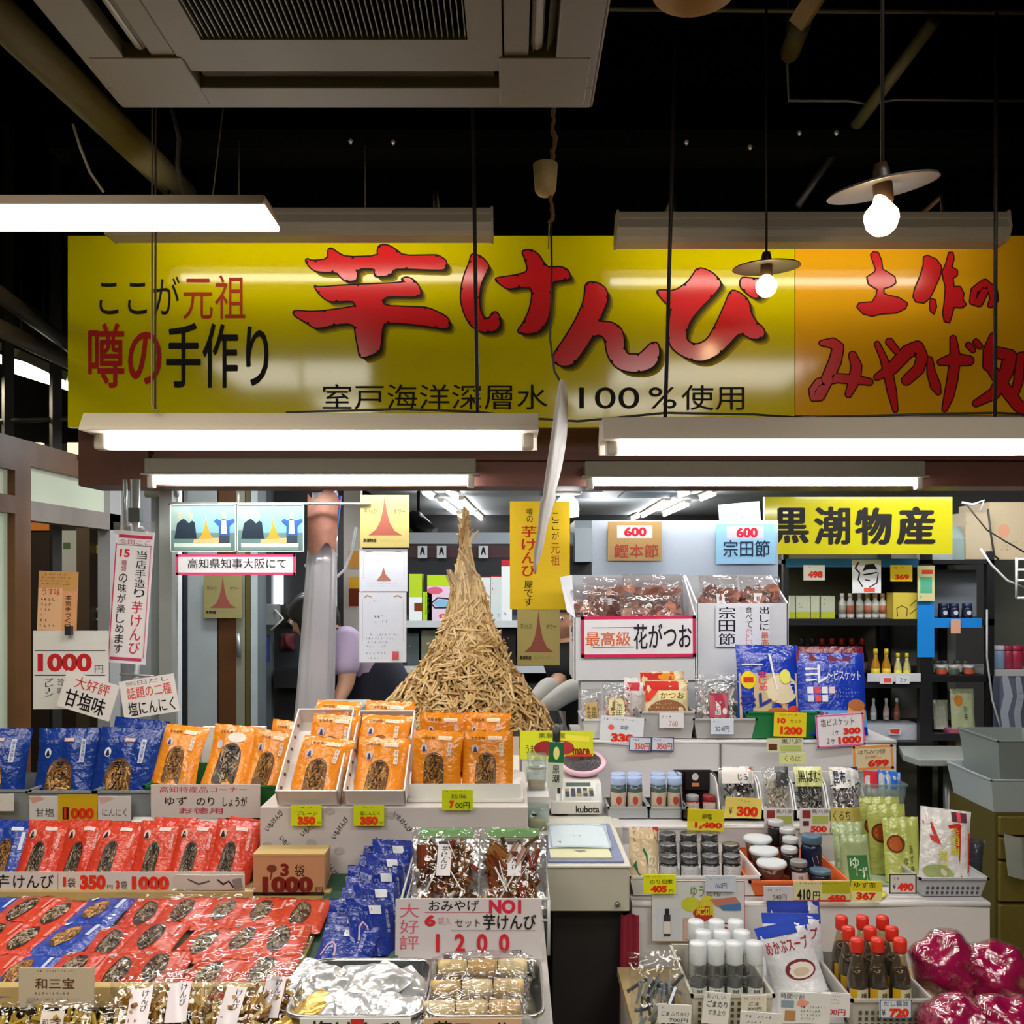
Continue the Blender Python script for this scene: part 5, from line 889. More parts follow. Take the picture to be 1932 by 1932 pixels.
# ---- stair of blue sachets
def sachet_kind(seed):
    mb, mp = bag_mesh(.118, .125, .03, '16308c', seed, False); mb.ops(mp, [('v', '海洋深層水', 'c4cce6', .74, .2, .82, .62), ('l', 'c9a8b8', [(.12, .72, .03), (.16, .5, .03), (.24, .42, .03), (.32, .5, .03), (.36, .72, .03)]), ('t', 'うす塩', '8fa2d0', .14, .24, .36, .3)], asp=.118/.125, seg=3)
    sb = MB(); sb.grid(lambda u, v: mp(.4+u*.26, .14+v*.15, 2), 3, 3, m('dfe2e6', rough=.4)); sb.ops(lambda u, v, k: mp(.4+u*.26, .14+v*.15, k+2), [SC1('4a4a4a', .1, .3, .9, .7, 1, seed)], asp=1.5); return mb.mesh('sachet'), sb.mesh('sticker')
SK = [sachet_kind(s) for s in (81, 82, 83)]
mb = MB(); mb.extr([(1.9, .736), (2.285, .736), (2.285, .82), (2.2, .80), (1.9, .738)], P(595, 0, 2.1).x, P(765, 0, 2.1).x, m('1f4a34', rough=.5)); tag(mb.build('green_ramp'), 'dark green ramp box under the blue sachets', 'box')
for i in range(8):
    t = i/7; Y = 1.89+.31*t; p = P(640+80*t, 0, Y); p.z = .742+.06*t; k = SK[i % 3]; o = obj('blue_sachet', k[0], None, p, (R(-54+20*t), R(2), R(-4+i % 3*4)), scale=(1, 1, .9)); obj('sticker', k[1], o)
    tag(o, 'blue sachet, %s from the front in the stair of sachets' % ORD[i], 'sachet', 'stair of blue sachets')
for i in range(5):
    t = i/4; Y = 1.96+.24*t; p = P(708+44*t, 0, Y); p.z = .745+.06*t; k = SK[i % 3]; o = obj('blue_sachet', k[0], None, p, (R(-30), R(12), R(38))); obj('sticker', k[1], o)
    tag(o, 'blue sachet turned sideways, %s from the front along the green crate' % ORD[i], 'sachet', 'sideways blue sachets')
# ---- foil bags in a wire basket, 1200 sign
root = empty('wire_basket', (0, 2.05, .735), 'white wire basket of clear foil bags with brown sticks', 'basket'); mb = MB(); xa, xb = P(757, 0, 2.0).x, P(1036, 0, 2.0).x; zt, zb = P(0, 1703, 2.0).z-.735, .105; wm = m('d2d6d4', rough=.3)
zt = P(0, 1697, 2.0).z-.735
for z in (zt, zt-.045): mb.tube([(xa, -.05, z), (xb, -.05, z), (xb, .19, z+.02), (xa, .19, z+.02), (xa, -.05, z)], .003, wm, 6)
for x in (xa, xb, xb-.002): mb.tube([(x, -.05, zt), (x, -.05, .0)], .003, wm, 6); mb.tube([(x, .19, zt), (x, .19, .0)], .003, wm, 6)
for i in range(9): x = xa+(xb-xa)*i/8; mb.tube([(x, -.05, zt), (x, -.05, zt-.045), (x, .19, zt-.045)], .0018, wm, 5)
mb.build('wire_frame', root); mb = MB(); mb.span((xa+.01, -.04, 0), (xb-.02, .18, zt-.05), m('b9b4ac', rough=.6)); mb.build('support', root)
ST2 = [m(c, rough=.25) for c in ('7a4a24', '9a6a34', '5f3818', '8a3a2c', 'd8cfc4')]
for i, (px, l) in enumerate(((838, 'left clear foil bag of brown sticks above the 1200 sign'), (968, 'right clear foil bag of brown sticks above the 1200 sign'))):
    o = clear_sack('foil_bag', l, px, 0, 2.03, .158, .185, .055, .735+zt-.042, 22, 0, ST2, (.40, .18, .60, .58, [('v', '芋けんび', '2a2426', .3, .14, .72, .82, .02), SC1('b06a7a', .76, .1, .95, .9, 5, 3), ('r', '4a4248', 0, 0, 1, .08)], 'ece6ea'), seed=90+i, group='foil bags above the 1200 sign', gap=.12)
    mb = MB(); mb.span((-.06, .0, .162), (.06, .012, .182), m('7fb46a', rough=.3)); mb.build('green_seal', o)
    fb = MB(); rd = random.Random(i); bb = MB()
    for k in range(9):
        c = Vector((rd.uniform(-.34, .34)*.15, -.012-.004*rd.random(), rd.uniform(.12, .72)*.18)); a = rd.choice((1.5, .6, 2.4, 1.2, 1.8))+rd.uniform(-.2, .2); d = Vector((math.cos(a), 0, math.sin(a))); n = Vector((-d.z, 0, d.x))
        for j in range(7): stick2(bb, c+n*(j-3)*.0052+Vector((0, rd.uniform(-.004, .004), 0)), d+n*rd.uniform(-.08, .08), rd.uniform(.035, .05), .0026, rd.choice(ST2[:4]))
    bb.build('stick_bundles', o)
    for k in range(5):
        c = Vector((rd.uniform(-.4, .4)*.15, -.024-rd.random()*.004, rd.uniform(.1, .75)*.18)); a = rd.uniform(0, 3.1); d = Vector((math.cos(a), 0, math.sin(a)))*rd.uniform(.02, .035); n = Vector((-math.sin(a), 0, math.cos(a)))*rd.uniform(.0015, .003)
        fb.add([c-d-n, c+d-n*.3, c+d+n, c-d+n*.3+Vector((0, -.004, 0))], [(0, 1, 2, 3)], m('e9e6e2', rough=.2, spec=.8))
    bk = MB(); bk.grid(lambda u, v: Vector(((u-.5)*.148, .004+.007*math.sin(8*u+i)*math.sin(7*v)+.004*math.sin(19*u+11*v), .01+v*.15)), 16, 16, m('d9d6d4', rough=.22, metal=.6, bump=.7, bs=40)); bk.build('foil_backing', o)
    fb.build('glint_strips', o)  # pale slivers imitating glints on the bag
card('price_board', 'white board with red 1200 and brush lettering in front of the foil bags', 'sign', (746, 1697, 1022, 1808), 1.965, [('v', '大好評', 'd86a7a', .03, .06, .16, .86, .005), ('t', 'おみやげ', '2a2426', .23, .02, .57, .2, .012), ('r', 'd86a7a', .2, .215, .64, .225), ('t', 'NO1', 'd8304a', .64, .01, .86, .24, .05), ('t', '6', 'd8303a', .2, .26, .275, .45, .05), ('t', '袋入', 'd8a0a8', .29, .29, .38, .42), ('t', 'セット', '3a3234', .41, .33, .58, .46), ('t', '芋けんび', '241e20', .6, .25, .96, .5, .02), ('r', '8a8286', .38, .51, .96, .516), ('t', '1  2  0  0', 'd8303a', .28, .57, .78, .88, .03), ('t', '円', '3a3234', .8, .84, .86, .93)], 'ddd4d4', pitch=-4, rough=.3)
# ---- steel tray of foil sheets, tray of roll snacks
ALU = m('c4c6c8', rough=.18, metal=.9, bump=.1, bs=30)
def steel_tray(label, xa, xb, Ya, Yb, z):
    a, b = P(xa, 0, Ya).x, P(xb, 0, Ya).x; mb = MB(); w = b-a; d = Yb-Ya; n = 40
    def rr(u, v):
        t = u*2*math.pi; e = .25; c_, s_ = math.cos(t), math.sin(t); x = abs(c_)**e*(1 if c_ > 0 else -1); y = abs(s_)**e*(1 if s_ > 0 else -1)
        q = [(.0, .004), (.86, .0), (.93, .03), (.96, .042), (1.0, .042), (1.0, .036)]; i = min(4, int(v*5)); f = v*5-i; k = q[i][0]+(q[i+1][0]-q[i][0])*f; zz = q[i][1]+(q[i+1][1]-q[i][1])*f
        return Vector((x*w/2*k, d/2+y*d/2*k, zz))
    mb.grid(rr, n, 15, ALU); return tag(mb.build('steel_tray', None, ((a+b)/2, Ya, z)), label, 'tray')
steel_tray('shiny steel tray of foil packets at the front', 530, 797, 1.63, 1.88, .737); steel_tray('shiny steel tray of roll snacks at the front', 799, 1030, 1.63, 1.88, .737)
rd = random.Random(5)
for i in range(10):
    px = 585+(i % 5)*44+rd.uniform(-8, 8); Y = 1.66+.13*(i//5)+rd.uniform(-.01, .01); w, h = rd.uniform(.075, .09), rd.uniform(.10, .12); ph = rd.uniform(0, 6)
    mb = MB(); c = 'e4e6e8' if i != 0 else 'e0b45a'
    fn = lambda u, v: Vector(((u-.5)*w, (v-.5)*h, (.012*math.sin(u*3.14)*math.sin(v*3.14)+.003*math.sin(11*u+ph)*math.sin(9*v+ph))))
    fm_ = m(c, rough=.22, metal=.65, bump=.6, bs=26); mb.grid(fn, 10, 12, fm_); mb.grid(lambda u, v: Vector(((.5-u)*w, (v-.5)*h, -.006*math.sin(u*3.14)*math.sin(v*3.14))), 8, 8, fm_)
    ps = P(px, 0, Y); tag(mb.build('foil_packet', None, (ps.x, Y, .758+.006*(i % 3)), (R(16), R(rd.uniform(-12, 12)), R(rd.uniform(-40, 40)))), '%s foil packet in the steel tray, %s from the left in the %s row' % (('gold' if i == 0 else 'silver'), ORD[i % 5], ('front' if i < 5 else 'back')), 'packet', 'foil packets in the steel tray')
RC = [m(c, rough=.35, noise=.15, ns=60) for c in ('d9bd84', 'cfa868', 'e4cfa0')]
for i, (py, Y, z) in enumerate(((1835, 1.85, .762), (1880, 1.765, .758), (1908, 1.685, .755))):
    p = P(912-i*10, 0, Y); w = .21; mb, mp = bag_mesh(w, .09, .05, '', 95+i, True, CLR); o = mb.build('roll_snack_pack', None, (p.x, Y-.045, z), (R(-80), 0, R(2)))
    tag(o, 'clear pack of pale roll snacks, %s in the right tray' % ('at the back, highest', 'in the middle', 'at the front')[i], 'snack pack', 'packs of roll snacks')
    for j in range(3):
        cb = MB(); x = -.06+j*.06; cb.lathe((0, 0, 0), [(.008, -.029), (.018, -.028), (.0195, -.018), (.0195, .018), (.018, .028), (.008, .029)], RC[(i+j) % 3], 16); cb.build('roll_snack', o, (x, 0, .044), (0, R(90), 0))
    cb = MB(); cb.span((-.078, -.0185, .05), (-.062, -.018, .066), m('3a2c2c', rough=.5)); cb.build('sticker', o)
for l, r, t, c in (('white name card under the steel tray at the bottom edge', (566, 1921, 775, 1965), '塩けんび', 'd8d4cc'), ('tan name card under the roll snack tray at the bottom edge', (800, 1921, 985, 1965), '芋ロール', 'c9a680')):
    L = [('t', t, '2a2424', .1, .1, .9, .8, .02)]
    if 'steel' in l: L.append(('r', 'c8302a', .46, .0, .58, .9))
    card('name_card', l, 'card', r, 1.61, L, c)
# ------------------------------------------------------------------ cash corner between the counters
root = empty('cash_drawer', P(1112, 1720, 2.28), 'cream cash drawer box with papers on top, between the two counters', 'cash drawer'); CR = m('c3bfae', rough=.5, noise=.04); o_ = root.location.copy()
X0, X1 = P(1030, 0, 2.26).x, P(1188, 0, 2.26).x; z0, z1 = P(0, 1720, 2.26).z, P(0, 1637, 2.26).z
mb = MB(); mb.span(Vector((X0, 2.26, z0))-o_, Vector((X1, 2.72, z1))-o_, CR); mb.build('drawer_body', root, bev=.004)
mb = MB(); mb.span(Vector((X0-.003, 2.255, z1))-o_, Vector((X1+.003, 2.725, z1+.006))-o_, m('d8d6ca', rough=.4)); mb.build('top_panel', root, bev=.002)
mb = MB(); mb.tube([Vector((X1-.03, 2.258, z0+.02))-o_, Vector((X1-.03, 2.25, z0+.02))-o_], .006, m('8a8a86', metal=.7, rough=.3)); mb.build('lock', root)
mb = MB(); mb.span((X0+.02, 2.32, .0), (X1-.01, 2.7, z0-.002), m('201c1a', rough=.6)); mb.span((X0+.03, 2.3, .3), (X1-.02, 2.32, .33), m('5a4a3a', rough=.5)); tag(mb.build('dark_stand'), 'dark stand under the cream cash drawer', 'stand')
zt = z1+.0065; tz = m('7d88ac', rough=.4)
mb = MB(); mb.span((X0+.005, 2.275, zt), (X1-.012, 2.62, zt+.006), tz); tag(mb.build('blue_binder', None, bev=.002), 'blue grey clipboard lying on the cash drawer', 'clipboard')
mb = MB(); mb.span((X0+.012, 2.29, zt+.0065), (X1-.04, 2.6, zt+.010), m('dfe0b8', rough=.6)); mb.ops(lambda u, v, k: Vector((X0+.012+u*(X1-X0-.052), 2.6-v*.31, zt+.010+LAY*k)), [('r', 'f0efda', .0, .0, 1, .2), ('p', '8a8a7a', [(.4, .82), (.5, .88), (.62, .84), (.55, .8)])]); tag(mb.build('paper_pad'), 'pale yellow pad on the blue clipboard', 'pad')
mb = MB(); mb.grid(lambda u, v: Vector((X0+.01+u*.16+v*.008, 2.36+v*.22, zt+.0125+.002*math.sin(4*u))), 6, 4, m('d3e2ea', rough=.5)); mb.ops(lambda u, v, k: Vector((X0+.018+u*.155, 2.575-v*.21, zt+.015+LAY*k)), [('f', 'a9bcc6', .02), SC1('8aa0ac', .1, .4, .25, .9, 3, 3), SC1('6a7a8a', .4, .4, .55, .6, 2, 4), SC1('8a9aa4', .65, .4, .85, .6, 2, 5)]); so = mb.build('blue_sheet'); tag(so, 'pale blue printed sheet lying on the yellow pad', 'sheet')
mb = MB(); mb.span((X0-.035, 2.62, .735), (P(1165, 0, 2.75).x, 3.02, .843), m('d0ccc6', rough=.5)); tag(mb.build('white_box'), 'white box behind the cash drawer', 'box')
# scale with keys and pink dish
root = empty('weighing_scale', P(1098, 1528, 2.76), 'white weighing scale with grey keys and a pink rimmed dish', 'scale'); root.location.z = .844; WS = m('e4e4e0', rough=.35); mb = MB()
xs = [P(q, 0, 2.76).x-root.location.x for q in (1052, 1134)]
mb.extr([(0, 0), (0, .035), (.05, .085), (.22, .085), (.22, 0)], xs[0]-.005, xs[1]+.005, WS); mb.build('scale_body', root, bev=.004)
def slope(u, v, k): return Vector((xs[0]+.012+u*(xs[1]-xs[0]-.024), .05-.05*v-.0005*k-.0012, .085-.05*v+.0007*k+.0012))
mb = MB(); mb.grid(lambda u, v: slope(u, v, 0)+Vector((0, -.006, .006)), 1, 1, WS)
mb.ops(lambda u, v, k: slope(u, v, k)+Vector((0, -.006, .006)), [('r', '5d6a62', .14, .12, .84, .3), *[('r', '4a4f58' if (r+c) % 4 else 'a89a6a', .1+c*.17, .42+r*.18, .22+c*.17, .56+r*.18) for r in range(3) for c in range(5)]]); mb.build('keypad', root)
mb = MB(); pc = Vector((.012, .16, .118)); mb.lathe((0, 0, 0), [(.03, -.02), (.06, -.012), (.075, .002), (.078, .010), (.070, .015), (.060, .010)], m('e6bccb', rough=.35), 32); mb.lathe((0, 0, 0), [(.001, .0095), (.061, .0105)], m('8c8a90', rough=.5, bump=.4, bs=250), 32); mb.build('pink_dish', root, pc, (R(20), 0, 0))
card('box_label', 'white box end with black lettering under the weighing scale', 'box', (1040, 1512, 1132, 1534), 2.74, [('t', 'kubota', '2a2624', .5, .3, .98, .9, .03)], 'dcd9d3', th=.02)
card('corn_card', 'green card with a yellow corn cob on a thin black rod', 'card', (1034, 1400, 1063, 1486), 2.78, [('r', '1f6a3c', 0, 0, 1, .45), ('e', 'ecdf8a', .52, .24, .2, .14), ('r', 'd4d8c8', 0, .45, 1, 1), ('v', '黒潮', '2a2c28', .3, .5, .75, .9, .02)], 'c8d0c0', roll=2)
mb = MB(); mb.tube([P(1054, 1486, 2.785), (P(1054, 0, 2.785).x, 2.785, .845)], .004, m('20242a', rough=.4)); mb.lathe((P(1054, 0, 2.785).x, 2.785, .8435), [(.035, 0), (.035, .006), (.01, .01)], m('20242a', rough=.4), 16); mb.tube([P(1050, 1372, 2.79), P(1050, 1400, 2.79)], .012, m('20242a', rough=.4)); tag(mb.build('card_stand'), 'thin black rod stand holding the corn card', 'stand')
card('yellow_card', 'yellow green card with red fruit and lettering behind the corn card', 'card', (981, 1379, 1119, 1432), 2.95, [('p', 'f0e44a', [(.4, .1), (.95, .2), (.95, .4), (.5, .3)]), ('e', '9a2a30', .35, .62, .16, .26), ('e', 'b5323a', .6, .6, .14, .24), ('t', 'うまい', '4a3a12', .08, .5, .26, .78), ('t', 'mare', '8a2418', .72, .62, .95, .84, .03), ('t', '黒潮物産', '5a5a12', .26, .08, .62, .26), ('p', 'd8402a', [(.62, .86), (.98, .8), (.98, 1), (.64, 1)])], 'd2d81c', pitch=-8)
mb = MB(); mb.span((P(985, 0, 2.95).x, 2.945, .735), (P(1110, 0, 2.95).x, 2.98, P(0, 1433, 2.95).z), m('dcdad6', rough=.4)); tag(mb.build('white_riser'), 'white riser board under the yellow green card', 'riser')
AC = film('e8f2f0', .08, .4, .05, .15, 10, body=.12)
mb = MB(); mb.span((P(968, 0, 2.6).x, 2.5, .735), (P(1034, 0, 2.7).x, 2.615, P(0, 1556, 2.6).z), m('e0dedb', rough=.4)); mb.span((P(968, 0, 2.6).x, 2.615, .735), (P(1034, 0, 2.7).x, 2.8, P(0, 1490, 2.7).z), m('e0dedb', rough=.4)); tag(mb.build('stepped_riser'), 'white stepped riser right of the orange bags', 'riser')
for l, (x0, y0, x1, y1), Y, z, st in (('clear tub with brown sticks, middle of three beside the orange bags', (994, 1449, 1031, 1488), 2.68, P(0, 1490, 2.7).z, 'b08a5a'), ('clear tub with a red mark, lowest of three beside the orange bags', (993, 1512, 1036, 1556), 2.53, P(0, 1556, 2.6).z, 'a89a5a'), ('empty clear tub, highest of three beside the orange bags', (995, 1420, 1032, 1446), 2.68, None, None)):
    s = Y/F; w, h = (x1-x0)*s, (y1-y0)*s; zz = z if z is not None else P(0, 1490, 2.7).z+39*2.68/F+.001; mb = MB(); mb.lathe((0, 0, 0), [(w*.45, 0), (w*.5, h*.9), (w*.52, h), (w*.5, h)], AC, 20, sq=5); o = mb.build('clear_tub', None, (P((x0+x1)/2, 0, Y).x, Y+w/2, zz+.001)); tag(o, l, 'tub', 'clear tubs beside the orange bags')
    if st: q_ = MB(); q_.lathe((0, 0, 0), [(w*.4, .002), (w*.42, h*.36)], m(st, rough=.5, noise=.3, ns=80), 20, sq=5); q_.build('contents', o)
    if 'red' in l: q_ = MB(); q_.lathe((-.01, -w*.5-.001, h*.7), [(.0, 0), (.008, 0)], m('d83a3a'), 14); q2 = q_.build('sticker', o, (0, 0, 0)); q2.rotation_euler = (0, 0, 0)

# ------------------------------------------------------------------ right counter: three cloth covered tiers
CL2 = m('d5d2d3', rough=.7, noise=.03, ns=6, bump=.12, bs=7)
def tier(name, label, x0, x1, Ya, Yb, ztop, zbot, slant=0., seam=None, hem=True):
    a, b = P(x0, 0, Ya).x, P(x1, 0, Ya).x; mb = MB(); mb.span((a+.01, Ya+.012, zbot), (b-.01, Yb, ztop-.004), CL2)
    def front(u, v): return Vector((a+u*(b-a), Ya-.004-slant*(1-v)+.004*math.sin(u*31+seedt)*(1-v)+.003*math.sin(u*13), zbot+v*(ztop-zbot)))
    seedt = ztop*9; mb.grid(front, 40, 6, CL2); mb.grid(lambda u, v: Vector((a+u*(b-a), Ya-.004+v*(Yb-Ya), ztop-.0035)), 4, 2, CL2)
    mb.tube([(a, Ya-.002, ztop-.006), (b, Ya-.002, ztop-.006)], .0065, m('e6e4e4', rough=.5), 8)
    for sx in (a, b): mb.grid(lambda u, v: Vector((sx, Ya-.004+u*(Yb-Ya), zbot+v*(ztop-zbot))), 4, 4, CL2)
    return tag(mb.build(name), label, 'table')
Z1, Z2, Z3 = P(0, 1701, 2.3).z, P(0, 1556, 2.65).z, P(0, 1396, 3.0).z
tier('cloth_tier', 'white cloth table, lowest tier carrying jars and green pouches', 1192, 1866, 2.3, 2.65, Z1, .0, .01)
tier('cloth_tier', 'white cloth step, middle tier carrying blue lidded jars and trays', 1170, 1712, 2.65, 3.0, Z2, Z1-.002)
root = tier('cloth_tier', 'white board step, top tier carrying baskets and blue biscuit bags', 1085, 1690, 3.0, 3.34, Z3, Z2-.002)
mb = MB(); mb.span((P(1358, 0, 3).x-.002, 2.986, Z2), (P(1358, 0, 3).x+.002, 2.996, Z3-.01), m('6a6866', rough=.6)); mb.build('board_seam', root)
# -------- top tier: dried fish stand
root = empty('fish_stand', P(1290, 1390, 3.42), 'tall white stand of dried fish crates with a blue white backboard', 'display stand'); o_ = root.location.copy(); o_.z = Z3; root.location.z = Z3; YB_ = 3.55
mb = MB(); mb.span(P(1117, 1390, YB_)-o_, P(1468, 982, YB_)+Vector((0, .012, 0))-o_, m('b2bdcc', rough=.45, noise=.03)); mb.build('backboard', root)
mb = MB(); mb.span(Vector((P(1125, 0, 3.55).x, 3.53, .0))-o_, Vector((P(1460, 0, 3.55).x, 3.549, P(0, 1200, 3.55).z))-o_, m('a9acb0', rough=.5)); mb.build('rear_post', root)
card('price_card', 'tan card with red figures pinned on the backboard at the left', 'card', (1147, 984, 1248, 1058), 3.535, [('r', 'f2f0ec', .17, .1, .83, .42), ('t', '600', 'd0243a', .3, .14, .72, .38, .05), ('t', '鰹本節', 'a84438', .12, .58, .94, .92, .015)], 'b08d58')
card('price_card', 'light blue card with red figures pinned on the backboard at the right', 'card', (1351, 989, 1463, 1064), 3.535, [('r', 'c8c4d8', .18, .05, .8, .36), ('t', '600', 'd0243a', .34, .08, .7, .34, .05), ('t', '宗田節', '20304a', .12, .4, .9, .82, .012)], '8fc0e0')
card('blue_paper', 'folded pale blue paper stuck above the backboard', 'paper', (1356, 949, 1434, 984), 3.6, [('l', '4a5a6a', [(.1, .5, .03), (.3, .8, .03), (.6, .3, .03)]), ('l', '4a5a6a', [(.5, .9, .03), (.7, .4, .03), (.9, .7, .03)])], 'cfe4f2', roll=-5)
def crate(label, x0, x1, ytop, yrim, ybot, Ya, Yb, lx=0, parts=()):
    a, b = P(x0, ybot, Ya), P(x1, ybot, Ya); c = empty('fish_crate', ((a.x+b.x)/2, Ya, a.z), label, 'crate'); w = b.x-a.x; h = P(0, yrim, Ya).z-a.z; d = Yb-Ya; hb = P(0, ytop, Yb).z-a.z; W_ = m('d9dbe0', rough=.45, noise=.03); mb = MB(); t = .006
    mb.span((-w/2, 0, 0), (w/2, t, h), W_); mb.span((-w/2, d-t, 0), (w/2, d, hb), W_); mb.span((-w/2, t, 0), (w/2, d-t, t), W_)
    for sx in (-1, 1): mb.extr([(0, 0), (d, 0), (d, hb), (0, h)], sx*w/2-t/2, sx*w/2+t/2, W_)
    if lx: mb.add([(-w/2, 0, h), (-w/2, d*.6, hb), (-w/2-lx, d*.5, hb*.98), (-w/2-lx*.6, -.01, h+.02)], [(0, 1, 2, 3)], W_)
    mb.build('crate_body', c); return c, w, h, d, hb
c1, w, h, d, hb = crate('left white crate of dried fish flakes with a pink framed sign', 1084, 1313, 1085, 1165, 1284, 3.22, 3.45, .045)
c2, w2, h2, d2_, hb2 = crate('right white crate of dried fish with vertical writing', 1315, 1486, 1085, 1138, 1284, 3.24, 3.46)
mb = MB(); mb.span((P(1096, 0, 3.22).x, 3.225, Z3), (P(1480, 0, 3.22).x, 3.345, P(0, 1286, 3.22).z), m('b9bcc0', rough=.6)); mb.span((P(1084, 0, 3.2).x+.05, 3.345, Z3), (P(1480, 0, 3.2).x, 3.47, P(0, 1286, 3.22).z), m('b9bcc0', rough=.6)); tag(mb.build('crate_riser'), 'pale riser under the two white fish crates', 'riser')
card('fish_sign', 'white sign in a pink frame with orange and black brush writing on the left crate', 'sign', (1096, 1162, 1313, 1240), 3.212, [('f', 'd02a5a', .08), ('r', '5a3a6a', .1, .27, .46, .285), ('t', '最高級', 'dd6a3a', .04, .38, .43, .72, .012), ('r', '5a3a6a', .1, .74, .46, .755), ('t', '花がつお', '201c2a', .46, .2, .96, .8, .016)], 'eceaee', roll=-.5)
card('fish_sign', 'white sheet of three vertical lines of writing on the right crate', 'sign', (1350, 1142, 1452, 1220), 3.232, [('v', '宗田節', '201c2a', .06, .02, .36, .98, .012), ('v', '食べて', '2a2a3a', .55, .02, .68, .55), ('v', 'おいしい', 'd87a7a', .56, .55, .68, .98), ('v', '出しに', '201c2a', .82, .02, .98, .62, .01), ('v', '最高', 'dd6a3a', .84, .64, .98, .98)], 'e6e8f0')
FISH = [m(c, rough=.5) for c in ('9a5a48', '7d4438', 'b87860', '8a5a4a', 'c49a84')]
def fish_bag(label, px, z, Y, w, h, yaw, seed, lab, lean=15):
    rd = random.Random(seed); mb, mp = bag_mesh(w, h, .06, '', seed, False, film('f4f0f0', .05, .35, .08, .9, 32, body=.05)); o = mb.build('dried_fish_bag', None, (P(px, 0, Y).x, Y, z), (R(-lean), 0, R(yaw))); tag(o, label, 'bag', 'clear bags of dried fish'); cb = MB()
    for i in range(90):
        c = Vector((rd.uniform(-.4, .4)*w, rd.uniform(-.022, .022), rd.uniform(.08, .74)*h)); a = rd.uniform(0, 6.28); r = rd.uniform(.014, .028); nn = Vector((rd.gauss(0, .6), -1, rd.gauss(0, .6))).normalized(); x = nn.cross(Vector((0, 0, 1))).normalized(); y = nn.cross(x)
        cb.add([c+(x*math.cos(a+k*1.05)+y*math.sin(a+k*1.05)*rd.uniform(.6, 1.1))*r+nn*rd.uniform(-.004, .004) for k in range(6)], [tuple(range(6))], rd.choice(FISH))
    cb.build('fish_flakes', o)
    if lab: sb = MB(); u0, v0, u1, v1 = lab; sb.grid(lambda u, v: mp(u0+u*(u1-u0), v0+v*(v1-v0), 2), 3, 4, m('ece6e8', rough=.4)); sb.ops(lambda u, v, k: mp(u0+u*(u1-u0), v0+v*(v1-v0), k+2), [('v', '鰹節', '4a2a3a', .3, .15, .7, .85, .01)], asp=.5); sb.build('sticker', o)
zf = c1.location.z+.06
fish_bag('front left bag of dried fish with a small sticker, in the left crate', 1115, zf+.06, 3.25, .13, .2, 4, 101, (.42, .55, .62, .8)); fish_bag('front right bag of dried fish in the left crate', 1225, zf+.06, 3.26, .2, .18, -2, 102, (.5, .72, .78, .86)); fish_bag('bag of dried fish at the back of the left crate', 1235, zf+.11, 3.36, .22, .2, 2, 103, None, 8); fish_bag('bag of dried fish at the back left of the left crate', 1140, zf+.10, 3.36, .15, .2, -4, 104, (.4, .4, .7, .52), 8)
fish_bag('left bag of dried fish with a vertical sticker, in the right crate', 1362, zf+.12, 3.28, .14, .19, 3, 105, (.36, .38, .58, .7)); fish_bag('right bag of dried fish with a vertical sticker, in the right crate', 1437, zf+.12, 3.28, .145, .19, -3, 106, (.3, .36, .52, .72))
# top tier front row
def sbag(name, label, px, z, Y, w, h, d, col, ops, lean=12, yaw=0, roll=0, seed=1, cat='bag', group=None, clear=None, fill=None, lab=None, flat=False, sc=None):
    """printed pouch, or clear pouch with contents"""
    if clear:
        o = clear_sack(name, label, px, 0, Y, w, h, d, z, lean, yaw, fill, lab, seed=seed, group=group); o['category'] = cat; return o
    mb, mp = bag_mesh(w, h, d, col, seed, flat); mb.ops(mp, ops, asp=w/h, seg=4); p = P(px, 0, Y); return tag(obj(name, mb.mesh(name), None, (p.x, Y, z), (R(-lean), R(roll), R(yaw)), scale=sc), label, cat, group)
BAS = m('b9b6b4', rough=.35, noise=.03); WB_ = m('dcdce0', rough=.35)
tub('white_basket', 'white basket of small dried fish bags at the left end of the top tier', 1106, 1208, 1357, 1396, 3.03, 3.2, WB_, 'basket', z=Z3)
tub('grey_basket', 'grey basket with a white label under the red fish bag, top tier', 1215, 1304, 1343, 1388, 3.03, 3.2, BAS, 'basket', z=Z3)
tub('grey_basket', 'wide grey basket with a pale label under the clear bag, top tier', 1315, 1418, 1356, 1393, 3.03, 3.2, BAS, 'basket', z=Z3)
tub('green_basket', 'green basket under the two blue biscuit bags, top tier', 1414, 1535, 1343, 1394, 3.03, 3.22, m('1c7a44', rough=.4), 'basket', z=Z3)
FK = [m(c, rough=.4) for c in ('a86a5a', 'c48a74', 'd8b0a0')]
def stk(t, bg='d9c98a'): return (.2, .3, .75, .8, [('v', t, '6a3a1a', .1, .1, .4, .9, .02), ('v', '宗田', '3a3a1a', .5, .2, .85, .7)], bg)
zb_ = Z3+.006
sbag('fish_snack_bag', 'small clear bag with a tan sticker, left one in the white basket', 1119, zb_, 3.07, .075, .15, .03, '', [], 14, 10, 0, 111, clear=1, fill=FK, lab=stk('土佐', 'b8a060'), group='clear bags in the white basket'); sbag('fish_snack_bag', 'clear bag with a pale yellow sticker, right one in the white basket', 1164, zb_, 3.07, .1, .17, .03, '', [], 14, -4, 0, 112, clear=1, fill=FK, lab=stk('鰹節', 'd9d49a'), group='clear bags in the white basket')
sbag('fish_snack_bag', 'red and white striped bag in the white basket, behind the stickers', 1205, zb_, 3.14, .1, .18, .03, 'dcd4d4', [('r', 'c83a4a', .1, .1, .9, .25), ('s', 'c83a4a', .1, .3, .9, .9, 5, 3)], 8, -8, 0, 113)
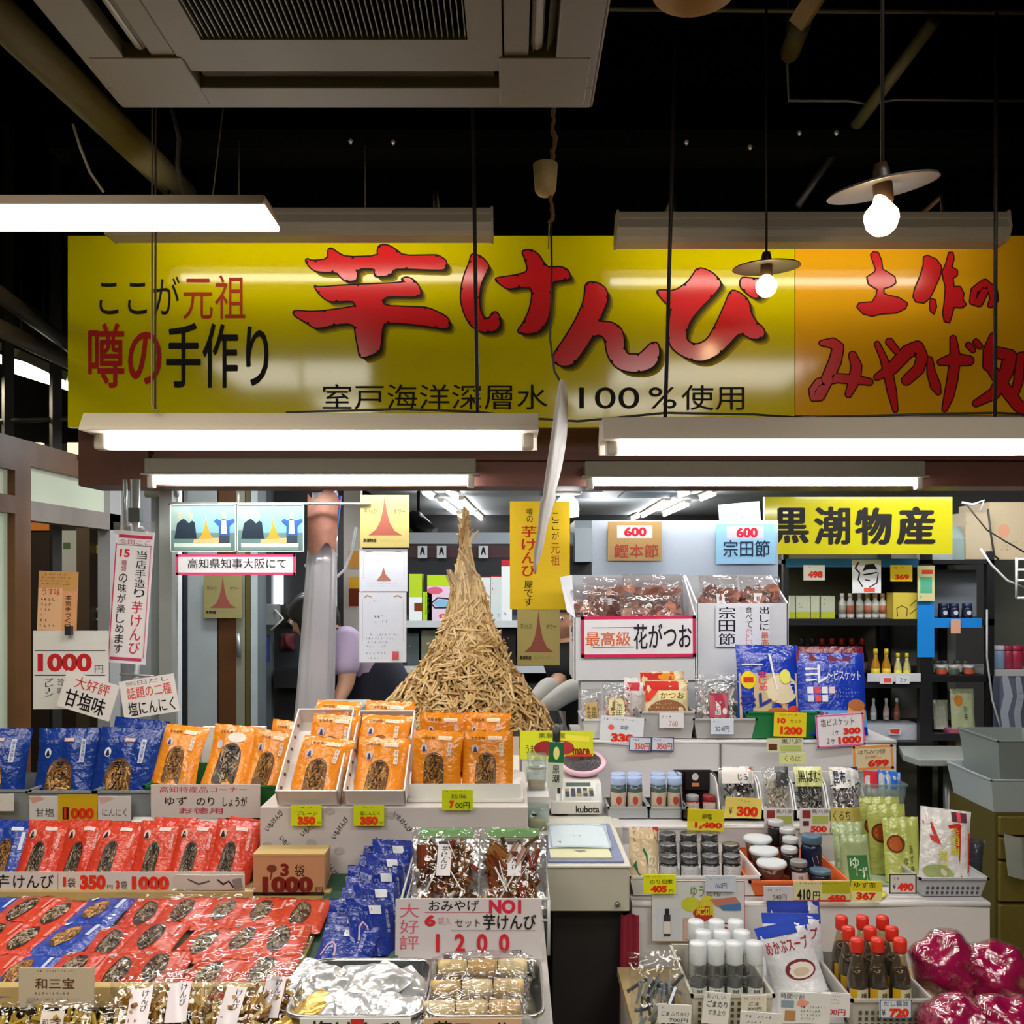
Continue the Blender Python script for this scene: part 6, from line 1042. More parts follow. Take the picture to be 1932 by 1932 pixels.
sbag('fish_snack_bag', 'red topped bag of fish flakes in the grey basket', 1260, zb_+.006, 3.06, .145, .175, .04, 'd8c49a', [('r', 'c42a20', 0, .02, 1, .2), ('r', 'f0dc9a', .3, .22, .95, .38), ('t', 'かつお', '3a2a1a', .34, .24, .9, .36, .01), ('e', '8a5a3a', .5, .62, .46, .24), ('s', 'b0845a', .1, .45, .9, .8, 6, 4), ('s', 'd8b89a', .08, .42, .92, .8, 5, 8), ('p', 'd83a2a', [(.0, .2), (.3, .2), (.1, .4), (0, .42)])], 12, 0, 0, 114); sbag('fish_snack_bag', 'second red topped bag behind the first in the grey basket', 1250, zb_+.012, 3.13, .15, .19, .03, 'd8c49a', [('r', 'c42a20', 0, .02, 1, .2), ('e', 'e0902a', .6, .1, .2, .07)], 8, 0, 0, 115)
sbag('fish_snack_bag', 'clear bag with a dark red printed label in the wide grey basket', 1356, zb_, 3.06, .15, .2, .04, '', [], 12, 0, 0, 116, clear=1, fill=[m(c, rough=.4) for c in ('b9a8a0', '8a7a74', 'd4ccc8')], lab=(.3, .32, .72, .72, [('r', 'a83048', .0, .0, 1, 1), ('r', 'f0e4e6', .3, .08, .6, .9), ('v', 'かつお', '5a1a2a', .34, .1, .56, .88, .01), ('e', 'e8d8dc', .82, .75, .12, .14)], 'a83048'))
navy = '1a3ab0'
sbag('biscuit_bag', 'blue bag with a yellow round badge and cookie picture in the green basket', 1452, zb_, 3.06, .21, .298, .05, navy, [('r', 'cbb48a', .02, .32, .98, .9), ('e', 'e8d8b8', .7, .5, .28, .16), ('p', 'd2955a', [(.3, .7), (.6, .62), (.95, .7), (.98, .9), (.1, .9)]), ('e', 'd8842a', .3, .82, .2, .07), ('e', 'c46a3a', .62, .78, .2, .08), ('e', 'd84a3a', .9, .74, .12, .06), ('e', 'f0d020', .16, .40, .12, .1), ('r', 'c83a20', .08, .37, .24, .43), ('v', 'まじめ', 'e84a6a', .33, .3, .46, .52, .03), ('l', '28349a', [(.05, .6, .03), (.2, .58, .03), (.24, .62, .03)]), ('l', '28349a', [(.05, .66, .03), (.2, .64, .03), (.24, .68, .03)]), ('l', '28349a', [(.34, .56, .035), (.34, .68, .035), (.5, .62, .03)]), ('r', 'dfe4f2', .06, .22, .4, .235), ('l', 'f0f2f8', [(.52, .12, .03), (.56, .3, .02), (.62, .5, .02)]), ('e', 'e8e86a', .76, .36, .09, .08)], 10, 3, 1, 121, 'biscuit bag')
sbag('biscuit_bag', 'blue bag with white brush lettering and a red top fold in the green basket', 1573, zb_, 3.05, .225, .272, .05, navy, [('r', '7a2a3a', .0, .0, 1, .1), ('l', 'eef0fa', [(.12, .2, .03), (.28, .2, .02)]), ('l', 'eef0fa', [(.12, .27, .03), (.3, .26, .02)]), ('l', 'eef0fa', [(.12, .34, .03), (.26, .33, .02)]), ('l', 'eef0fa', [(.3, .16, .03), (.3, .36, .03), (.42, .3, .02)]), ('t', '～ビスケット', 'e6eafa', .42, .22, .92, .34, .015), *[('r', c, .12+i % 4*.105, .42+i//4*.1, .205+i % 4*.105, .5+i//4*.1) for i, c in enumerate(('e8eaf0', 'd84a5a', 'e8eaf0', 'e8c8d0', 'd0d8f0', 'd84a5a', 'e8eaf0'))], SC1('8fa4e0', .58, .42, .92, .56, 3, 4), ('r', '6aa6dc', .02, .7, .98, .9), ('e', '8a4a4a', .3, .74, .04, .025), ('e', '9a4a3a', .4, .75, .04, .03), ('e', 'd8a070', .82, .74, .14, .14), ('e', 'b06a3a', .83, .64, .13, .07)], 10, -2, 0, 122, 'biscuit bag')
sbag('biscuit_bag', 'dark red topped bag behind the blue lettered bag', 1570, zb_, 3.15, .225, .285, .04, '7d2434', [], 6, -2, 0, 123, 'biscuit bag')
# cards on the top tier
PT = 'price_tag'; PC = 'price tag'
def num(t, x0, y0, x1, y1, c='e8361c'): return ('t', t, c, x0, y0, x1, y1, .06)
def tagc(label, rect, Y, bg, ops, **k): return card(PT, label, PC, rect, Y, ops, bg, **k)
tagc('white tag with red 330 on the white basket', (1132, 1352, 1214, 1405), 2.995, 'e8eaf0', [SC1('6a7a9a', .05, .05, .95, .2, 1, 3), ('e', 'e86a5a', .25, .4, .07, .1), ('t', '本節', '5a5a6a', .45, .3, .65, .46), num('330', .26, .6, .78, .92)], roll=4)
tagc('small white label on the wide grey basket', (1341, 1355, 1384, 1385), 3.01, 'dfe6f2', [SC1('4a5a7a', .1, .1, .9, .35, 1, 2), ('t', '324円', '3a4a5a', .2, .5, .8, .85)])
tagc('small white label on the narrow grey basket', (1244, 1345, 1290, 1373), 3.01, 'eae8e8', [SC1('4a4a4a', .08, .12, .92, .4, 1, 2), ('t', '760', 'c8645a', .4, .55, .75, .9)])
for i, x in enumerate((1187, 1229)): tagc('small blue framed tag, %s of the pair on the top tier front' % ('left', 'right')[i], (x, 1390, x+42, 1417), 2.985, 'dde2ec', [('f', '4a5a7a', .07), SC1('3a3a4a', .1, .1, .9, .35, 1, i), ('t', '350円', 'e0402a', .25, .42, .92, .88, .05)], roll=2)
tagc('yellow tag with red figures on the green basket', (1460, 1344, 1521, 1390), 2.99, 'e8d020', [SC1('6a5a12', .05, .04, .95, .18, 1, 5), num('10', .1, .24, .36, .46), ('t', 'セット', '3a3a1a', .5, .28, .85, .42), num('1200', .2, .58, .88, .9)], roll=2)
tagc('pink edged white tag with black writing and red figures, top tier right', (1540, 1347, 1630, 1408), 2.98, 'f0eaee', [('f', 'e472b0', .05), ('t', '塩ビスケット', '3a343a', .1, .12, .8, .36), SC1('e8a0c0', .55, .06, .92, .16, 1, 3), ('t', '1ヶ', '3a343a', .34, .48, .46, .64), num('300', .56, .44, .92, .64), ('t', '2ヶ', '3a343a', .2, .72, .38, .9), num('1000', .44, .7, .92, .92)], roll=-4)
# -------- middle tier
def jar(name, label, px, z, Y, r, h, body, lid, lidr=None, lidh=.2, labm=None, labops=None, group=None, first={}):
    p = P(px, 0, Y); mb = MB(); hb = h*(1-lidh); mb.lathe((0, 0, 0), [(r*.9, 0), (r, h*.03), (r, hb*.86), (r*.86, hb)], body, 22); o = mb.build(name, None, (p.x, Y+r, z)); tag(o, label, 'jar', group); lr = lidr or r*.9
    mb = MB(); mb.lathe((0, 0, 0), [(lr, hb), (lr*1.02, hb+h*lidh*.2), (lr*1.02, h*.97), (lr*.94, h), (lr*.6, h-.001)], lid, 22); mb.build('lid', o)
    if labm is not None:
        mb = MB(); q = r*1.012; fn = lambda u, v, k=0: Vector((q*math.sin((u-.5)*2.3)*(1+k*.004/ r*.02), -q*math.cos((u-.5)*2.3)-LAY*k, h*(.12+.5*(1-v))))
        mb.grid(lambda u, v: fn(u, 1-v), 10, 2, labm); mb.ops(fn, labops or [], asp=2, seg=3); mb.build('jar_label', o)
    return o
Z2p = Z2+.001; LBL = m('c9b9a4', rough=.5); SEA = m('4f5f5e', rough=.15, spec=.6); BLID = m('a9bfe6', rough=.3)
for g, (x0, x1, w_) in enumerate(((1148, 1222, 'left'), (1226, 1296, 'right'))):
    tub('jar_tray', '%s grey tray of blue lidded jars on the middle tier' % w_, x0, x1, 1524, 1537, 2.72, 2.84, m('aeb2b4', rough=.3), 'tray', z=Z2, flare=.0, th=.003)
    for r_ in range(2):
        for c_ in range(2):
            jar('blue_lid_jar', 'blue lidded jar at the %s of the %s grey tray' % (('front ', 'back ')[r_]+('left', 'right')[c_], w_), x0+20+c_*31+(-2 if g else 0), Z2+.004, 2.725+r_*.055, .0235, .112, SEA, BLID, .022, .2, LBL if r_ == 0 else LBL, [('e', 'b5483a', .5, .4, .16, .22), SC1('6a4a3a', .2, .6, .8, .9, 2, c_), ('r', '3a6a74', 0, .95, 1, 1.25)], 'blue lidded jars')
def dtray(label, x0, x1, Y, mat, hback=.12, hfront=.03, d=.15, z=None):
    """open tray with curved side dividers"""
    a, b = P(x0, 0, Y).x, P(x1, 0, Y).x; w = b-a; mb = MB(); t = .004; mb.span((-w/2, 0, 0), (w/2, d, t), mat); mb.span((-w/2, d-t, 0), (w/2, d, hback), mat); mb.span((-w/2, 0, 0), (w/2, t, hfront), mat)
    for sx in (-1, 1): mb.extr([(0, 0), (d, 0), (d, hback), (d*.45, hback), (d*.25, hback*.85), (0, hfront)], sx*(w/2-t/2)-t/2, sx*(w/2-t/2)+t/2, mat)
    return tag(mb.build('display_tray', None, ((a+b)/2, Y, Z2p if z is None else z)), label, 'tray', 'trays on the middle tier')
WT = m('e2e2e2', rough=.35); BT = m('241a1c', rough=.3)
dtray('black tray with red jars on the middle tier', 1287, 1362, 2.7, BT, .115); RJ = m('8a1f26', rough=.2)
for i, px in enumerate((1309, 1340)): jar('red_jar', '%s small red jar in the black tray' % ('left', 'right')[i], px, Z2+.012, 2.72, .02, .052, RJ, m('9a98a0' if i == 0 else '8a2428', rough=.3), .018, .3, m('d8ccc4'), [SC1('6a4a4a', .2, .2, .8, .8, 2, i)], 'red jars in the black tray')
card('round_badge', 'black card with a white round mark at the back of the black tray', 'card', (1293, 1455, 1355, 1490), 2.83, [('e', 'd8d4d0', .3, .3, .1, .2), ('r', 'd88a5a', .2, .62, .42, .82)], '141012')
trs = [('white tray with a pink topped bag on the middle tier', 1357, 1436), ('white tray with a pale clear bag on the middle tier', 1438, 1499), ('white tray with a dark clear bag and yellow header on the middle tier', 1501, 1562), ('white tray with a blue and white bag on the middle tier', 1564, 1636)]
for l, a, b in trs: dtray(l, a, b, 2.7, WT, .11, .028)
DKF = [m(c, rough=.35) for c in ('2c2622', '4a3c34', '6a5a50', '1c1816')]; LTF = [m(c, rough=.35) for c in ('b5a48a', '8f8068', 'cfc4b0')]; PUF = [m(c, rough=.35) for c in ('6a5a60', '8f848a', '4a3c44')]
zz = Z2+.007
sbag('snack_bag', 'clear bag with a white and red header, behind the yellow 300 card', 1396, zz, 2.73, .105, .14, .04, '', [], 16, 0, 0, 131, clear=1, fill=PUF, lab=(.05, .02, .95, .36, [('r', 'c8503a', 0, 0, 1, .2), ('t', 'くじら', '2a2424', .3, .4, .8, .8, .02)], 'ece6e0'))
sbag('snack_bag', 'clear bag of pale chips in the second white tray', 1469, zz, 2.73, .08, .14, .04, '', [], 16, 0, 0, 132, clear=1, fill=LTF, lab=(.5, .0, .98, .4, [('r', '4a4a4c', .0, .0, 1, 1), ('p', 'e0e0e0', [(.4, .2), (.7, .3), (.6, .9), (.3, .8)])], '4a4a4c'))
sbag('snack_bag', 'clear bag of dark pieces with a yellow header in the third white tray', 1531, zz, 2.73, .085, .14, .04, '', [], 16, 0, 0, 133, clear=1, fill=DKF, lab=(.02, .0, .98, .42, [('t', '黒ばな', '3a3a1a', .1, .2, .9, .8, .02)], 'dfe39a'))
sbag('snack_bag', 'clear bag with a yellow and navy header in the fourth white tray', 1598, zz, 2.73, .09, .14, .04, '', [], 16, 0, 0, 134, clear=1, fill=PUF, lab=(.02, .0, .98, .45, [('r', 'e0c832', 0, .1, .4, .7), ('p', '2a2a6a', [(.5, 0), (1, 0), (1, .6), (.75, .5)]), ('t', '昆布', '2a2a4a', .1, .2, .5, .8, .02)], 'e6e4e2'))
root = tub('acrylic_bin', 'clear bin with red and blue bags at the right end of the middle tier', 1640, 1700, 1480, 1540, 2.70, 2.86, AC, 'bin', z=Z2)
sbag('snack_bag', 'red topped small bag in the clear bin', 1652, zz, 2.72, .07, .13, .03, 'b9b4ae', [('r', 'c42a3a', 0, .0, 1, .4), SC1('4a4a44', .2, .5, .8, .9, 3, 3)], 18, 8, 8, 135); sbag('snack_bag', 'blue topped small bag in the clear bin', 1679, zz, 2.72, .07, .13, .03, 'b4b8be', [('r', '2a6ad0', 0, .0, 1, .42), SC1('4a4a54', .2, .5, .8, .9, 3, 4)], 18, 4, 8, 136)
Y = 2.63
tagc('yellow handwritten tag with red price under the black tray', (1297, 1527, 1366, 1567), 2.62, 'e8d818', [('t', '卵塩', '3a3a12', .4, .2, .66, .46, .02), ('r', 'f2e24a', 0, .56, 1, 1), num('1,480', .2, .6, .95, .92)], roll=2)
tagc('yellow card with red 300 in front of the pink topped bag', (1368, 1505, 1437, 1543), 2.68, 'ecd96a', [SC1('8a7a32', .3, .06, .95, .3, 1, 4), ('t', '¥', '4a4a2a', .1, .5, .2, .85), num('300', .32, .42, .9, .92)], roll=3)
for i, (x0, x1) in enumerate(((1442, 1497), (1509, 1565))): tagc('white recipe tag with green panel under the %s white tray' % ('second', 'third')[i], (x0, 1525, x1, 1572), 2.64, 'e8e4e2', [('r', '9a3a3a', .08, .08, .36, .4), ('t', '黒八卵', '4a4a4a', .4, .04, .95, .2), ('r', 'b9c46a', .42, .3, .95, .62), ('r', '5a3a3a', .1, .5, .3, .7), num('640' if i == 0 else '500', .35, .7, .9, .95)])
tagc('yellow card with loose black handwriting under the fourth white tray', (1567, 1524, 1640, 1572), 2.64, 'e0cc72', [('t', 'くるち', '2a2a22', .06, .12, .5, .5), ('t', 'ざらめ', '2a2a22', .36, .52, .9, .82), ('p', 'e8502a', [(.7, .9), (.85, .82), (.98, .9), (.98, 1), (.7, 1)])])
tagc('cream name card above the middle tier, upper of two', (1447, 1393, 1515, 1419), 2.93, 'dcdab8', [('t', '黒八卵', '3a3a3a', .4, .05, .95, .4), ('r', '6a3a1a', .04, .4, .28, .85), ('r', 'b9c46a', .36, .5, .95, .9)])
tagc('yellow name card above the middle tier, lower of two', (1470, 1421, 1520, 1441), 2.9, 'e0e39a', [('t', 'くろは', '6a6a2a', .2, .2, .8, .8)])
tagc('orange edged card with red 699 above the clear bin', (1609, 1406, 1685, 1452), 2.8, 'ecd9b0', [('f', 'f0a05a', .1), ('t', 'はちみつ卵', '5a5048', .14, .16, .8, .36), ('t', 'お試し', 'd8583a', .3, .4, .7, .52), num('699', .36, .58, .88, .88)], roll=-3)
mb = MB()
for rc, Yc, zb2 in (((1447, 1393, 1515, 1419), 2.935, Z2), ((1609, 1406, 1685, 1452), 2.805, Z2), ((1495, 1421, 1496, 1441), 2.905, Z2)): pass
for i, (px, y, Yc) in enumerate(((1481, 1419, 2.935), (1500, 1441, 2.905), (1647, 1452, 2.868))): mb = MB(); mb.tube([(P(px, 0, Yc).x, Yc, Z2), P(px, y-8, Yc)], .0015, m('c9ccce', rough=.3), 6); mb.lathe((P(px, 0, Yc).x, Yc, Z2+.0005), [(.012, 0), (.012, .003)], m('c9ccce', rough=.3), 10); tag(mb.build('card_clip_stand'), ('thin stem holding the cream name card', 'thin stem holding the yellow name card', 'thin stem holding the orange edged card')[i], 'stand')
# -------- lowest tier
Z1p = Z1+.001; TW = m('dedcda', rough=.4)
tub('white_tray', 'white tray of small lidded jars on the lowest tier', 1196, 1424, 1652, 1690, 2.345, 2.60, TW, 'tray', z=Z1, flare=.012)
sbag('nori_bag', 'cream bag with a green diamond in the white jar tray', 1217, Z1+.018, 2.4, .078, .135, .03, 'd6bf98', [('s', '8a6a4a', .1, .04, .8, .3, 2, 3), ('p', '2a6a52', [(.1, .7), (.48, .38), (.6, .5), (.6, .95), (.4, .98)]), ('e', 'd8c0a0', .4, .78, .14, .08), ('v', 'のり', 'e6e4d0', .62, .5, .9, .95, .03), ('p', 'c83a2a', [(.8, .0), (1, .0), (1, .3), (.86, .2)])], 12, 4, 0, 141)
DG = m('2a2a2c', rough=.12, spec=.6); SV = m('7e7e80', rough=.2, metal=.8); PL = m('c9c9cc', rough=.5)
for r_ in range(3):
    for c_ in range(4):
        if r_ == 2 and c_ > 2: continue
        jar('preserve_jar', 'silver lidded jar, %s from the left in the %s row of the white tray' % (ORD[c_], ('front', 'second', 'back')[r_]), 1264+c_*40-r_*1, Z1+.02+.012*r_, 2.385+r_*.06, .0245, .064, DG, SV, .0225, .3, PL, [SC1('5a5a5e', .15, .25, .85, .7, 2, c_+r_)], 'silver lidded jars')
OT = m('d8662c', rough=.35); tub('orange_tray', 'orange tray of lidded cups and navy jars on the lowest tier', 1424, 1586, 1660, 1698, 2.345, 2.60, OT, 'tray', z=Z1, flare=.016)
CUPB = m('5a3428', rough=.2); WL = m('d6dce0', rough=.3); NV = m('1c2440', rough=.25)
for i, (px, Y) in enumerate(((1463, 2.37), (1448, 2.44), (1436, 2.51))):
    p = P(px, 0, Y); mb = MB(); mb.lathe((0, 0, 0), [(.026, 0), (.034, .05)], CUPB, 22); o = mb.build('miso_cup', None, (p.x, Y+.035, Z1+.006+.012*i)); tag(o, 'white lidded brown cup, %s in the orange tray' % ('nearest', 'middle', 'farthest')[i], 'cup', 'white lidded cups'); mb = MB(); mb.lathe((0, 0, 0), [(.036, .049), (.039, .055), (.037, .062), (.03, .0605), (.001, .0605)], WL, 24); mb.build('lid', o)
for i, (px, Y) in enumerate(((1512, 2.365), (1494, 2.44), (1496, 2.49), (1490, 2.54), (1468, 2.575))):
    jar('paste_jar', 'dark jar with a pale lid, %s from the front in the orange tray' % ORD[i], px, Z1+.006+.012*i, Y, .0225, .07, m('2a2426', rough=.2), m('cfd0d2' if i else '8a8a8a', rough=.25, metal=.2), .021, .2, PL if i == 0 else None, [('v', '味噌', '3a3a3a', .4, .2, .6, .8)], 'dark jars in the orange tray')
for i, (px, Y, h_, z_) in enumerate(((1554, 2.36, .045, .008), (1537, 2.46, .1, .014))): jar('navy_jar', ('short navy jar at the front of the orange tray', 'tall navy jar at the back of the orange tray')[i], px, Z1+z_, Y, .027, h_, NV, m('4d6a80', rough=.3), .0265, .22, NV, [('p', 'b9c4d4', [(.4, .3), (.6, .2), (.7, .6), (.5, .8)])], 'navy jars')
gp = [('v', '柚子', 'cfe0c0', .4, .5, .6, .9)]
for i, (px, Y, w, h) in enumerate(((1618, 2.42, .075, .125), (1606, 2.49, .085, .14))): sbag('green_pouch', ('pale green pouch with a dark green square, front one', 'pale green pouch behind the one with the dark green square')[i], px, Z1+.004, Y, w, h, .03, 'a9b98a', [('r', '3f7a4a', .15, .42, .88, .94), ('t', 'ゆ', 'dfead8', .22, .46, .55, .68, .02), ('t', 'ず', 'dfead8', .5, .66, .82, .9, .02)] if i == 0 else [], 14, 2, 0, 151+i, 'pouch', 'pale green pouches')
for i, (px, Y, w, h) in enumerate(((1706, 2.44, .095, .165), (1680, 2.5, .105, .185), (1668, 2.56, .11, .19))): sbag('tea_pouch', 'yellow green pouch with a round brown badge, %s' % ('front one', 'middle one', 'rearmost one')[i], px, Z1+.004, Y, w, h, .03, 'b3ba62', [('e', '6a2a14', .3, .42, .25, .14), ('e', 'a8541c', .3, .42, .21, .11), SC1('e09a3a', .14, .36, .46, .48, 2, 3), ('v', 'あずき', '3a4a1a', .66, .42, .76, .9), ('v', 'ゆず', '3a4a1a', .5, .62, .6, .9)], 12, -2, 0, 155+i, 'pouch', 'yellow green pouches')
sbag('pickle_bag', 'white bag with a red fan and vegetable picture in the clear basket', 1781, Z1+.006, 2.42, .13, .19, .035, 'dcd8d4', [('p', 'c83024', [(.52, .22), (.75, .18), (.98, .3), (.98, .8), (.8, .95), (.75, .6)]), ('p', 'c83a3a', [(.02, .2), (.2, .2), (.4, .5), (.2, .45)]), ('v', '金目鯛', 'd8c83a', .58, .24, .76, .62, .03), ('r', '5a2a3a', .6, .03, .9, .16), ('r', 'e04a5a', .7, .03, .78, .16), ('v', '漬け', 'd8d04a', .34, .56, .52, .86, .03), ('e', '9aa66a', .35, .86, .3, .1), ('e', 'd6d4b0', .5, .84, .12, .06)], 14, -6, 6, 161, 'bag')
sbag('pickle_bag', 'dark corner bag behind the red fan bag in the clear basket', 1820, Z1+.006, 2.48, .09, .1, .03, '3a3c40', [], 14, -10, 8, 162, 'bag')
tub('clear_basket', 'clear slotted basket of the red fan bag at the right end of the lowest tier', 1741, 1850, 1655, 1699, 2.34, 2.52, m('b4b6bc', rough=.25, noise=.05), 'basket', z=Z1, slots=True)
mb = MB(); mb.span((P(1640, 0, 2.4).x, 2.42, Z1), (P(1726, 0, 2.4).x, 2.50, Z1+.003), m('9aa890', rough=.4)); tag(mb.build('glass_plate'), 'thin greenish plate under the yellow green pouches', 'plate')
tagc('bright yellow tag with red price on the white jar tray', (1214, 1650, 1275, 1686), 2.265, 'e6e812', [SC1('5a5a12', .05, .04, .8, .2, 1, 3), ('t', 'のり佃煮', '3a3a12', .2, .24, .9, .48), num('405', .22, .56, .72, .92), ('t', '円', '5a5a12', .8, .75, .92, .92)])
tagc('small white label on the white jar tray front', (1331, 1652, 1388, 1682), 2.265, 'cdd2de', [SC1('7a8296', .1, .1, .9, .3, 1, 3), ('t', '760円', '4a5264', .3, .45, .7, .8)])
tagc('pale label on the orange tray front, left of three', (1441, 1672, 1498, 1702), 2.283, 'cfcacc', [SC1('3a3a3a', .1, .12, .9, .36, 1, 3), ('t', '540円', '3a3a3a', .3, .5, .75, .86)])
tagc('striped tag with black and red figures on the orange tray front', (1497, 1662, 1604, 1701), 2.28, 'dcd6a2', [('r', 'b9b42a', .5, 0, 1, .6), SC1('4a4a22', .03, .04, .95, .2, 1, 5), ('t', '410', '2a2422', .06, .4, .3, .9, .03), ('t', '円', '2a2422', .34, .5, .46, .9), ('r', 'c8402a', 0, .9, 1, 1), num('450', .6, .66, .92, .94)])
tagc('yellow tag with red figures standing before the green pouches', (1606, 1662, 1664, 1700), 2.285, 'e4d42a', [('t', 'ゆず茶', '3a3212', .08, .06, .8, .34, .01), ('r', 'f0e8a0', 0, .5, 1, 1), num('367', .16, .54, .8, .94)], roll=2)
mb = MB(); pp = P(1644, 0, 2.32); mb.lathe((pp.x, 2.365, Z1), [(.05, 0), (.052, .002), (.048, .003)], m('e0d24a', rough=.4), 24); tag(mb.build('yellow_disc'), 'round yellow card lying under the yellow tag', 'disc')
tagc('grey framed tag with red figures before the yellow green pouches', (1677, 1648, 1729, 1686), 2.34, 'd8d4cc', [('f', '4a5258', .07), SC1('5a5a5a', .15, .14, .8, .36, 1, 3), ('t', '¥', '3a3a3a', .12, .5, .24, .75), num('490', .3, .46, .88, .86)])
# -------- the low front table
ZF = .60; ZB = .645; mb = MB(); mb.span((P(1215, 0, 1.8).x, 1.5, ZF-.02), (1.2, 2.26, ZF), m('a8946a', rough=.5, noise=.1)); mb.span((P(1222, 0, 1.8).x, 1.55, 0), (1.17, 2.25, ZF-.02), m('b9b2a8', rough=.6)); tag(mb.build('front_table'), 'low front table of bottles and jars at the right', 'table')
mb = MB(); mb.grid(lambda u, v: Vector((P(1170+u*34, 0, 2.30).x-.01*(1-v), 2.283+.006*math.sin(u*9+3*v), .02+.70*v)), 10, 6, m('8a1830', rough=.75)); o = mb.build('red_cloth'); tag(o, 'dark red cloth hanging left of the white cloth table', 'cloth')
card('dish_poster', 'white poster with a bottle and bowl picture leaning on the lowest tier front', 'poster', (1229, 1662, 1405, 1776), 2.276, [('f', 'c44a4a', .012), ('r', 'ccd0d8', .05, .45, .3, .95), ('t', 'ゆうぜん', '7a8a3a', .42, .08, .74, .26, .01), ('e', 'c8cc3a', .42, .38, .1, .12), ('e', 'd8cc3a', .6, .34, .08, .1), ('p', 'b8382a', [(.5, .4), (.62, .42), (.66, .6), (.5, .7), (.44, .52)]), ('t', '絶品', 'd8c83a', .48, .3, .66, .56, .03), ('p', 'c47a6a', [(.62, .3), (.9, .26), (.96, .38), (.7, .42)]), ('p', '4a7ab0', [(.72, .4), (.95, .36), (.96, .48), (.76, .48)]), ('r', '3a3a40', .13, .55, .2, .9), ('r', '2a2a2a', .145, .45, .185, .55), ('r', 'e0d8d0', .13, .66, .2, .86), ('r', 'c8a89a', .34, .6, .42, .95), ('v', '絶品', 'a83a2a', .43, .62, .49, .9), ('e', '3a2a2a', .78, .82, .18, .14), ('e', 'd8d0c4', .78, .8, .15, .1), ('e', 'b03a2a', .76, .79, .06, .06)], 'd5d6d6', pitch=-1, rough=.25)
tub('slotted_basket', 'cream basket of white capped jars on the low front table', 1310, 1452, 1876, 1932, 1.86, 2.1, m('c4c0b2', rough=.4), 'basket', z=ZB, slots=True, flare=.006)
mb = MB(); mb.span((P(1306, 0, 1.85).x, 1.85, ZF), (P(1760, 0, 1.85).x, 2.13, ZB-.001), m('a89a7c', rough=.6)); tag(mb.build('basket_riser'), 'tan riser board under the jar and soy sauce baskets', 'riser')
WC = m('e4e8ec', rough=.3); JG = film('f4f6f4', .05, .4, .05, .1, 20, body=.05); CONT = m('3c3a38', rough=.5, noise=.5, ns=90)
n = 0
for r_, xs_ in enumerate(((1320, 1354, 1389, 1428), (1330, 1366, 1404), (1316, 1355, 1392))):
    for c_, px in enumerate(xs_):
        Y = 1.885+r_*.06; p = P(px, 0, Y); mb = MB(); mb.lathe((0, 0, 0), [(.0155, 0), (.0175, .004), (.0175, .105), (.016, .11)], JG, 18); o = mb.build('capped_jar', None, (p.x, Y+.018, ZB+.006)); tag(o, 'white capped slim jar, %s from the left in the %s row of the cream basket' % (ORD[c_], ('front', 'middle', 'back')[r_]), 'jar', 'white capped slim jars')
        mb = MB(); mb.lathe((0, 0, 0), [(.0165, .108), (.0175, .110), (.0175, .147), (.0165, .150), (.001, .1502)], WC, 20); mb.build('cap', o); mb = MB(); mb.lathe((0, 0, 0), [(.0145, .004), (.0155, .075)], CONT, 14); mb.build('contents', o)
        mb = MB(); fn = lambda u, v, k=0: Vector((.0181*math.sin((u-.5)*2.2), -.0181*math.cos((u-.5)*2.2)-LAY*k, .018+.045*(1-v))); mb.grid(lambda u, v: fn(u, 1-v), 8, 2, m('dcdcd6', rough=.5)); mb.ops(fn, [('v', '黒潮', '3a3a3a', .32, .05, .68, .9, .01)]); mb.build('jar_label', o)
clear_sack('pouch_bag', 'open clear bag of silver sachets at the left of the low front table', 1250, 0, 1.83, .12, .2, .05, ZF, 12, 8, [m(c, rough=.25, metal=.6) for c in ('9aa0a6', 'c4c8cc', '6a7076')], None, seed=171, gap=.2)
card('name_card', 'white name card before the clear bag of sachets', 'card', (1241, 1895, 1304, 1930), 1.79, [SC1('3a3a3a', .1, .1, .5, .3, 1, 3), ('t', 'ごまふりかけ', '3a3a3a', .1, .36, .94, .6), ('t', '700円', '4a4a4a', .35, .7, .9, .92)], 'e4e2de', roll=3)
card('name_card', 'tilted white name card hung on the left of the cream basket', 'card', (1326, 1872, 1376, 1932), 1.83, [('t', 'おいしい', '4a4a4a', .1, .05, .8, .2), ('t', 'ごまのり', '2a2a2a', .14, .26, .9, .46, .01), ('t', 'でき上り', '4a4a4a', .2, .54, .85, .7)], 'e6e4e0', roll=6)
card('name_card', 'cream name card on the right of the cream basket', 'card', (1398, 1878, 1446, 1908), 1.835, [SC1('5a5a5a', .1, .1, .9, .3, 1, 3), ('t', 'ごま', '3a3a3a', .3, .4, .7, .62), ('t', '300円', '4a4a4a', .25, .7, .8, .92)], 'd6d0be')
card('name_card', 'white card lying low at the bottom edge before the cream basket', 'card', (1396, 1910, 1476, 1950), 1.78, [SC1('6a5a5a', .1, .1, .9, .6, 2, 3)], 'e2e0de', roll=4)
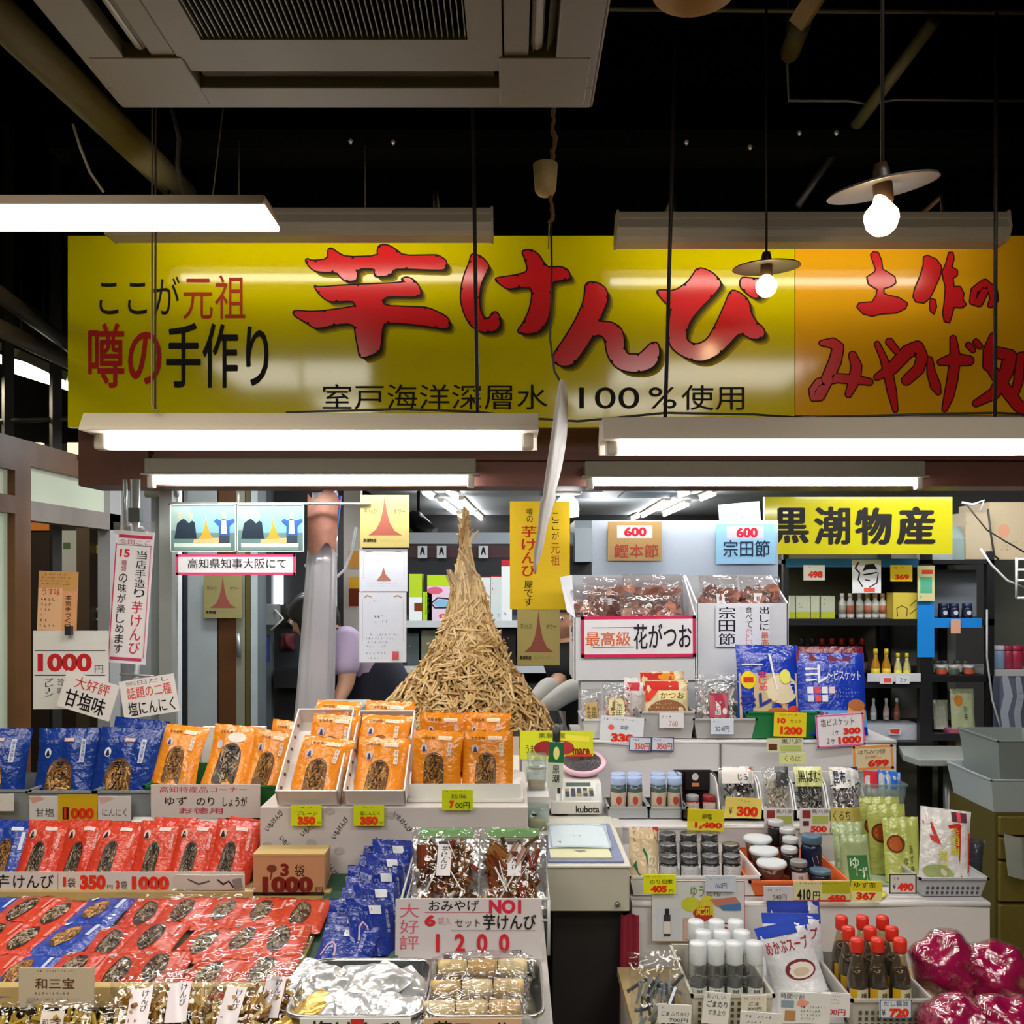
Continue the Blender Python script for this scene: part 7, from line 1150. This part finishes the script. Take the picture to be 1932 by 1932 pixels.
sbag('noodle_bag', 'blue topped white bag leaning left, front one on the low front table', 1512, ZB+.03, 1.94, .11, .145, .03, 'dfe0e4', [('r', '2444b4', 0, .0, 1, .17), ('t', 'めかぶスープ', 'b02a3a', .08, .22, .92, .4, .02), ('e', '7a2a2a', .6, .66, .3, .14), ('e', 'e0d8d0', .6, .67, .26, .11), ('e', 'c8b49a', .6, .69, .16, .06)], 22, -4, -14, 181, 'bag', 'blue topped white bags'); sbag('noodle_bag', 'blue topped white bag behind the leaning one on the low front table', 1502, ZB+.02, 2.02, .13, .145, .03, 'dfe0e4', [('r', '2444b4', 0, .0, 1, .15), ('t', 'めかぶスープ', 'b02a3a', .08, .2, .92, .36, .02)], 16, -2, 0, 182, 'bag', 'blue topped white bags'); sbag('noodle_bag', 'navy topped bag at the very back of the blue topped bags', 1504, ZB+.02, 2.09, .12, .15, .03, 'c4c6cc', [('r', '22389a', 0, .0, 1, .2)], 12, 0, 0, 183, 'bag')
root = empty('sloped_holder', (P(1505, 0, 1.95).x, 1.9, ZB), 'white sloped holder under the blue topped bags', 'holder'); mb = MB(); mb.extr([(-.02, 0), (.24, 0), (.24, .045), (.0, .02)], -.085, .075, m('c9c9cc', rough=.4)); mb.build('holder_body', root)
card('info_sheet', 'white instruction sheet with a brown bowl picture at the bottom right', 'sheet', (1467, 1872, 1566, 1930), 1.8, [('t', '時間寸前', '3a4a6a', .05, .05, .5, .22), ('p', 'e8a08a', [(.4, .2), (.6, .3), (.5, .5), (.35, .4)]), ('r', '8aa0b0', .06, .28, .3, .5), ('r', 'b98a5a', .14, .6, .34, .92), SC1('4a4a4a', .42, .4, .95, .9, 4, 3)], 'e2e4e2', roll=3)
card('price_sheet', 'white sheet with red 500 beside the instruction sheet', 'sheet', (1548, 1873, 1603, 1918), 1.84, [SC1('4a4a5a', .1, .08, .9, .5, 3, 3), ('t', '500円', 'c8304a', .15, .66, .85, .92, .03)], 'e4e2e4', roll=3)
tub('slotted_basket', 'grey slotted basket of red capped soy sauce bottles', 1612, 1748, 1884, 1935, 1.85, 2.07, m('b4b2ac', rough=.4), 'basket', z=ZB, slots=True, flare=.008)
SOY = m('20120c', rough=.1, spec=.6); BGL = film('e8dcc0', .04, .3, .04, .1, 10, body=.05); RC_ = m('d8301f', rough=.35)
for r_, xs_ in enumerate(((1624, 1663, 1706), (1607, 1649, 1690), (1594, 1634, 1672))):
    for c_, px in enumerate(xs_):
        Y = 1.87+r_*.062; p = P(px, 0, Y); mb = MB(); mb.lathe((0, 0, 0), [(.018, 0), (.0205, .004), (.0205, .082), (.018, .095), (.011, .125), (.0095, .138)], BGL, 18); o = mb.build('soy_sauce_bottle', None, (p.x, Y+.02, ZB+.006)); tag(o, 'soy sauce bottle with a red cap, %s from the left in the %s row' % (ORD[c_], ('front', 'middle', 'back')[r_]), 'bottle', 'red capped soy sauce bottles')
        mb = MB(); mb.lathe((0, 0, 0), [(.0165, .003), (.019, .006), (.019, .081), (.0165, .094), (.013, .106)], SOY, 16); mb.build('sauce', o); mb = MB(); mb.lathe((0, 0, 0), [(.0125, .136), (.0135, .139), (.0135, .158), (.0115, .163), (.001, .164)], RC_, 18); mb.build('cap', o)
        mb = MB(); fn = lambda u, v, k=0: Vector((.0213*math.sin((u-.5)*2.2), -.0213*math.cos((u-.5)*2.2)-LAY*k, .012+.055*(1-v))); mb.grid(lambda u, v: fn(u, 1-v), 8, 2, m('d9cfa8', rough=.5)); mb.ops(fn, [('r', 'd8a81c', 0, 0, .35, 1, 3), ('v', '醤油', '3a2a1a', .5, .1, .8, .9, .01)]); mb.build('bottle_label', o)
tagc('blue framed tag with red figures on the soy sauce basket', (1659, 1885, 1720, 1921), 1.825, 'd4dce4', [('f', '5a7a9a', .06), ('t', 'だし醤油', '3a4a5a', .12, .08, .88, .34), ('t', '¥', '3a3a3a', .06, .5, .18, .85), num('720', .3, .46, .9, .92)])
# magenta bag heap
def lumpbag(label, px, Y, z, w, h, d, seed):
    rd = random.Random(seed); ph = [rd.uniform(0, 6) for _ in range(6)]
    def f(u, v):
        a = u*2*math.pi; b = (v-.5)*math.pi; x, y, q = math.cos(b)*math.cos(a), math.cos(b)*math.sin(a), math.sin(b)
        k = 1+.12*math.sin(5*x+ph[0])*math.sin(4*q+ph[1])+.045*math.sin(8*x+ph[2])*math.sin(7*q+ph[3]+3*y)+.02*math.sin(13*q+6*x+ph[4]); return Vector((x*w/2*k, y*d/2*k, (q*k*.5+.5)*h))
    mb = MB(); mb.grid(f, 40, 26, m('9c1048', rough=.2, noise=.6, ns=22, bump=.55, bs=30, spec=.6, coat=.6)); o = mb.build('candy_bag', None, (P(px, 0, Y).x, Y, z), (R(-12), 0, 0)); tag(o, label, 'bag', 'magenta candy bags')
    mb = MB(); mb.grid(lambda u, v: f(u, v)*1.04+Vector((0, -.003, -.002)), 40, 26, film('ffffff', .05, .4, .06, .9, 32)); mb.build('clear_wrap', o)
    return o
lumpbag('glossy magenta bag, upper left one of the heap in the bottom right corner', 1790, 1.95, .66, .15, .14, .12, 1); lumpbag('glossy magenta bag, upper right one of the heap in the bottom right corner', 1880, 1.93, .65, .15, .135, .12, 2); lumpbag('glossy magenta bag, lower left one of the heap in the bottom right corner', 1815, 1.78, .60, .15, .14, .13, 3); lumpbag('glossy magenta bag, lower right one of the heap in the bottom right corner', 1905, 1.76, .60, .15, .15, .13, 4)

# ------------------------------------------------------------------ right background: rack, shop name sign, boxes
card('shop_name_sign', 'yellow board with four thick black characters at the upper right of the stall', 'sign', (1441, 938, 1795, 1046), 4.2, [('t', '黒', '16120e', .055, .2, .23, .8, .055), ('t', '潮', '16120e', .27, .18, .45, .82, .045), ('t', '物', '16120e', .49, .2, .67, .82, .06), ('t', '産', '16120e', .71, .18, .9, .82, .055)], m('b0a81c', rough=.12), th=.02)
RK = m('1c1c1e', rough=.4); root = empty('steel_rack', P(1690, 1400, 4.4), 'black steel rack of bottles and jars at the right rear', 'rack'); root.location.z = 0; o_ = root.location.copy(); YR = 4.35
def rk(name, a, b, mat=RK): mb = MB(); mb.span(Vector(a)-o_, Vector(b)-o_, mat); return mb.build(name, root)
def X(px, Y): return P(px, 0, Y).x
def Zy(py, Y): return P(0, py, Y).z
for x0, x1, Yp in ((1735, 1759, YR), (1478, 1488, YR), (1862, 1876, YR)):
    rk('post', (X(x0, Yp), Yp, 0.0), (X(x1, Yp), Yp+.03, Zy(1040, Yp)))
for px in (1738, 1752):
    for i in range(7): pass
for x0, x1 in ((1478, 1488), (1735, 1759), (1862, 1876)): rk('post', (X(x0, YR), 4.82, 0.0), (X(x1, YR), 4.85, Zy(1040, YR)))
SHZ = [Zy(1168, YR), Zy(1272, YR), Zy(1385, YR), Zy(1075, YR)+.0]
for y, nm in ((1168, 0), (1286, 1), (1400, 2)): rk('rack_shelf', (X(1478, YR), YR, Zy(y, YR)-.03), (X(1735, YR), 4.85, Zy(y, YR)))
for y in (1168, 1275, 1385): rk('rack_shelf', (X(1759, YR), YR, Zy(y, YR)-.03), (X(1876, YR), 4.85, Zy(y, YR)))
rk('rack_shelf', (X(1478, YR), YR, Zy(1056, YR)-.02), (X(1876, YR), 4.85, Zy(1056, YR)))
rk('rear_panel', (X(1478, YR), 4.851, 0.3), (X(1760, YR), 4.86, Zy(1040, YR)), m('6a6248', rough=.6, noise=.3, ns=5)); rk('rear_panel', (X(1760, YR), 4.851, 0.3), (X(1900, YR), 4.86, Zy(1040, YR)), m('a4a49c', rough=.6))
BLU = m('1f8ae0', rough=.4); rk('blue_tape', (X(1730, YR), YR-.004, Zy(1240, YR)), (X(1762, YR), YR-.001, Zy(1134, YR)), BLU); rk('blue_tape', (X(1762, YR), YR-.004, Zy(1184, YR)), (X(1852, YR), YR-.001, Zy(1166, YR)), BLU); rk('blue_tape', (X(1482, YR), YR-.004, Zy(1070, YR)), (X(1732, YR), YR-.001, Zy(1054, YR)), m('2a78b8', rough=.4))
rk('white_edge', (X(1636, YR), YR-.006, Zy(1286, YR)), (X(1736, YR), YR-.001, Zy(1270, YR)), m('d4d4da', rough=.4))
zS = Zy(1168, YR)+.001
for i, (x0, x1) in enumerate(((1490, 1500), (1502, 1528), (1530, 1546), (1549, 1575))):
    s = 4.42/F; w, h = (x1-x0)*s, 42*s; mb = MB(); mb.span((-w/2, 0, 0), (w/2, .07, h), m('c9cdb4', rough=.4)); fm = flatmap(w, h, 0); mb.ops(lambda u, v, k: fm(u, v, k)+Vector((0, 0, h/2)), [SC1('4a5a3a', .15, .1, .85, .6, 3, i), ('r', 'b9c432', 0, .72, 1, 1)], asp=w/h); tag(mb.build('tea_pack', None, (X((x0+x1)/2, 4.42), 4.42, zS)), 'white and lime tea pack, %s from the left on the upper rack shelf' % ORD[i], 'pack', 'tea packs on the rack')
for i, px in enumerate((1589, 1604, 1622, 1637, 1651, 1665)):
    mb = MB(); mb.lathe((0, 0, 0), [(.016, 0), (.0175, .006), (.0175, .075), (.009, .09), (.009, .1)], m('dcdcd8', rough=.3), 14); o = mb.build('drink_bottle', None, (X(px, 4.45), 4.45, zS)); tag(o, 'white drink bottle, %s from the left on the upper rack shelf' % ORD[i], 'bottle', 'white bottles on the rack'); mb = MB(); mb.lathe((0, 0, 0), [(.0105, .098), (.0105, .116), (.008, .118)], m('e8e0d8' if i < 3 else 'd8b060', rough=.4), 12); mb.build('cap', o); mb = MB(); mb.lathe((0, 0, 0), [(.0178, .02), (.0178, .06)], m('c4745a' if i % 2 else 'b9b4a4', rough=.5), 14); mb.build('bottle_label', o)
card('cat_box', 'yellow box with drawn outlines on the upper rack shelf', 'box', (1679, 1118, 1731, 1167), 4.4, [('l', '3a2a1a', [(.15, .9, .03), (.12, .6, .03), (.3, .5, .03), (.5, .6, .03), (.48, .9, .03)]), ('l', '3a2a1a', [(.6, .5, .03), (.8, .3, .03), (.95, .2, .03)]), ('l', '3a2a1a', [(.6, .8, .03), (.85, .6, .03), (.98, .55, .03)])], 'd8c248', th=.08)
YT = 4.33
tagc('white tag with red 498 high on the rack', (1516, 1066, 1556, 1095), YT, 'e0dcd0', [SC1('4a4a3a', .2, .08, .8, .24, 1, 3), num('498', .2, .4, .9, .85)])
card('ink_poster', 'white sheet with a black ink figure high on the rack', 'poster', (1608, 1056, 1662, 1119), YT, [('l', '1a1a1a', [(.2, .1, .05), (.1, .25, .05), (.25, .4, .04), (.2, .6, .04), (.35, .8, .04)]), ('p', '1a1a1a', [(.35, .35), (.45, .15), (.75, .12), (.88, .3), (.7, .28), (.5, .3)]), ('l', '1a1a1a', [(.4, .45, .04), (.65, .42, .05), (.85, .38, .03)]), ('l', '1a1a1a', [(.9, .4, .03), (.85, .7, .04), (.6, .82, .03)]), ('l', '1a1a1a', [(.45, .6, .03), (.6, .62, .03)]), ('r', 'e85a4a', .4, .84, .78, .96)], 'e6e6e8')
tagc('yellow tag with red 369 high on the rack', (1680, 1066, 1721, 1097), YT, 'e8c820', [SC1('4a3a12', .1, .08, .9, .28, 1, 3), num('369', .2, .56, .85, .9)])
card('rack_sheet', 'cream sheet with a green block above the blue tape', 'sheet', (1731, 1067, 1763, 1134), YT, [('r', 'd84a2a', .25, .12, .9, .24), ('r', '5ab08a', .15, .32, .85, .78), SC1('6a6a4a', .1, .82, .9, .98, 1, 3)], 'd8d09a')
tagc('small peach tag on the blue shelf edge of the rack', (1794, 1168, 1812, 1195), YT, 'e0a88a', [('s', '8a4a3a', .2, .1, .8, .6, 2, 3)])
zS2 = Zy(1286, YR)+.001
def bottle(name, label, px, Y, z, sc, body, cap, lab, group):
    mb = MB(); mb.lathe((0, 0, 0), [(.018*sc, 0), (.02*sc, .005*sc), (.02*sc, .07*sc), (.009*sc, .105*sc), (.009*sc, .125*sc)], body, 14); o = mb.build(name, None, (X(px, Y), Y, z)); tag(o, label, 'bottle', group); mb = MB(); mb.lathe((0, 0, 0), [(.0105*sc, .122*sc), (.0105*sc, .145*sc), (.008*sc, .148*sc)], cap, 12); mb.build('cap', o); mb = MB(); mb.lathe((0, 0, 0), [(.0204*sc, .015*sc), (.0204*sc, .055*sc)], lab, 14); mb.build('bottle_label', o)
for i, px in enumerate((1514, 1533, 1551, 1570, 1588, 1607, 1627)): bottle('dark_bottle', 'dark bottle with a red cap, %s from the left on the middle rack shelf' % ORD[i], px, 4.6, zS2, 1.28, m('241410', rough=.15), m('b0241c' if i > 1 else '2a2a2a', rough=.3), m('8a6a4a'), 'dark bottles on the rack')
for i, px in enumerate((1652, 1672, 1694, 1711)): bottle('yellow_bottle', 'small yellow capped bottle, %s from the left on the white shelf edge' % ORD[i], px, 4.42, zS2, .86 if i > 1 else 1.0, m('b9841c' if i < 2 else 'd8cf8a', rough=.2), m('e8d02a', rough=.35), m('e6c83a' if i < 2 else 'e8e04a'), 'yellow capped bottles')
tagc('white tag with a red price on the white shelf edge', (1660, 1277, 1684, 1290), YT, 'e8e4e8', [('r', 'e85a5a', .3, .15, .9, .85)])
tagc('white tag with a grey price on the white shelf edge', (1690, 1276, 1716, 1290), YT, 'e4e6ea', [('t', '2ヶ', '4a4a5a', .3, .2, .8, .8)])
mb = MB(); mb.span((X(1618, 4.42), 4.4, Zy(1400, YR)+.001), (X(1733, 4.42), 4.55, Zy(1366, 4.42)), m('c4c8d0', rough=.4)); tag(mb.build('white_bin'), 'white bin on the bottom rack shelf behind the pink tag', 'bin')
tagc('small red print label on the white bin', (1676, 1374, 1700, 1386), 4.39, 'd8d8dc', [('p', 'e0402a', [(.1, .2), (.9, .1), (.8, .9), (.2, .8)])])
for i, (px, c) in enumerate(((1648, 'd4d8dc'), (1672, 'c9b8b4'), (1692, '9a5a4a'))): bottle('small_bottle', 'little %s bottle standing in the white bin' % ('clear', 'pale', 'reddish')[i], px, 4.49, Zy(1362, 4.42), .7, m(c, rough=.2), m('d8dce0'), m(c), 'little bottles in the bin')
# right bay
mb = MB(); mb.span((X(1766, 4.5), 4.6, zS), (X(1862, 4.5), 4.7, Zy(1075, 4.6)), m('9aa2ac', rough=.5)); tag(mb.build('grey_case'), 'pale grey case standing behind the navy jars on the rack', 'case')
for i, px in enumerate((1784, 1804, 1829)): jar('navy_rack_jar', 'navy jar with a white mark, %s of three above the blue shelf edge' % ('left', 'middle', 'right')[i], px, zS, 4.42, .024, .07, m('18203c', rough=.2), m('26304e', rough=.3), .022, .25, m('18203c'), [('e', 'd4d8e4', .5, .5, .2, .3)], 'navy jars on the rack')
zS3 = Zy(1275, YR)+.001
for i, px in enumerate((1772, 1786, 1810, 1825)): jar('glass_jar', 'small glass jar with a dark lid, %s from the left in the right rack bay' % ORD[i], px, zS3, 4.45, .02, .06, m('9aa09a' if i < 2 else 'a08a84', rough=.2), m('4a5450', rough=.3), .018, .25, m('d4d4cc'), [], 'glass jars in the right bay')
for i, (px, c) in enumerate(((1780, '6a5a4a'), (1804, '8a847c'), (1832, '5a4438'))): jar('round_jar', '%s round jar with a red tag on the right bay shelf' % ('left', 'middle', 'right')[i], px, zS3-.0, 4.37, .026, .045, m(c, rough=.25), m('b9bab4', rough=.3), .024, .3, m('c8503a') if i != 1 else m('4a5a4a'), [], 'round jars in the right bay')
zS4 = Zy(1385, YR)+.001
for i, (x0, x1, y0, c, Y) in enumerate(((1762, 1790, 1330, 'a4a896', 4.42), (1795, 1840, 1310, 'a9b08a', 4.38))):
    sbag('tea_box_bag', ('grey green pack on the bottom right rack shelf', 'pale green pack with an orange flower on the bottom right rack shelf')[i], (x0+x1)/2, zS4+(.02 if i else .01), Y, (x1-x0)*Y/F, (1385-y0)*Y/F, .03, c, [('e', 'b9722a', .3, .3, .18, .14), ('v', 'お茶', '3a4a2a', .5, .42, .66, .8)] if i else [SC1('4a5a4a', .2, .3, .8, .7, 3, 3)], 6, 0, 0, 191+i)
mb = MB(); mb.span((X(1790, 4.36), 4.36, zS4), (X(1852, 4.36), 4.46, zS4+.02), m('a85a74', rough=.4)); tag(mb.build('pink_box'), 'flat pink box under the pale green pack', 'box')
# cardboard boxes on the rack
for l, (x0, y0, x1, y1), Y, c in (('tan carton on top of the rack, left of two', (1822, 967, 1870, 1056), 4.36, 'b9a88a'), ('larger tan carton with a faint red stamp on top of the rack', (1866, 947, 1935, 1056), 4.40, 'c4b190')):
    w, h = (x1-x0)*Y/F, (y1-y0)*Y/F; mb = MB(); mb.span((-w/2, 0, 0), (w/2, .3, h), m(c, rough=.6, noise=.05)); fm = flatmap(w, h, 0)
    if 'larger' in l: mb.ops(lambda u, v, k: fm(u, v, k)+Vector((0, 0, h/2)), [('f', 'a88a66', .004), ('e', 'd89a7a', .4, .5, .16, .12), SC1('c47a5a', .28, .42, .52, .58, 2, 3), SC1('9a8a72', .3, .66, .95, .86, 3, 6)], asp=w/h)
    tag(mb.build('carton', None, (X((x0+x1)/2, Y), Y, Zy(1056, YR)+.001), bev=.003), l, 'carton')
mb = MB(); mb.extr([(4.37, 0), (4.37, .1), (4.42, .16), (4.6, .16), (4.6, 0)], X(1797, 4.37), X(1820, 4.37), m('8fa09c', rough=.4)); tag(mb.build('grey_parcel', None, (0, 0, Zy(1056, YR)+.001)), 'greyish parcel between yellow board and tan carton', 'parcel')
pipe('cable_run', 'white cable looping down over the right rack', [P(1815, 948, 4.2), P(1835, 952, 4.2), P(1856, 944, 4.2), P(1848, 965, 4.2)], .006, m('c4c8c8', rough=.4), 'cable')
pipe('cable_run', 'black cable slanting across the tan cartons', [P(1822, 950, 4.2), P(1862, 1000, 4.2), P(1895, 1020, 4.2), P(1940, 1046, 4.2)], .0035, CORD, 'cable'); pipe('cable_run', 'black cable with a plug hanging over the larger tan carton', [P(1864, 960, 4.19), P(1869, 1005, 4.19), P(1876, 1048, 4.19), P(1884, 1055, 4.19)], .0045, CORD, 'cable'); pipe('cable_run', 'white cable drooping to the wire rack at the right edge', [P(1850, 1035, 4.2), P(1870, 1065, 4.2), P(1900, 1095, 4.2), P(1940, 1112, 4.2)], .005, m('d0d2d0', rough=.4), 'cable'); pipe('cable_run', 'white cable running down the right rack post', [P(1862, 1150, 4.3), P(1862, 1240, 4.3), P(1872, 1320, 4.3), P(1896, 1400, 4.3), P(1935, 1425, 4.3)], .0045, m('b4b6b4', rough=.4), 'cable')
root = empty('wire_rack', P(1925, 1128, 4.1), 'white wire rack hanging at the right edge', 'wire rack'); mb = MB(); o_ = root.location.copy(); wm2 = m('d6d6d0', rough=.4)
for y in (1055, 1075, 1095, 1128): mb.tube([P(1918, y, 4.1)-o_, P(1980, y, 4.1)-o_], .006, wm2, 6)
for x in (1918, 1940, 1962): mb.tube([P(x, 1052, 4.1)-o_, P(x, 1128, 4.1)-o_], .006, wm2, 6)
mb.build('wire_frame', root)
mb = MB(); mb.grid(lambda u, v: Vector((X(1886+u*70, 4.25), 4.25-.05*math.sin(u*3.1), Zy(1388-v*110, 4.25))), 12, 10, m('4a4e60', rough=.7)); mb.grid(lambda u, v: Vector((X(1886+(1-u)*70, 4.25), 4.31, Zy(1388-v*110, 4.25))), 4, 4, m('4a4e60', rough=.7))
for i in range(4): mb.stroke(lambda u, v, k: Vector((X(1886+u*70, 4.25), 4.25-.05*math.sin(u*3.1)-.001*k, Zy(1278+v*110, 4.25))), [(.1+.25*i, 0, .08), (.16+.25*i, .3, .12), (.08+.25*i, .6, .1), (.14+.25*i, 1, .1)], mm('8c8f9a', **INK), .7, 2)
tag(mb.build('patterned_bag_hanging'), 'dark bag with pale wavy stripes at the right edge', 'bag')
mb = MB(); mb.span((X(1880, 4.3), 4.36, Zy(1278, 4.36)), (X(1990, 4.3), 4.7, Zy(1265, 4.36)), m('b9b9b6', rough=.4)); tag(mb.build('side_shelf'), 'pale side shelf at the right edge above the patterned bag', 'shelf')
for i, (px, c, r) in enumerate(((1889, '8fa4c4', .03), (1906, '9a3048', .026), (1922, 'a82a48', .04))): jar('canister', '%s canister on the side shelf at the right edge' % ('pale blue', 'slim red', 'big red')[i], px, Zy(1265, 4.36)+.001, 4.42, r, .11, m(c, rough=.35), m('d4d4d8' if i == 0 else c, rough=.35), r*.95, .2, None, None, 'canisters at the right edge')
mb = MB(); mb.span((X(1880, 4.8), 4.86, .3), (X(2000, 4.8), 4.9, Zy(1050, 4.8)), m('67685e', rough=.6, noise=.2, ns=4)); struct(mb.build('wall_side'))
# small table, tubs and drawers
root = empty('side_table', (X(1785, 4.2), 4.17, 0), 'small grey table with clipped corners right of the cloth tiers', 'table'); o_ = root.location.copy(); zt = Zy(1433, 4.0); TG_ = m('a8aca4', rough=.25); w = .25
pts = [(X(1735, 4.0), 4.0), (X(1888, 4.0), 4.0), (X(1895, 4.2), 4.2), (X(1850, 4.32), 4.33), (X(1697, 4.32), 4.33), (X(1698, 4.15), 4.12)]
mb = MB(); mb.extr([(p[0]-o_.x, p[1]-o_.y) for p in pts], zt-.03, zt, TG_, 'z'); mb.build('table_top', root, bev=.004); mb = MB(); mb.tube([(0, 0, zt-.03), (0, 0, .03)], .026, m('8f908c', rough=.3, metal=.4), 14); mb.build('leg', root); mb = MB(); mb.lathe((0, 0, 0), [(.13, 0), (.13, .012), (.04, .035)], m('5a5a58', rough=.4), 24); mb.build('base', root)
OLB = m('5c5214', rough=.5, noise=.1, ns=5); mb = MB(); mb.span((X(1672, 5.2), 5.2, 0), (X(1900, 5.2), 5.3, .6), OLB); struct(mb.build('trim_2'))
root = empty('drawer_unit', (X(1945, 3.6), 3.6, 0), 'olive drawer unit at the right edge', 'drawer unit'); o_ = root.location.copy(); OD = m('7a6a2e', rough=.5, noise=.05)
mb = MB(); mb.span((X(1880, 3.6)-o_.x, .01, 0), (.25, .38, Zy(1535, 3.6)), m('5f5424', rough=.5)); mb.build('unit_body', root)
for y0, y1 in ((1540, 1575), (1580, 1620), (1626, 1700), (1706, 1840)): mb = MB(); mb.span((X(1884, 3.6)-o_.x, -.01, Zy(y1, 3.6)), (.24, .01, Zy(y0, 3.6)), OD); mb.build('drawer', root, bev=.004)
tub('white_bin', 'white tub on top of the olive drawer unit', 1875, 1990, 1470, 1533, 3.62, 3.95, m('b9c2c4', rough=.35), 'tub', z=Zy(1535, 3.6)+.001, flare=.02)
tub('grey_bin', 'grey plastic bin stacked in the white tub at the right edge', 1890, 1990, 1396, 1475, 3.66, 3.92, m('8a928c', rough=.35), 'tub', z=Zy(1535, 3.6)+.006, flare=.03)
mb = MB(); mb.grid(lambda u, v: Vector((X(1915+40*u-8*v, 3.5), 3.55-.05*math.sin(u*3), Zy(1660-v*80, 3.5))), 8, 8, film('e8ece8', .12, .3, .1, .8, 20, body=.35)); tag(mb.build('plastic_bag_hanging'), 'cloudy plastic bag hanging before the olive drawers', 'bag')
mb = MB(); mb.tube([(X(1840, 4.0), 4.0, 0), (X(1848, 4.0), 4.0, Zy(1515, 4.0)), (X(1860, 4.0), 4.0, Zy(1515, 4.0)), (X(1858, 4.0), 4.0, 0)], .006, m('3a3a30', rough=.4), 6); mb.tube([(X(1842, 4.0), 4.0, .3), (X(1858, 4.0), 4.0, .3)], .006, m('3a3a30', rough=.4), 6); tag(mb.build('trolley_frame'), 'thin dark trolley frame before the olive drawers', 'trolley')
mb = MB(); mb.span((X(1842, 4.3), 4.3, .18), (X(1878, 4.3), 4.6, .3), m('c4c4bc', rough=.5)); mb.span((X(1842, 4.3), 4.3, 0), (X(1878, 4.3), 4.6, .179), m('161614', rough=.6)); tag(mb.build('floor_box'), 'pale lidded dark box on the floor behind the trolley frame', 'box')
